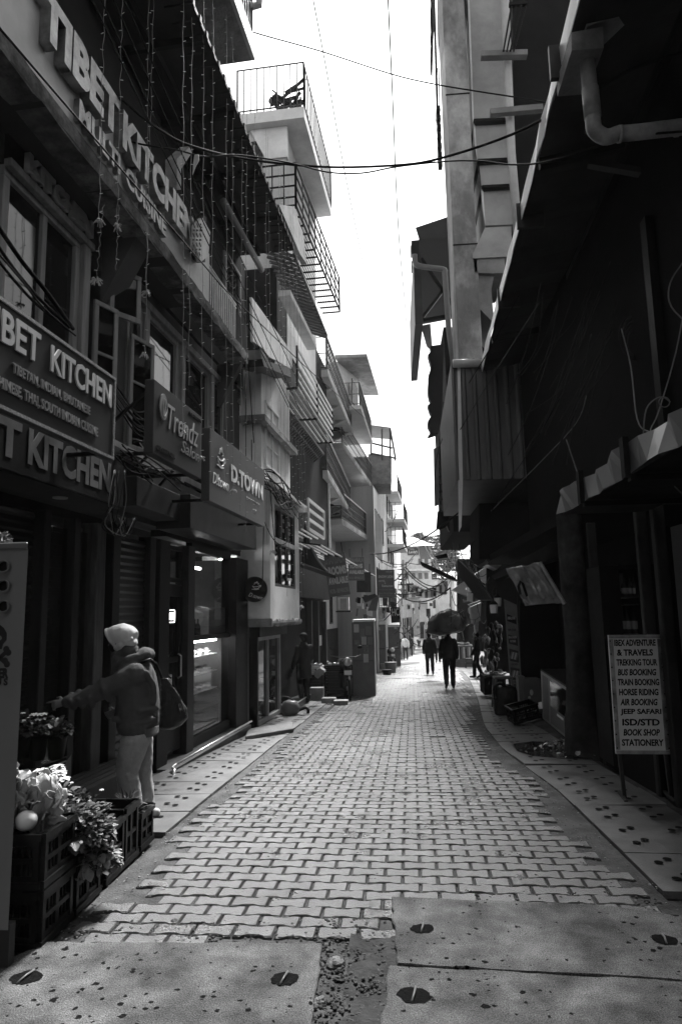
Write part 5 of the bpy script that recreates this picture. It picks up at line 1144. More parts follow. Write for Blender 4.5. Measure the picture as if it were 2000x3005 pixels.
# second tilted fascia pieces in the dark
for i, (px, lb) in enumerate((([(1440, 1690), (1620, 1590), (1655, 1605), (1660, 1630), (1590, 1650), (1450, 1700)], 'torn dark awning strip above the crumpled tin sign'), ([(1340, 1640), (1400, 1700), (1440, 1760), (1400, 1760), (1348, 1690)], 'dark tarpaulin sloping down beside the tangled wires'), ([(1385, 1652), (1425, 1642), (1420, 1648), (1400, 1660)], 'small bracket shelf with a pale edge under the eaves'))):
    mb = MB(); mb.slab([Yp(x, y, 10.5 + i) for x, y in px], Vector((.15, .8, 0))); tag(mb.build('torn_awning' if i < 2 else 'bracket_shelf', TIND), lb, 'awning' if i < 2 else 'shelf')
mb = MB(); mb.tube(smoothpath([Yp(1405, 1645, 10.4), Yp(1398, 1640, 10.4), Yp(1404, 1620, 10.4), Yp(1408, 1640, 10.4)]), .02, 6)
# two lantern lamps
for i, (x, y, lb) in enumerate(((1458, 1762, 'white glass lantern, the higher of the pair under the tarpaulin'), (1448, 1782, 'white glass lantern, the lower of the pair under the tarpaulin'))):
    l_ = thing('lantern', lb, 'lamp', Yp(x, y, 12), 'pair of hanging lanterns'); c = Yp(x, y, 12 - .2 * i)
    mb = MB(); mb.lathe(c, [(.055, -.1), (.062, -.08), (.07, .03), (.06, .045)], 16); mb.build('lamp_shade', M('lantern glass', .75, .3, .05, 5, 0), l_, True)
    mb = MB(); mb.lathe(c, [(.075, .045), (.04, .09), (.012, .12), (.012, .26)], 12); mb.build('cap', BLK, l_, True)
# dark strips, boards and the bracketed roof beyond (upper right of the sky gap)
Yh_ = 19
rh = thing('bracketed_roof_house', 'dark house with bracketed tin roof edge jutting into the right of the sky gap', 'building', Yp(1300, 900, Yh_))
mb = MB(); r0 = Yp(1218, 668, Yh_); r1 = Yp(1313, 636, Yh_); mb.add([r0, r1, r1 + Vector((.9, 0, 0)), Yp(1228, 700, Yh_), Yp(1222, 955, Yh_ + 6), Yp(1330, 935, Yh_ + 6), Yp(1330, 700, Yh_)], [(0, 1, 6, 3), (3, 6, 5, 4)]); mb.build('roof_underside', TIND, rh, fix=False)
facing(rh, [(1206, 706), (1228, 704), (1228, 745), (1208, 745)], Yh_ - .1, .2, BLK, 'roof_end')
for k in range(6):
    f = k / 5; y = 720 + 230 * f; x = 1204 + 12 * f; facing(rh, [(x, y), (x + 3, y), (x + 4, y + 22), (x + 1, y + 22)], Yh_ + 5 * f, .3, BLK, 'roof_clip')
facing(rh, [(1212, 745), (1232, 740), (1240, 950), (1217, 952)], Yh_ + .2, 5, TIND, 'roof_edge')
for (a, b) in (((1240, 930), (1300, 850)), ((1235, 760), (1330, 900)), ((1240, 940), (1330, 925))):
    mb = MB(); mb.bar(Yp(*a, Yh_ + .5), Yp(*b, Yh_ + .5), .09); mb.build('roof_brace', BLK, rh)
mb = MB(); mb.tube(smoothpath([Yp(1216, 748, Yh_ - .2), Yp(1218, 772, Yh_ - .2), Yp(1236, 782, Yh_ - .2), Yp(1298, 790, Yh_ - .2), Yp(1304, 800, Yh_ - .2)], 4) + [Yp(1315, 960, Yh_ - .2), Yp(1330, 1075, Yh_ - .2)], .08, 10); mb.build('drain_pipe', GRY, rh, True)
facing(rh, [(1236, 955), (1262, 950), (1268, 1025), (1252, 1010)], Yh_ + 1, .2, PLG, 'hanging_board')
facing(rh, [(1300, 960), (1420, 960), (1420, 1560), (1330, 1560), (1318, 1300)], Yh_ + 1.2, 6, RW, 'wall')
mb = MB(); rr = random.Random(12)
pr = [(1262, 1030), (1275, 1005), (1300, 1000), (1300, 1280), (1285, 1260)]
left = []; y = 1015
while y < 1285: left.append((1262 + rr.uniform(-7, 6) - (y - 1015) * .01, y)); y += rr.uniform(8, 20)
facing(rh, left + [(1285, 1270), (1296, 1230), (1300, 1010)], Yh_ + .6, .3, BLK, 'ragged_board')
facing(rh, [(1272, 1316), (1284, 1312), (1286, 1480), (1275, 1484)], Yh_ + 3, .2, GRY, 'side_board')
mb = MB()
for k in range(9): y = 1290 + k * 22; mb.bar(Yp(1286, y, Yh_ + 2), Yp(1328, y - 3, Yh_ + 2), .05)
for x in (1288, 1300, 1312): mb.bar(Yp(x, 1180, Yh_ + 2), Yp(x + 4, 1500, Yh_ + 2), .05)
mb.build('ladder_frame', BLK, rh)
left = [(1284, 1500)]; x = 1284
for k in range(9): left.append((1280 + k * 6, 1548 + rr.uniform(-6, 14)))
facing(rh, left + [(1340, 1560), (1340, 1490)], Yh_ + 2.5, .3, BLK, 'ragged_eave')
# second strip in front of the column: hanging roof edge with clamps
hs_ = thing('hanging_gutter', 'thin black gutter edge with a row of clamps hanging left of the concrete column', 'gutter', Yp(1280, 470, Yc + 2))
left = [(1262 + rr.uniform(-1.5, 1.5), y) for y in range(-40, 226, 14)]
facing(hs_, left + [(1268, 222), (1276, -40)], Yc + 3, .1, BLK, 'upper_edge')
mb = MB(); mb.bar(Yp(1272, -30, Yc + 2), Yp(1287, 480, Yc + 2), .06); mb.bar(Yp(1282, -30, Yc + 2), Yp(1292, 470, Yc + 2), .03); mb.build('rail', BLK, hs_)
for k in range(7): y = 310 + k * 27; x = 1283 + k; facing(hs_, [(x - 4, y), (x + 8, y), (x + 9, y + 13), (x - 3, y + 13)], Yc + 1.9, .2, BLK, 'clamp')
# ground storey of the far right: dark shop fronts as a stepped row
rows_ = [(1428, 1560, 1480, 1960, 19.5, 'dark shop front hung with goods under the tangled wires'), (1400, 1600, 1430, 1900, 27, 'dark shop front behind the porter with the bundle'), (1340, 1640, 1370, 1885, 38, 'narrow dark shop front with torn awnings at the far right')]
for i, (x0, y0, x1, y1, Y, lb) in enumerate(rows_):
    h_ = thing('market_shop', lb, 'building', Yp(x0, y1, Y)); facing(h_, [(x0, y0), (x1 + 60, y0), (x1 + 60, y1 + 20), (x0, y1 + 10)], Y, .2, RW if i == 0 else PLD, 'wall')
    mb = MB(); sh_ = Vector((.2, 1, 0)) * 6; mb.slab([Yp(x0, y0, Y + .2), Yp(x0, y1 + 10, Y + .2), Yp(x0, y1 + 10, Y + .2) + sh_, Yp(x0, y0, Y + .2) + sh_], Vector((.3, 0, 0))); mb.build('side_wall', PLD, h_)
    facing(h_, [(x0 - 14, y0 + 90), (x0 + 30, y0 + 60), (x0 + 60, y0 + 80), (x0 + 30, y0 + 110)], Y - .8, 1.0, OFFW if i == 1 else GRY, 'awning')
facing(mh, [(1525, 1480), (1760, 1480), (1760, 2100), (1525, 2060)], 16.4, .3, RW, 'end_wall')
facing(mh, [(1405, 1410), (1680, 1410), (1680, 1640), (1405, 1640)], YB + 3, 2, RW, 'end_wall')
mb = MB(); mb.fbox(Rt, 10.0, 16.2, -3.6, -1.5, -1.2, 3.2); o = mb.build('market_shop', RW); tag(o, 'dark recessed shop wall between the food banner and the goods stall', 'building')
# ================================================================ CABLES AND STRING LIGHTS
random.seed(77)
cablepx([(40, -30, 4.6), (120, 55, 4.8), (220, 165, 5.0), (350, 285, 5.4), (460, 375, 5.8), (560, 428, 6.2), (730, 468, 7), (950, 490, 7.5), (1160, 485, 7.5), (1290, 465, 7.2), (1500, 395, 6.6), (1700, 290, 6), (1860, 200, 5.5), (2060, 140, 5)], .014, 'thickest black cable swooping across the whole street from the restaurant board to the right', 'cables across the street')
cablepx([(-30, 300, 5), (150, 350, 5.2), (300, 383, 5.5), (400, 420, 5.8), (520, 440, 6.1), (600, 460, 6.4), (700, 455, 6.8), (850, 478, 7.2), (960, 505, 7.4), (1060, 508, 7.5), (1160, 490, 7.5), (1300, 474, 7.2), (1400, 472, 6.8), (1500, 483, 6.4), (1600, 475, 6), (1750, 430, 5.5), (1850, 400, 5.3), (2050, 382, 4.9)], .009, 'black cable twisting around the thickest one and running to the elbow pipe', 'cables across the street')
cablepx([(500, -20, 8), (600, 40, 8.3), (735, 92, 8.6), (940, 150, 9), (1150, 218, 9), (1280, 248, 8.8), (1400, 268, 8.4), (1600, 300, 7.6), (1750, 338, 7), (2050, 357, 6)], .010, 'uppermost black cable crossing the sky gap towards the right', 'cables across the street')
for i, (pp, r) in enumerate((([(915, -20, 9), (960, 220, 11), (1010, 500, 14), (1070, 800, 20), (1130, 1100, 32), (1175, 1330, 55)], .011), ([(1137, -20, 9), (1150, 260, 11), (1170, 700, 17), (1195, 1000, 28), (1213, 1330, 55)], .013), ([(1283, 200, 15), (1270, 560, 18), (1252, 940, 26), (1225, 1340, 55)], .008))):
    cablepx(pp, r, ['wire running up the street through the middle of the sky gap, leftmost of the three', 'wire running up the street through the sky gap, nearest the concrete column', 'thin wire hanging down the right edge of the sky gap'][i], 'wires along the street')
for i, (x0, x1, y1) in enumerate(((262, 846, 1195), (288, 862, 1212), (325, 885, 1215), (358, 915, 1208))):
    n_ = nslab + .28; cable([L.P(x0, -20, n_), L.P((x0 * .52 + x1 * .48), y1 * .47 + 12, n_), L.P(x1, y1, n_)], .007, ['black wire close to the letters of the name board, lowest of the four', 'second black wire above the letters of the name board', 'third black wire above the letters of the name board', 'black wire running highest above the letters of the name board'][i], 'wires along the restaurant house')
cable([L.P(-20, 60, 1.0), L.P(600, 780, 1.0), L.P(664, 853, 1.0), L.P(766, 952, 1.0), L.P(935, 1111, 1.0), L.P(1081, 1236, 1.0)], .007, 'thin black wire crossing in front of the slab edge and balcony railing')
# thick bundle behind the big signboard
for i, (a, b, c, d) in enumerate((((-20, 640), (60, 760), (140, 860), (215, 965)), ((-20, 700), (50, 800), (120, 880), (205, 960)), ((-20, 742), (40, 820), (110, 895), (200, 968)), ((-20, 725), (70, 830), (130, 905), (222, 985)))):
    cable([L.P(*a, .55), L.P(*b, .5), L.P(*c, .45), L.P(*d, .3)] , .016 - .003 * i, '%s black cable of the bundle sagging behind the big signboard' % ('thickest and uppermost', 'second', 'third', 'thinnest and lowest')[i], 'cable bundle behind the big signboard')
rr = random.Random(2)
for i in range(9):
    y0 = 1115 + i * 8; cable([L.P(334, y0, .35 + .03 * i), L.P(365, y0 + 45 + rr.uniform(-6, 6), .33), L.P(398, y0 + 85 + rr.uniform(-8, 8), .3), L.P(428, y0 + 100 + rr.uniform(-10, 20), .25)], .008, 'black cable of the tangle between the two first signboards', 'cable tangle between the restaurant and salon signs')
for i in range(10):
    x = rr.uniform(330, 380); y = rr.uniform(1290, 1345); e = rr.uniform(420, 560)
    cable([L.P(x, y, .5), L.P(x * .6 + e * .4, y + rr.uniform(10, 60), .55), L.P(e, y + rr.uniform(20, 110), .45)], rr.uniform(.004, .009), 'loose dark cable looping under the salon sign', 'cables looping under the salon sign')
for i in range(7):
    x = rr.uniform(335, 375); y = 1380
    cable([L.P(x, y, .4), L.P(x + rr.uniform(-25, 10), y + 90, .45), L.P(x + rr.uniform(-40, 0), 1560 + rr.uniform(-30, 10), .45), L.P(x + rr.uniform(-5, 30), 1572, .42), L.P(x + rr.uniform(10, 40), 1520, .4)], rr.uniform(.003, .006), 'thin wire drooping beside the end of the painted fascia', 'wires drooping beside the painted fascia', CABLE if i % 3 else CABLEG)
# cable mess along the bay ledge
for i in range(14):
    x = 770 + rr.uniform(0, 25); y = 1375 + rr.uniform(0, 60)
    cable([L.P(x, y, .55), L.P(x + 25, y + rr.uniform(0, 50), .7), L.P(x + 55, y + rr.uniform(30, 80), .65), L.P(x + rr.uniform(60, 110), y + rr.uniform(60, 120), .6)], rr.uniform(.006, .012), 'dark cable of the heap lying along the ledge of the corner bay', 'cables heaped on the bay ledge')
for i, (x0, y0, x1, y1, s_) in enumerate(((738, 1290, 742, 1490, .3), (720, 1050, 722, 1400, .02), (728, 1050, 745, 1300, .02), (790, 1400, 830, 1720, .4), (776, 1390, 770, 1700, .1), (772, 1520, 850, 1580, .25))):
    cable(sag(L.P(x0, y0, .5), L.P(x1, y1, .55), s_), .008, ['wire hanging by the edge of the cafe sign', 'wire running down the grey plaster above the cafe sign, left one', 'wire running down the grey plaster above the cafe sign, right one', 'wire dangling over the barred window of the bay', 'wire leading down to the round cafe sign', 'short wire sagging across the top of the bay window'][i], None, None, 'cable', 2)
# string lights
SL = M('string wire', .2, .6, .1, 5, 0); BU = emis('fairy bulb glass', .0); MT['fairy bulb glass'].node_tree.nodes['Principled BSDF'].inputs['Roughness'].default_value = .2
TS = M('tassel twine', .42, .8, .3, 20, 0)
strs = [(308, -30, 291, 650, 1), (304, 600, 283, 822, 1), (360, -30, 344, 664, 1), (350, 600, 340, 792, 0), (437, -30, 430, 860, 1), (452, -30, 425, 1040, 1), (538, -30, 538, 1268, 1), (566, -30, 554, 1130, 0), (600, -30, 590, 1345, 1), (626, -30, 620, 1405, 0), (665, 42, 664, 1452, 0), (682, 95, 684, 1440, 1), (712, 190, 706, 1500, 0), (724, 240, 722, 1560, 0), (747, 300, 748, 1500, 1), (780, 380, 783, 1600, 0), (786, 400, 800, 1620, 1), (817, 480, 826, 1690, 0), (823, 500, 842, 1750, 0), (833, 540, 850, 1700, 1), (846, 560, 862, 1760, 0), (858, 600, 874, 1740, 0), (868, 640, 884, 1780, 1), (872, 900, 893, 1700, 0), (880, 900, 902, 1640, 0)]
ro = random.Random(6)
for i, (x0, y0, x1, y1, ts_) in enumerate(strs):
    n_ = nC - .06 if i > 5 else nC - .1; b_ = L.P(x1, y1, .62 if i < 6 else n_); top = L.px(x0, y0, n_)[1]
    a_ = Vector((b_.x, b_.y, max(top, zC) if y0 < 50 else top)); a_ += (L.P(x0, y0, n_) - a_) * (.0 if y0 > 0 else .0)
    a_ = L.P(x0, y0, .62 if i < 6 else n_)
    lb = 'string of unlit fairy lights hanging at %s' % ['the far left before the first window, upper length', 'the far left before the first window, lower length', 'the left before the first window post', 'the left ending low beside the air vent', 'the narrow casement window', 'the salon window, ending on the salon sign', 'the right corner of the salon sign', 'the gap between salon and cafe signs', 'the left part of the cafe sign', 'the cup drawing of the cafe sign', 'the grey plaster pillar above the cafe sign', 'the word on the cafe sign', 'the left edge of the bay house', 'the bay wall just left of its window', 'the narrow white upper window', 'the left side of the slatted parapet', 'the barred bay window, left of two', 'the barred bay window, right of two', 'the outer corner of the bay', 'the dark wall right of the bay', 'the lower barred cage', 'the pale corner strip of the dark house', 'the dark house, longest one', 'the dark house, second from the right', 'the dark house, rightmost'][i]
    t = thing('string_light', lb, 'string lights', b_, 'strings of fairy lights on the left')
    nseg = 40; pts = []; k0 = ro.random() * 6
    for k in range(nseg + 1):
        f = k / nseg; p = a_.lerp(b_, f) + Vector((.006 * math.sin(f * 46 + k0), .006 * math.cos(f * 37), 0)); pts.append(p)
    mb = MB(); mb.tube(pts, .0024, 4); mb.build('wire', SL, t)
    mb = MB(); ln = (a_ - b_).length; nb_ = int(ln / .16)
    for k in range(nb_):
        p = a_.lerp(b_, (k + .5) / nb_); an = ro.choice((0, 3.14)) + ro.uniform(-.6, .6); d = Vector((math.cos(an), math.sin(an) * .4, ro.uniform(-.3, .5))).normalized(); mb.bar(p, p + d * .026, .004)
    mb.build('bulbs', BU, t)
    if ts_:
        mb = MB()
        for k in range(16): d = Vector((ro.uniform(-1, 1), ro.uniform(-1, 1), ro.uniform(-.5, .35))).normalized() * ro.uniform(.03, .055); mb.tube([b_, b_ + d * .6 + ZV * .01, b_ + d - ZV * .01], .005, 4)
        mb.build('tassel', TS, t)
# leaf shaped cloth caught on the cable
mb = MB(); q = [Yp(x, y, 6.1) for x, y in ((570, 455), (582, 452), (584, 470), (574, 488), (565, 512), (567, 480))]; mb.slab(q, Vector((0, .01, 0))); tag(mb.build('cloth_scrap', OFFW), 'pale leaf shaped scrap caught on the crossing cable', 'scrap')
# right side wires
def rw(pp, r, lb, g=None, m=None): return cablepx(pp, r, lb, g, m)
rw([(1520, 870, 9), (1510, 887, 9.5), (1432, 1030, 11), (1340, 1188, 15), (1282, 1334, 18), (1275, 1448, 18)], .009, 'wire running from the canopy fascia down to the ragged boards on the right')
rw([(1822, 965, 6.2), (1850, 1080, 6), (1868, 1230, 5.6), (1905, 1268, 5.4), (1960, 1268, 5.2), (2040, 1275, 5)], .006, 'pale wire drooping to the dented gutter sheet, lower right of the canopy', None, CABLEG)
rw([(2010, 760, 5.6), (1965, 830, 5.6), (1968, 900, 5.6), (2040, 970, 5.4)], .006, 'pale wire looped at the right edge above the awning', None, CABLEG)
rw([(2010, 880, 5.4), (1980, 1040, 5.4), (1930, 1210, 5.3), (1906, 1270, 5.2), (1920, 1350, 5.1), (1980, 1430, 5), (2040, 1480, 4.9)], .005, 'thin wire crossing the dented gutter sheet near its bracket', None, CABLEG)
c_ = Yp(1947, 1180, 5.3); cable([c_ + Vector((.04 * math.cos(a), 0, .04 * math.sin(a))) for a in [i * math.pi / 8 for i in range(18)]], .004, 'small round loop of pale wire above the dented gutter', None, CABLEG, 'wire_loop', 2)
rw([(1885, 1290, 5.2), (1895, 1200, 5.2), (1935, 1165, 5.2), (1965, 1180, 5.2)], .005, 'pale wire curling up into the small wire loop', None, CABLEG)
rw([(1660, 1290, 7), (1690, 1380, 6.8), (1705, 1430, 6.6)], .006, 'wire hanging to the end of the dented gutter', None, CABLEG)
rw([(1640, 1170, 10), (1560, 1310, 10), (1470, 1450, 11), (1410, 1560, 12)], .006, 'dark wire slanting across the corrugated side room')
rw([(1720, 1160, 9), (1690, 1240, 9), (1600, 1340, 10), (1500, 1440, 11), (1440, 1500, 12)], .006, 'paler wire slanting below the corrugated side room', None, CABLEG)
for i in range(22):
    x0 = rr.uniform(1540, 1900); y0 = rr.uniform(760, 1000); x1 = x0 - rr.uniform(60, 240); y1 = y0 + rr.uniform(220, 420)
    rw([(x0, y0, 7.5), ((x0 + x1) / 2 + rr.uniform(-20, 20), (y0 + y1) / 2 + rr.uniform(0, 40), 7.9), (x1, y1, 8.2)], rr.uniform(.003, .007), 'dim wire of the tangle on the dark wall under the canopy', 'wire tangle under the canopy', M('dim wire', .035, .5, .2, 5, 0))
for k in range(5):
    c_ = Yp(1870 + k * 3, 990 + k * 4, 7.2); cable([c_ + Vector((.2 * math.cos(a) * (1 - .06 * k), 0, .26 * math.sin(a) * (1 - .08 * k))) for a in [i * math.pi / 10 for i in range(21)]], .006, 'coil of dim cable hanging on the dark wall under the canopy', 'coil of cable under the canopy', MT['dim wire'], 'cable_coil', 2)
# far tangle around the poles
pole = thing('power_pole', 'dark power pole wound with cables, beside the far cabinets', 'pole', G(1184, 1925))
pb_ = G(1184, 1922); mb = MB(); mb.tube([pb_, Yp(1182, 1643, pb_.y)], [.17, .12], 10); mb.build('shaft', M('pole dark', .06, .7, .3, 4, .2), pole, True)
mb = MB(); Yo = pb_.y - .1
for k in range(9): y = 1655 + k * 15; mb.bar(Yp(1150, y, Yo), Yp(1192, y + 2, Yo), .1, .1)
for x in (1152, 1163, 1190): mb.bar(Yp(x, 1650, Yo), Yp(x, 1780, Yo), .08)
mb.build('cross_arms', BLK, pole)
for k in range(26):
    x = rr.uniform(1148, 1192); y = rr.uniform(1660, 1790); mb = MB(); mb.box(Yp(x, y, Yo - .15), (rr.uniform(.08, .2), .1, rr.uniform(.1, .25))); mb.build('insulator_box', GRYD if k % 3 else OFFW, pole)
for i in range(30):
    x0 = rr.uniform(1150, 1200); y0 = rr.uniform(1640, 1860); x1 = x0 + rr.uniform(-70, 70); y1 = y0 + rr.uniform(-60, 60)
    a, b = Yp(x0, y0, 33), Yp(x1, y1, 33 + rr.uniform(-6, 4)); cable(sag(a, b, rr.uniform(.02, .35), 8), rr.uniform(.01, .025), 'dark cable of the tangle spreading from the far power pole', 'cable tangle at the power pole', None if i % 4 else MT['dim wire'], 'cable', 1)
for i, (a, b, s_, r) in enumerate((((1085, 1625, 24), (1350, 1500, 16), .3, .02), ((1190, 1650, 36), (1290, 1640, 40), .2, .02), ((1185, 1670, 36), (1310, 1740, 30), .3, .03), ((1190, 1665, 35), (1285, 1720, 36), .3, .03), ((1110, 1730, 30), (1310, 1700, 30), .4, .02), ((1160, 1740, 34), (1320, 1725, 28), .5, .03), ((1225, 1530, 50), (1300, 1690, 30), .2, .03), ((1232, 1570, 50), (1300, 1700, 30), .2, .03), ((1245, 1560, 50), (1305, 1720, 30), .2, .03), ((1110, 1640, 24), (1210, 1640, 50), .3, .02), ((1130, 1560, 26), (1165, 1500, 28), .1, .02))):
    cable(sag(Yp(*a), Yp(*b), s_, 10), r, 'dark wire spanning the far street, number %d from the top' % (i + 1) if False else ['long wire rising from the ornamental railings to the dark eaves', 'wire across the front of the hotel roof', 'thick double cable falling from the pole to the right', 'second thick cable falling from the pole to the right', 'wire low across the far street under the hotel', 'heaviest sagging cable low across the far street', 'steep wire falling past the hotel sign, leftmost', 'steep wire falling past the hotel roof', 'steep wire falling past the tall cedar', 'thin level wire behind the balconies', 'short wire at the balcony block'][i], None, None, 'cable', 1)
for i in range(34):
    x0 = rr.uniform(1315, 1400); y0 = rr.uniform(1560, 1800); x1 = x0 + rr.uniform(-50, 70); y1 = y0 + rr.uniform(-30, 110)
    cable(sag(Yp(x0, y0, 17 + rr.uniform(-3, 3)), Yp(x1, y1, 17), rr.uniform(.03, .35), 8), rr.uniform(.004, .01), 'tangled wire along the dark right hand eaves', 'wire tangle along the right eaves', [None, MT['dim wire'], MT['dim wire']][i % 3], 'cable', 1)
# prayer flags
for i in range(13):
    f = i / 12; y = 1712 + 20 * math.sin(f * math.pi) - 6 * f; x = 1192 + f * 100; fl = .42
    c_ = Yp(x, y, 42); mb = MB(); mb.slab([c_, c_ + Vector((.42, 0, 0)), c_ + Vector((.40, .03, -.55)), c_ + Vector((.02, .05, -.5))], Vector((0, .01, 0))); tag(mb.build('prayer_flag', [GRYD, OFFW, GRY, BLK, PLW][i % 5]), ['dark grey', 'off white', 'mid grey', 'black', 'white'][i % 5] + ' square prayer flag on the line below the hotel', 'flag', 'prayer flags below the hotel')
cable(sag(Yp(1190, 1712, 42), Yp(1296, 1706, 42), .6, 10), .015, 'line carrying the prayer flags', None, None, 'flag_line', 1)
# dark boards jutting in from the right
for i, (px, lb) in enumerate((([(1231, 1647), (1240, 1650), (1330, 1692), (1345, 1706), (1320, 1700), (1236, 1660)], 'long dark plank awning jutting in from the right in front of the hotel'), ([(1275, 1632), (1310, 1624), (1314, 1636), (1282, 1640)], 'short dark board sticking out of the right hand eaves'))):
    mb = MB(); mb.slab([Yp(x, y, 24 + i) for x, y in px], Vector((.1, .9, 0))); tag(mb.build('plank_awning', BLK), lb, 'awning')
# ================================================================ PEOPLE
SKIN = M('skin', .2, .6, .1, 8, .05); HAIR = M('hair black', .01, .5, .2, 20, .2)
CL_BLK = M('black cloth', .012, .85, .2, 8, .3); CL_DRK = M('dark cloth', .03, .85, .2, 8, .3); CL_GRY = M('grey cloth', .12, .85, .2, 8, .3)
CL_WHT = M('white fleece', .6, .85, .1, 8, .3); CL_JEAN = M('light jeans', .4, .85, .14, 14, .4, bscale=160); CL_HOOD = M('hoodie cloth', .085, .9, .12, 10, .4, bscale=200); CL_SCARF = M('pale hood cloth', .62, .8, .06, 8, .3, bscale=120)
SHOE = M('shoe', .012, .5, .2, 8, .1)
def head(mb, c, s=1.0, f=Vector((0, 1, 0)), tilt=0.0):
    """head with brow, nose, mouth, chin, eyes sockets and ears looking along f"""
    f = Vector(f).normalized(); r = f.cross(ZV).normalized(); u = r.cross(f)
    B = Matrix((r, f, u)).transposed()
    E = lambda x, y, z, a, b, d: mb.ell(c + B @ Vector((x, y, z)) * s, (a * s, b * s, d * s), B, 12, 8)
    E(0, -.01, .02, .076, .095, .1); E(0, .03, -.055, .055, .062, .062); E(0, .075, -.085, .022, .02, .018)
    E(0, .095, -.015, .011, .02, .026); E(0, .082, -.052, .024, .012, .008); E(0, .086, .018, .05, .012, .01)
    for k in (-1, 1): E(.078 * k, -.005, -.01, .01, .02, .03); E(.032 * k, .082, .0, .012, .008, .006)
def hand(mb, w, d, side, up, s=1.0, curl=(.5, .6, .7, .8), spread=.012):
    """w wrist, d pointing direction, up back of the hand, side towards the thumb; five separate fingers"""
    d = Vector(d).normalized(); side = Vector(side); side = (side - d * side.dot(d)).normalized(); n = d.cross(side)
    if n.dot(Vector(up)) < 0: n = -n
    mb.loft([(w, side * .024 * s, n * .018 * s), (w + d * .035 * s, side * .036 * s, n * .015 * s), (w + d * .085 * s, side * .04 * s, n * .013 * s)], 12)
    for i, (L_, c) in enumerate(zip((.072, .08, .075, .058), curl)):
        p = w + d * .082 * s + side * (.028 - .019 * i) * s; a = 0; pts = [p]; rr_ = [.0095 * s]
        for k, fr in enumerate((.45, .32, .23)):
            a += c * (.9 if k else .7); p = p + (d * math.cos(a) - n * math.sin(a)) * L_ * fr * s; pts.append(p); rr_.append((.0088, .0078, .0062)[k] * s)
        mb.caps(pts, rr_, 8)
    p = w + d * .025 * s + side * .028 * s; mb.caps([p, p + (d * .6 + side * .75 - n * .15).normalized() * .038 * s, p + (d * .6 + side * .75).normalized() * .038 * s + (d * .95 + side * .1 - n * .3) * .03 * s], [.013 * s, .010 * s, .007 * s], 8)
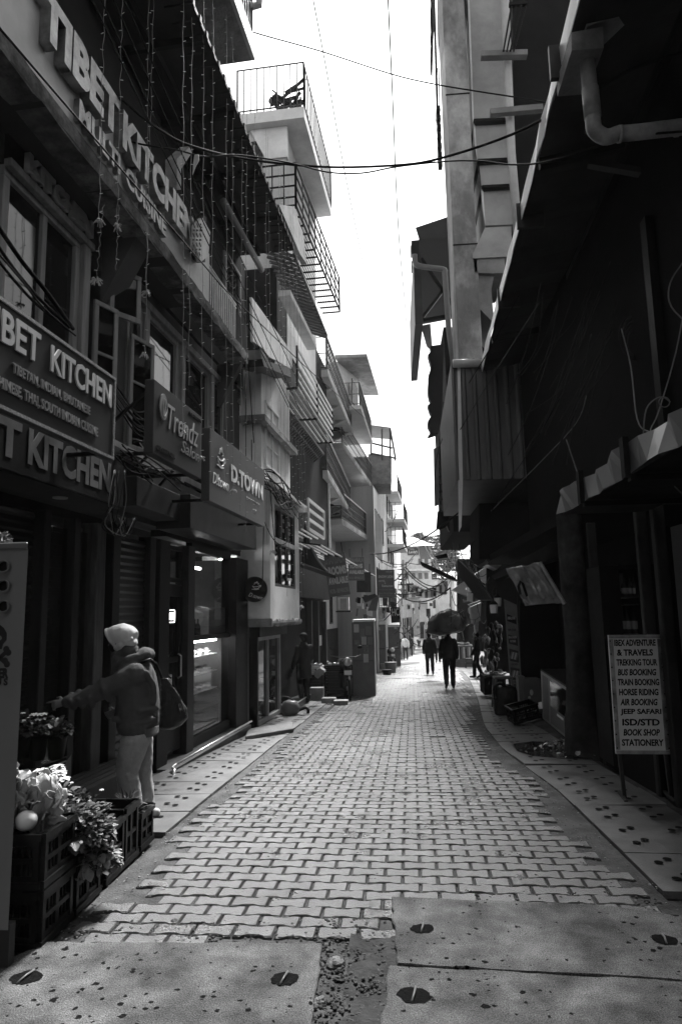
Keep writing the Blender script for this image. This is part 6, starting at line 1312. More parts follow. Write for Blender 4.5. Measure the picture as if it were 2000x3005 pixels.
def walker(name, label, foot, heading, h, top, low, stride=.28, phase=1, arms=(.15, -.2), coat=0.0, hood=False, up_arm=None, bulk=1.0, logo=False, group=None, headtilt=0, vox=.014):
    """a person walking; foot = ground point under the body, heading angle (0 = up the street)"""
    s = h / 1.7; root = thing(name, label, 'person', foot, group); F_ = Vector((math.sin(heading), math.cos(heading), 0)); R_ = Vector((F_.y, -F_.x, 0))
    def P(x, y, z): return foot + R_ * (x * s) + F_ * (y * s) + ZV * (z * s)
    st = stride * phase
    legs = []
    for k in (-1, 1):
        q = st * k; hip = P(.095 * k, 0, .90); lift = .07 if q < 0 else .0
        knee = P(.1 * k, q * .5 + .06, .49); ank = P(.1 * k, q, .09 + lift); toe = P(.115 * k, q + .17, .035 + (0 if q > 0 else .0)); legs.append((hip, knee, ank, toe))
    mb = MB()
    head(mb, P(0, .03, 1.585), s, F_); mb.caps([P(0, -.01, 1.36), P(0, .01, 1.52)], [.06 * s, .055 * s])
    mb.loft([(P(0, 0, .88), R_ * .14 * s, F_ * .09 * s), (P(0, 0, 1.05), R_ * .125 * s, F_ * .085 * s), (P(0, -.01, 1.3), R_ * .16 * s, F_ * .095 * s), (P(0, -.01, 1.42), R_ * .1 * s, F_ * .06 * s)])
    for l in legs: mb.caps([l[0], l[1], l[2]], [.075 * s, .05 * s, .035 * s], 10)
    sh = []
    for k, a in zip((-1, 1), arms):
        S = P(.162 * k, -.01, 1.35)
        if up_arm == k: El = P(.34 * k, .03, 1.28); Wr = P(.26 * k, .04, 1.55)
        else: El = P(.232 * k, a * .4 - .03, 1.08); Wr = P(.232 * k, a + .05, .86)
        sh.append((S, El, Wr)); mb.caps([S, El, Wr], [.05 * s, .038 * s, .026 * s], 10)
        hand(mb, Wr, (Wr - El), F_ if up_arm != k else -F_, R_ * k, s * .95)
    remesh(mb.build('body', SKIN, root, True), .009 if vox < .014 else .011, 2)
    mb = MB()                                  # jacket
    zb = .86 - coat; rings = [(P(0, 0, zb), R_ * (.17 + coat * .12) * s * bulk, F_ * (.125 + coat * .1) * s * bulk), (P(0, 0, .98), R_ * .175 * s * bulk, F_ * .13 * s * bulk), (P(0, 0, 1.15), R_ * .175 * s * bulk, F_ * .13 * s * bulk), (P(0, -.01, 1.3), R_ * .178 * s * bulk, F_ * .125 * s * bulk), (P(0, -.01, 1.39), R_ * .135 * s * bulk, F_ * .1 * s), (P(0, 0, 1.46), R_ * .085 * s, F_ * .075 * s), (P(0, .01, 1.5), R_ * .075 * s, F_ * .07 * s)]
    mb.loft(rings, 20)
    for S, El, Wr in sh: mb.caps([S, El, El.lerp(Wr, .93)], [.08 * s * bulk, .066 * s * bulk, .052 * s * bulk], 12)
    remesh(mb.build('jacket', top, root, True), vox, 5, .02, .12)
    mb = MB()
    mb.loft([(P(0, 0, .84), R_ * .16 * s, F_ * .11 * s), (P(0, 0, .97), R_ * .15 * s, F_ * .1 * s)])
    for hip, knee, ank, toe in legs: mb.caps([hip, knee, ank + ZV * .03], [.108 * s, .08 * s, .07 * s], 12)
    remesh(mb.build('trousers', low, root, True), vox, 4, .02, .1)
    for hip, knee, ank, toe in legs:
        mb = MB(); mb.caps([ank - ZV * .03 * s - F_ * .03, ank.lerp(toe, .5) - ZV * .02 * s, toe], [.045 * s, .043 * s, .034 * s], 10); remesh(mb.build('shoe', SHOE, root, True), .01, 2)
    mb = MB(); mb.ell(P(0, .0, 1.625), (.09 * s * (1.15 if hood else 1), .105 * s * (1.1 if hood else 1), .095 * s), None, 14, 10); mb.ell(P(0, -.045, 1.57), (.082 * s, .065 * s, .09 * s)); remesh(mb.build('hood' if hood else 'hair', top if hood else HAIR, root, True), .012, 3)
    if logo: mb = MB(); c = P(.03, -.137, 1.3); mb.box(c, (.09, .02, .02)); mb.build('print', BLK, root)
    return root
def GF(x, y): return G(x, y)
walker('person', 'man in dark sweater and trousers walking away, carrying a huge bundle on his head', GF(1320, 2022), 0.02, 1.66, CL_BLK, CL_BLK, .12, 1, (.05, .0), up_arm=None)
walker('person', 'stocky person in black jacket walking away just left of the bundle carrier', GF(1262, 1980), 0.0, 1.64, CL_BLK, CL_BLK, .1, -1, (.02, .02), bulk=1.12)
walker('person', 'man in a white fleece with a small dark print, walking away on the left', GF(1190, 1937), 0.05, 1.66, CL_WHT, CL_DRK, .16, 1, (.1, -.1), logo=True, bulk=1.05)
walker('person', 'person in a long hooded black robe beside the man in white fleece', GF(1168, 1936), 0.0, 1.7, CL_BLK, CL_BLK, .06, 1, (.05, .05), coat=.5, hood=True)
walker('person', 'slim dark figure half hidden behind the man in white fleece', GF(1204, 1926), 0.1, 1.7, CL_DRK, CL_BLK, .05)
walker('person', 'small far off person in grey standing in the middle of the street', GF(1229, 1903), 0.0, 1.7, CL_DRK, CL_BLK, .1, 1, (-.1, -.1), vox=.02)
walker('person', 'person in a light grey top walking between the two dark walkers', GF(1285, 1945), 0.0, 1.66, CL_GRY, CL_BLK, .12, 1)
walker('person', 'dark clad vendor standing with one foot forward at the goods stall on the right', GF(1402, 1990), -1.2, 1.62, CL_BLK, CL_BLK, .16, 1, (.1, .15))
walker('person', 'dim figure in dark clothes far down the right side by the awnings', GF(1308, 1915), .3, 1.66, CL_DRK, CL_BLK, .1)
# the bundle on the porter's head
pm = GF(1320, 2022); Yb_ = pm.y
mb = MB(); vs = []; c0 = Yp(1306, 1843, Yb_ + .1); n_ = 40; m_ = 24
def bpt(th, ph):
    d = Vector((math.sin(th) * math.cos(ph), math.sin(th) * math.sin(ph), math.cos(th)))
    w_ = 1 + .16 * mnoise.noise(d * 1.9 + Vector((3, 0, 0))) + .09 * mnoise.noise(d * 5) + .04 * abs(mnoise.noise(d * 11)); 
    return Vector((d.x * .56, d.y * .45, (.52 if d.z > 0 else .16) * d.z)) * w_
for i in range(m_ + 1):
    for k in range(n_): p = bpt(math.pi * i / m_, 2 * math.pi * k / n_); p.z += -.10 * (-p.x) / .5 * .5 - .03; vs.append(c0 + p)
mb.add(vs, [(i * n_ + k, (i + 1) * n_ + k, (i + 1) * n_ + (k + 1) % n_, i * n_ + (k + 1) % n_) for i in range(m_) for k in range(n_)])
bd = mb.build('cloth_bundle', M('bundle tarpaulin', .05, .3, .6, 2.5, .6, bscale=7), None, True); tag(bd, 'huge lumpy tarpaulin bundle balanced on the walking man’s head', 'bundle')
# ---- woman at the crates
fy = G(440, 2408).y; Yw = fy
def W(x, y, d=0.0): return Yp(x, y, Yw + d)
X = Vector((1, 0, 0)); Yv = Vector((0, 1, 0)); pxm = Yw / 2003
wo = thing('person', 'person in a white hood, dark hoodie and pale jeans bending to point at the crates', 'person', Vector((W(420, 2400).x, Yw, gz(Yw))))
mb = MB(); hf = Vector((-.86, .05, -.5))
head(mb, W(352, 1882), .98, hf)
mb.caps([W(395, 1940), W(368, 1905)], [.06, .052])
mb.loft([(W(408, 2150), X * .1, Yv * .15), (W(412, 2060), X * .1, Yv * .13), (W(408, 1990), X * .11, Yv * .17), (W(398, 1945), X * .06, Yv * .09)])
for d, pts in ((-.09, [(398, 2160), (372, 2268), (392, 2385)]), (.1, [(415, 2160), (420, 2270), (436, 2395)])): mb.caps([W(x, y, d) for x, y in pts], [.075, .05, .04], 12)
arm = [W(392, 1975, -.17), W(282, 2032, -.24), W(200, 2058, -.26)]
mb.caps(arm, [.05, .038, .026], 12); arm2 = [W(392, 1975, .17), W(362, 2080, .2), W(345, 2090, .1)]; mb.caps(arm2, [.05, .038, .028], 12)
wr = W(192, 2061, -.26); dd = (W(150, 2069, -.27) - wr).normalized(); hand(mb, wr, dd, Vector((0, .5, .85)), Vector((0, -.9, .4)), .98, (.04, .75, .9, .95))
hand(mb, arm2[2], X * -1 + ZV * -.3, Vector((0, 0, 1)), Vector((0, -1, 0)), .9)
remesh(mb.build('body', SKIN, wo, True), .006, 2)
mb = MB()   # hoodie
mb.loft([(W(405, 2148), X * .145, Yv * .2), (W(404, 2128), X * .16, Yv * .21), (W(405, 2080), X * .172, Yv * .215), (W(404, 2030), X * .165, Yv * .22), (W(400, 1985), X * .15, Yv * .23), (W(398, 1955), X * .12, Yv * .2), (W(392, 1928), X * .085, Yv * .12)], 24)
mb.caps([W(396, 1980, -.15), W(340, 2008, -.2), W(282, 2034, -.24), W(235, 2050, -.255), W(198, 2059, -.26)], [.1, .083, .07, .058, .046], 16)
mb.caps([W(396, 1980, .15), W(365, 2082, .2), W(352, 2092, .12)], [.1, .075, .055], 12)
# bunched hood around the neck
hr = []
for k in range(17):
    a = 2 * math.pi * k / 16; hr.append(W(396, 1924) + X * .115 * math.cos(a) + Yv * .12 * math.sin(a) + ZV * (-.035 + .045 * math.cos(a)) * 1.0)
mb.tube(hr, [.045] * 17, 10); mb.ell(W(428, 1920), (.075, .12, .06)); mb.ell(W(380, 1906), (.068, .1, .06)); mb.ell(W(362, 1918), (.05, .085, .045)); mb.ell(W(354, 1936), (.068, .095, .06)); mb.ell(W(350, 1955), (.06, .1, .06))
for (x0, y0, x1, y1) in ((300, 2000, 322, 2052), (262, 2022, 274, 2068), (232, 2032, 242, 2072), (212, 2040, 218, 2075)):   # sleeve folds
    mb.caps([W(x0, y0, -.24), W((x0 + x1) / 2 - 6, (y0 + y1) / 2, -.31), W(x1, y1, -.24)], [.03, .022, .026], 8)
for pts in (((335, 2110), (400, 2122), (455, 2112)), ((360, 2060), (410, 2085), (458, 2080)), ((430, 1975), (450, 2010), (452, 2060))): mb.caps([W(x, y, -.175 if x < 440 else -.1) for x, y in pts], [.025, .03, .022], 8)
ho = remesh(mb.build('hoodie', CL_HOOD, wo, True), .009, 5, .018, .09)
mb = MB(); mb.loft([(W(444, 2158), X * .04, Yv * .13), (W(442, 2130), X * .05, Yv * .15)], 14); remesh(mb.build('shirt_hem', CL_GRY, wo, True), .01, 2, .01, .05)
mb = MB()   # jeans
mb.loft([(W(402, 2175), X * .105, Yv * .17), (W(403, 2140), X * .11, Yv * .17)], 20)
mb.caps([W(397, 2172, -.09), W(385, 2215, -.1), W(373, 2268, -.1), W(383, 2320, -.1), W(393, 2385, -.09)], [.115, .105, .088, .083, .075], 16)
mb.caps([W(412, 2172, .09), W(420, 2270, .1), W(428, 2330, .1), W(434, 2385, .1)], [.105, .075, .066, .058], 16)
for (x0, y0, x1, y1) in ((350, 2262, 402, 2282), (352, 2278, 405, 2290), (372, 2360, 410, 2372), (360, 2185, 415, 2205)): mb.caps([W(x0, y0, -.13), W((x0 + x1) / 2, (y0 + y1) / 2 + 4, -.185), W(x1, y1, -.12)], [.012, .016, .01], 8)
remesh(mb.build('jeans', CL_JEAN, wo, True), .009, 4, .014, .07)
for d, x, y in ((-.09, 396, 2402), (.1, 440, 2408)):
    mb = MB(); c = W(x, y, d); c.z = gz(c.y) + .035; mb.caps([c + X * .05, c - X * .04, c - X * .14 - ZV * .005], [.038, .042, .03], 10); remesh(mb.build('sandal', OFFW, wo, True), .008, 2)
mb = MB()   # pale hood
hv = lambda a_, b_: Vector((a_, 0, b_))
mb.loft([(W(329, 1874), hv(.05, -.07), Yv * .08), (W(334, 1872), hv(.052, -.078), Yv * .092), (W(350, 1867), hv(.042, -.092), Yv * .11), (W(370, 1863), hv(.02, -.098), Yv * .115), (W(388, 1865), hv(.0, -.078), Yv * .1), (W(399, 1868), hv(-.01, -.045), Yv * .06)], 28)
mb.ell(W(385, 1886), (.05, .09, .045)); mb.ell(W(364, 1890), (.062, .1, .055)); mb.ell(W(352, 1898), (.045, .085, .04))
mb.tube([W(331, 1873) + hv(.053, -.076) * math.cos(a) + Yv * .09 * math.sin(a) for a in [2 * math.pi * k / 24 for k in range(25)]], [.011] * 25, 8)
mb.caps([W(352, 1886, -.06), W(368, 1882, -.085), W(388, 1874, -.08)], [.014, .018, .012], 8); mb.ell(W(378, 1880), (.06, .1, .06))
remesh(mb.build('hood', CL_SCARF, wo, True), .007, 4, .006, .05)
mb = MB(); mb.ell(W(338, 1895), (.05, .07, .06)); remesh(mb.build('hair', HAIR, wo, True), .01, 2)
bg_ = thing('shoulder_bag', 'dark slouchy shoulder bag hanging behind the hooded person’s back', 'bag', W(505, 2130))
mb = MB(); mb.loft([(W(475, 1988), X * .015, Yv * .02), (W(488, 2010), X * .04, Yv * .05), (W(500, 2045), X * .075, Yv * .08), (W(510, 2080), X * .105, Yv * .1), (W(512, 2108), X * .108, Yv * .11), (W(500, 2130), X * .09, Yv * .1), (W(492, 2140), X * .05, Yv * .06)], 22)
for k in range(5): mb.caps([W(478 + k * 3, 1992, -.02), W(490 + k * 9, 2045, -.07), W(485 + k * 15, 2100, -.09)], [.008, .012, .006], 6)
remesh(mb.build('sack', M('bag leather', .03, .28, .3, 6, .3), bg_, True), .008, 3, .02, .08)
mb = MB(); mb.tube([W(400, 1950, -.16), W(440, 1935, -.1), W(458, 1948, -.04), W(476, 1990, 0)], [.012] * 4, 8); mb.tube([W(458, 1948, .06), W(480, 1990, .02)], .01, 8); mb.build('strap', BLK, bg_, True)
# ---- woman with the dustpan
fw = G(893, 2066); Yd = fw.y
wd = walker('person', 'woman in a headscarf and loose dark clothes holding a dustpan by the shop steps', fw, -.6, 1.56, CL_DRK, CL_BLK, .04, 1, (.1, .25), coat=.25, hood=True)
dp_ = thing('dustpan', 'pale grey dustpan held out by the woman in the headscarf', 'dustpan', Yp(935, 1975, Yd))
mb = MB(); mb.slab([Yp(x, y, Yd - .15) for x, y in ((921, 1972), (938, 1960), (950, 1968), (952, 1974), (932, 1992), (922, 1984))], Vector((.02, .12, .02))); mb.build('pan', M('dustpan grey', .22, .5), dp_); mb = MB(); mb.bar(Yp(925, 1962, Yd - .1), Yp(930, 1975, Yd - .1), .03); mb.build('handle', GRYD, dp_)
# ================================================================ LEFT FOREGROUND
def crate(name, o, u, wv, hh, ln, dp, label, holes=4, group='plastic crates along the left edge', lip=True):
    """open plastic crate: o = bottom near street-side corner, u along, wv inwards"""
    t = thing(name, label, 'crate', o, group); u = Vector(u); wv = Vector(wv); mb = MB(); T = .018
    def side(a, d, n, L_):
        for z0, z1, e in ((0, .035, .012), (.035, .06, 0), (hh - .06, hh - .035, 0), (hh - .035, hh, .014), (hh * .5 - .012, hh * .5 + .012, .002)):
            mb.slab([a + ZV * z0 - d * e, a + d * (L_ + e) + ZV * z0, a + d * (L_ + e) + ZV * z1, a + ZV * z1 - d * e], n * (T + e)); 
        m_ = max(2, int(L_ / .14))
        for i in range(m_ + 1): p = a + d * (L_ * i / m_); w_ = .018 if 0 < i < m_ else .03; mb.slab([p - d * w_ * (i > 0), p + d * w_ * (i < m_), p + d * w_ * (i < m_) + ZV * hh, p - d * w_ * (i > 0) + ZV * hh], n * (T + (.006 if i in (0, m_) else 0)))
        k = int(L_ / .035)
        for i in range(k): p = a + d * (L_ * (i + .5) / k); mb.slab([p - d * .004, p + d * .004, p + d * .004 + ZV * hh, p - d * .004 + ZV * hh], n * T * .5)
    side(o, u, -wv, ln); side(o + wv * dp, u, wv, ln); side(o, wv, -u, dp); side(o + u * ln, wv, u, dp)
    mb.build('frame', M('crate plastic', .009, .32, .3, 8, .1), t)
    mb = MB(); mb.slab([o + ZV * .01, o + u * ln + ZV * .01, o + u * ln + wv * dp + ZV * .01, o + wv * dp + ZV * .01], ZV * .015); mb.build('bottom', MT['crate plastic'], t)
    return t
c0, c1 = G(108, 2788), G(444, 2462); cu = (c1 - c0); cu.z = 0; tot = cu.length; cu.normalize(); cw_ = Vector((-cu.y, cu.x, 0))
def cpos(x, y): p = G(x, y); return (p - c0).dot(cu)
sA = (0, cpos(206, 2692)); sB = (cpos(212, 2688), cpos(290, 2612)); sC = (cpos(293, 2600), cpos(350, 2545)); sD = (cpos(352, 2545), cpos(398, 2505)); sE = (cpos(402, 2500), tot)
crates = []
for nm, (a, b), z, h_, dp, lb, inn in (('plastic_crate', sA, 0, .27, .4, 'lower black crate of the nearest stack by the metal cabinet', 0), ('plastic_crate', sA, .28, .26, .4, 'upper black crate of the nearest stack, holding the cabbages', 0.0),
        ('plastic_crate', sB, 0, .3, .4, 'second black crate from the cabinet, under the hanging leaves', 0), ('plastic_crate', sC, 0, .33, .4, 'third black crate from the cabinet, its rim tilted with a pale tag', 0), ('plastic_crate', sD, 0, .36, .36, 'tall black crate with closed corner, fourth from the cabinet', 0), ('plastic_crate', sE, 0, .25, .3, 'smallest black crate at the far end of the row, holding spring onions', 0)):
    o = c0 + cu * a + cw_ * inn; o.z = z + .002; crates.append(crate(nm, o, cu, cw_, h_, (b - a) - .03, dp, lb))
mb = MB(); p = c0 + cu * (sC[0] + .05) - cw_ * .03; p.z = .12; mb.slab([p, p + cu * .012, p + cu * .012 + ZV * .12, p + ZV * .12], -cw_ * .008); tag(mb.build('paper_tag', OFFW), 'pale torn strip stuck on the third crate', 'tag')
LF = {'d': M('dark leaf', .05, .55, .5, 20, .2), 'm': M('mid leaf', .16, .5, .5, 20, .2), 'l': M('pale leaf', .32, .45, .35, 14, .3), 'w': M('white petal', .8, .5, .08, 10, 0), 'c': M('cabbage leaf', .42, .45, .35, 9, .5, bscale=40)}
def leaf(mb, c, d, n, L_, W_, curl=.4, k=4, wav=.0):
    d = Vector(d).normalized(); n = Vector(n); s = d.cross(n).normalized(); n = s.cross(d); vs = []; 
    for i in range(k + 1):
        f = i / k; w_ = W_ * math.sin(math.pi * min(.97, .12 + f * .86)) ** .7; m_ = Vector(c) + d * L_ * f - n * (curl * L_ * f * f)
        for t in (-1, -.4, .4, 1): vs.append(m_ + s * w_ * t + n * (abs(t) * w_ * .3 + (random.uniform(-1, 1) * wav if abs(t) == 1 else 0)))
    mb.add(vs, [(i * 4 + j, i * 4 + j + 1, i * 4 + 5 + j, i * 4 + 4 + j) for i in range(k) for j in range(3)])
def plant(name, label, cat, c, rx, ry, hz, n, L_, W_, mats, group=None, droop=.3, flowers=0, seed=1, fsz=.02, base=None):
    random.seed(seed); t = thing(name, label, cat, c, group); keys = list(mats); mbs = {k: MB() for k in keys}
    for i in range(n):
        a = random.uniform(0, 6.283); r = math.sqrt(random.random()); p = Vector(c) + Vector((rx * r * math.cos(a), ry * r * math.sin(a), hz * (1 - r * r * .8) * random.uniform(.2, 1)))
        d = Vector((math.cos(a) * r + random.uniform(-.5, .5), math.sin(a) * r + random.uniform(-.5, .5), random.uniform(-droop, .9))); s = random.uniform(.6, 1.25)
        leaf(mbs[random.choice(keys)], p, d, Vector((random.uniform(-.3, .3), random.uniform(-.3, .3), 1)), L_ * s, W_ * s, random.uniform(0, .5), 4, W_ * .25)
    for k in keys:
        if mbs[k].v: mbs[k].build('leaves', LF[k], t, True, fix=False)
    if flowers:
        for i in range(flowers):
            mb = MB(); a = random.uniform(0, 6.283); r = math.sqrt(random.random()); p = Vector(c) + Vector((rx * r * math.cos(a), ry * r * math.sin(a), hz * random.uniform(.75, 1.25)))
            for k in range(6): b = k * 1.047; leaf(mb, p, (math.cos(b), math.sin(b) - .3, .35), (0, 0, 1), fsz * 1.4, fsz * .75, .4, 3, fsz * .1)
            mb.build('flower', LF['w'], t, True, fix=False)
    return t
def on(s, f, w_, z): p = c0 + cu * (s[0] + (s[1] - s[0]) * f) + cw_ * w_; p.z = z; return p
def cabbage(c, L_, r, d, label, seed=1):
    random.seed(seed); t = thing('cabbage', label, 'cabbage', c, 'cabbages on the nearest crates'); d = Vector(d).normalized(); x = d.orthogonal().normalized(); y = d.cross(x)
    mb = MB(); n_ = 44; m_ = 22; vs = []
    for i in range(m_ + 1):
        f = i / m_
        for k in range(n_):
            a = 2 * math.pi * k / n_; rr_ = r * math.sin(math.pi * (.04 + .92 * f)) ** .55 * (1 + .035 * math.sin(a * 11 + 3 * f) + .09 * mnoise.noise(Vector((math.cos(a) * 2, math.sin(a) * 2, f * 3 + seed)))); vs.append(Vector(c) + d * (f - .5) * L_ + (x * math.cos(a) + y * math.sin(a)) * rr_)
    mb.add(vs, [(i * n_ + k, i * n_ + (k + 1) % n_, (i + 1) * n_ + (k + 1) % n_, (i + 1) * n_ + k) for i in range(m_) for k in range(n_)]); mb.build('head', LF['c'], t, True)
    mb = MB()
    for k in range(9): a = random.uniform(0, 6.28); v = x * math.cos(a) + y * math.sin(a); leaf(mb, Vector(c) - d * L_ * .35 + v * r * .8, d * .9 + v * random.uniform(-.05, .35), v, L_ * random.uniform(.7, 1.1), r * random.uniform(.7, 1.0), random.uniform(.1, .5), 8, r * .2)
    for k in range(70):
        a = random.uniform(0, 6.28); v = x * math.cos(a) + y * math.sin(a); f = random.uniform(-.45, .5); leaf(mb, Vector(c) + d * L_ * f + v * r * math.cos(f * 2.2) * 1.0, d * random.uniform(-.3, 1) + v * random.uniform(.1, .7) + x * random.uniform(-.5, .5), v, r * random.uniform(.5, 1.1), r * random.uniform(.3, .55), random.uniform(-.3, .6), 5, r * .16)
    o = mb.build('outer_leaves', LF['c'], t, True, fix=False); o.modifiers.new('t', 'SOLIDIFY').thickness = .003
    return t
zt2 = .54
cabbage(on(sA, .55, .12, zt2 + .07), .26, .085, (.15, -.3, .95), 'big ribbed Chinese cabbage leaning over the crate rim, nearest the street', 1)
cabbage(on(sA, .35, .22, zt2 + .13), .2, .075, (.6, .2, .5), 'leafy cabbage lying above the big ribbed one', 2)
cabbage(on(sA, .15, .30, zt2 + .2), .2, .07, (.9, .3, .4), 'topmost cabbage of the heap, beside the metal cabinet', 3)
cabbage(on(sA, .8, .3, zt2 + .08), .2, .07, (.3, .9, .3), 'small cabbage behind the big ribbed one', 4)
mb = MB(); mb.ell(on(sA, .1, .1, zt2 + .05), (.055, .055, .05), None, 20, 14); tag(mb.build('turnip', M('turnip skin', .75, .25, .06, 6, .05), None, True), 'smooth round white turnip beside the metal cabinet', 'turnip')
plant('leafy_greens', 'big heap of curly greens spilling over the second crate', 'greens', on(sB, .35, .1, .36), .24, .24, .2, 900, .05, .02, 'dmllm', droop=.9, flowers=2, seed=3, fsz=.02)
plant('leafy_greens', 'greens with crumpled pale leaves drooping down the front of the second crate', 'greens', on(sB, .4, -.02, .2), .17, .12, .18, 420, .05, .02, 'dmll', droop=1.2, seed=5)
plant('leafy_greens', 'darker greens between the cabbages and the curly greens', 'greens', on(sB, .2, .3, .42), .2, .16, .16, 260, .07, .028, 'ddm', droop=.5, flowers=4, seed=6, fsz=.022)
plant('flowering_plant', 'dark leafy plant with large white blossoms above the second crate', 'plant', on(sB, .75, .3, .5), .16, .16, .18, 200, .06, .022, 'ddm', flowers=8, seed=8, fsz=.032)
plant('flowering_plant', 'dark seedlings with upright flower spikes in front of the jeans', 'plant', on(sC, .6, .25, .3), .22, .16, .2, 320, .045, .013, 'dddm', flowers=3, seed=9, fsz=.012, droop=-.2)
plant('spring_onions', 'bunch of thin green shoots in the smallest crate', 'greens', on(sE, .45, .12, .22), .1, .1, .1, 130, .09, .005, 'dm', seed=11, droop=-.3)
# pots with petunias on the ledge at the back
for i, (x, y, Y, r, lb) in enumerate(((60, 2215, 4.9, .07, 'flower pot nearest the cabinet on the back ledge'), (110, 2222, 5.0, .07, 'middle flower pot with two white petunias on the back ledge'), (165, 2218, 5.1, .075, 'right flower pot with a drooping leaf on the back ledge'))):
    p = Yp(x, y, Y); t = thing('flower_pot', lb, 'flower pot', p, 'flower pots on the back ledge'); mb = MB(); mb.lathe(p, [(r * .7, -.02), (r, .13), (r * 1.08, .13), (r * 1.08, .15), (r * .9, .15)], 18); mb.build('pot', BLK, t, True)
    plant('petunia', 'petunia growing in the %s pot of the back ledge' % ['nearest', 'middle', 'right'][i], 'plant', p + ZV * .15, .1, .1, .12, 150, .05, .02, 'ddm', flowers=(4, 3, 1)[i], seed=20 + i, fsz=.03 if i else .014)
lg = thing('back_ledge', 'dark ledge with a pale metal edge carrying the flower pots', 'ledge', Yp(110, 2250, 5))
mb = MB(); mb.slab([Yp(20, 2300, 4.7), Yp(195, 2235, 5.0), Yp(195, 2235, 5.4), Yp(20, 2300, 5.2)], ZV * .03); mb.build('board', BLK, lg); mb = MB(); mb.bar(Yp(20, 2298, 4.69), Yp(195, 2233, 4.99), .008); mb.build('edge', GALV, lg)
a = Yp(20, 2300, 4.7); mb = MB(); mb.slab([Yp(25, 2302, 4.72), Yp(193, 2237, 5.02), Vector((Yp(193, 2237, 5.02).x, 5.02, 0)), Vector((Yp(25, 2302, 4.72).x, 4.72, 0))], Vector((-.1, .3, 0))); mb.build('base', BLK, lg)
# cabinet with the skull
cb = thing('switch_cabinet', 'tall grey metal switch cabinet painted with a skull and DANGER, cut by the left edge', 'cabinet', Yp(20, 2800, 3.3))
Yk = 3.28; b0 = Yp(22, 2800, Yk); t0 = Yp(67, 1612, Yk); CAB = M('cabinet paint', .19, .4, .06, 3, .05, bscale=200)
xr = (Yp(45, 2300, Yk)).x; wcab = .7; z1_ = t0.z
mb = MB(); mb.slab([(xr - wcab, Yk, .18), (xr, Yk, .18), (xr + .01, Yk, z1_), (xr - wcab, Yk, z1_)], Vector((-.34, .6, 0))); mb.build('body', CAB, cb)
mb = MB(); mb.slab([(xr - wcab, Yk - .02, z1_), (xr + .018, Yk - .02, z1_), (xr + .018, Yk - .02, z1_ + .035), (xr - wcab, Yk - .02, z1_ + .035)], Vector((-.36, .64, 0))); bevel(mb.build('lid', GRY, cb), .006)
mb = MB()
for k in range(2): mb.bar((xr - .02 - k * .6, Yk + .03, -.02), (xr - .02 - k * .6, Yk + .03, .2), .05)
mb.bar((xr - .65, Yk + .04, .14), (xr - .01, Yk + .04, .14), .04); mb.build('legs', GRYD, cb)
for y in (1664, 1721, 1780):
    c = Yp(14, y, Yk); mb = MB(); n_ = 24; r1, r2 = .030, .026; ax = Vector((.35, -1, .05)).normalized(); x_ = ax.orthogonal().normalized(); y_ = ax.cross(x_)
    vs = [c + ax * h_ + (x_ * math.cos(2 * math.pi * k / n_) + y_ * math.sin(2 * math.pi * k / n_)) * r_ for r_, h_ in ((r1, -.02), (r1, .045), (r2, .045), (r2, -.015)) for k in range(n_)]
    mb.add(vs, [(i * n_ + k, i * n_ + (k + 1) % n_, (i + 1) * n_ + (k + 1) % n_, (i + 1) * n_ + k) for i in range(3) for k in range(n_)] ); mb.build('vent_pipe', CAB, cb, True)
    mb = MB(); mb.lathe(c - ax * .0, [(r2 * .99, 0), (r2 * .99, .004)], 20, ax); mb.build('vent_shade_disc', BLAKP, cb)  # black disc paints the dark inside of the pipe
def flat(px, name='painted_mark', mat=None, off=.003):
    mb = MB(); mb.slab([Yp(x, y, Yk - off) for x, y in px], Vector((0, -.001, 0))); return mb.build(name, mat or BLAKP, cb)
sk = [(-14, 1835), (0, 1833), (12, 1842), (21, 1858), (20, 1878), (10, 1890), (6, 1905), (-20, 1905), (-32, 1880), (-30, 1850)]
flat(sk, 'skull', M('skull paint', .03, .5, .2, 8, 0)); flat([(0 + 6 * math.cos(a), 1872 + 7 * math.sin(a)) for a in [i * .628 for i in range(10)]], 'eye_socket', CAB, .006)
for p, q in (((-20, 1950), (22, 1910)), ((-30, 1910), (18, 1944))):
    mb = MB(); mb.bar(Yp(*p, Yk - .004), Yp(*q, Yk - .004), .02, .003, up=(0, 1, 0)); 
    for e in (p, q):
        for s_ in (-5, 5): mb.ell(Yp(e[0] + s_ * .6, e[1] + s_, Yk - .004), (.016, .003, .016))
    mb.build('crossbone', MT['skull paint'], cb)
a = Yp(-72, 1992, Yk - .003); text('DANGER', a, X, ZV, (Yp(26, 1990, Yk) - a).x, .05, .002, MT['skull paint'], cb, .06)
a = Yp(-12, 2012, Yk - .003); text('U S', a, X, ZV, (Yp(24, 2010, Yk) - a).x, .035, .002, MT['skull paint'], cb, .04)
plant('pot_plant', 'tiny plant tuft on top of the switch cabinet', 'plant', Yp(6, 1592, Yk + .1), .03, .03, .05, 60, .03, .01, 'lm', seed=30)
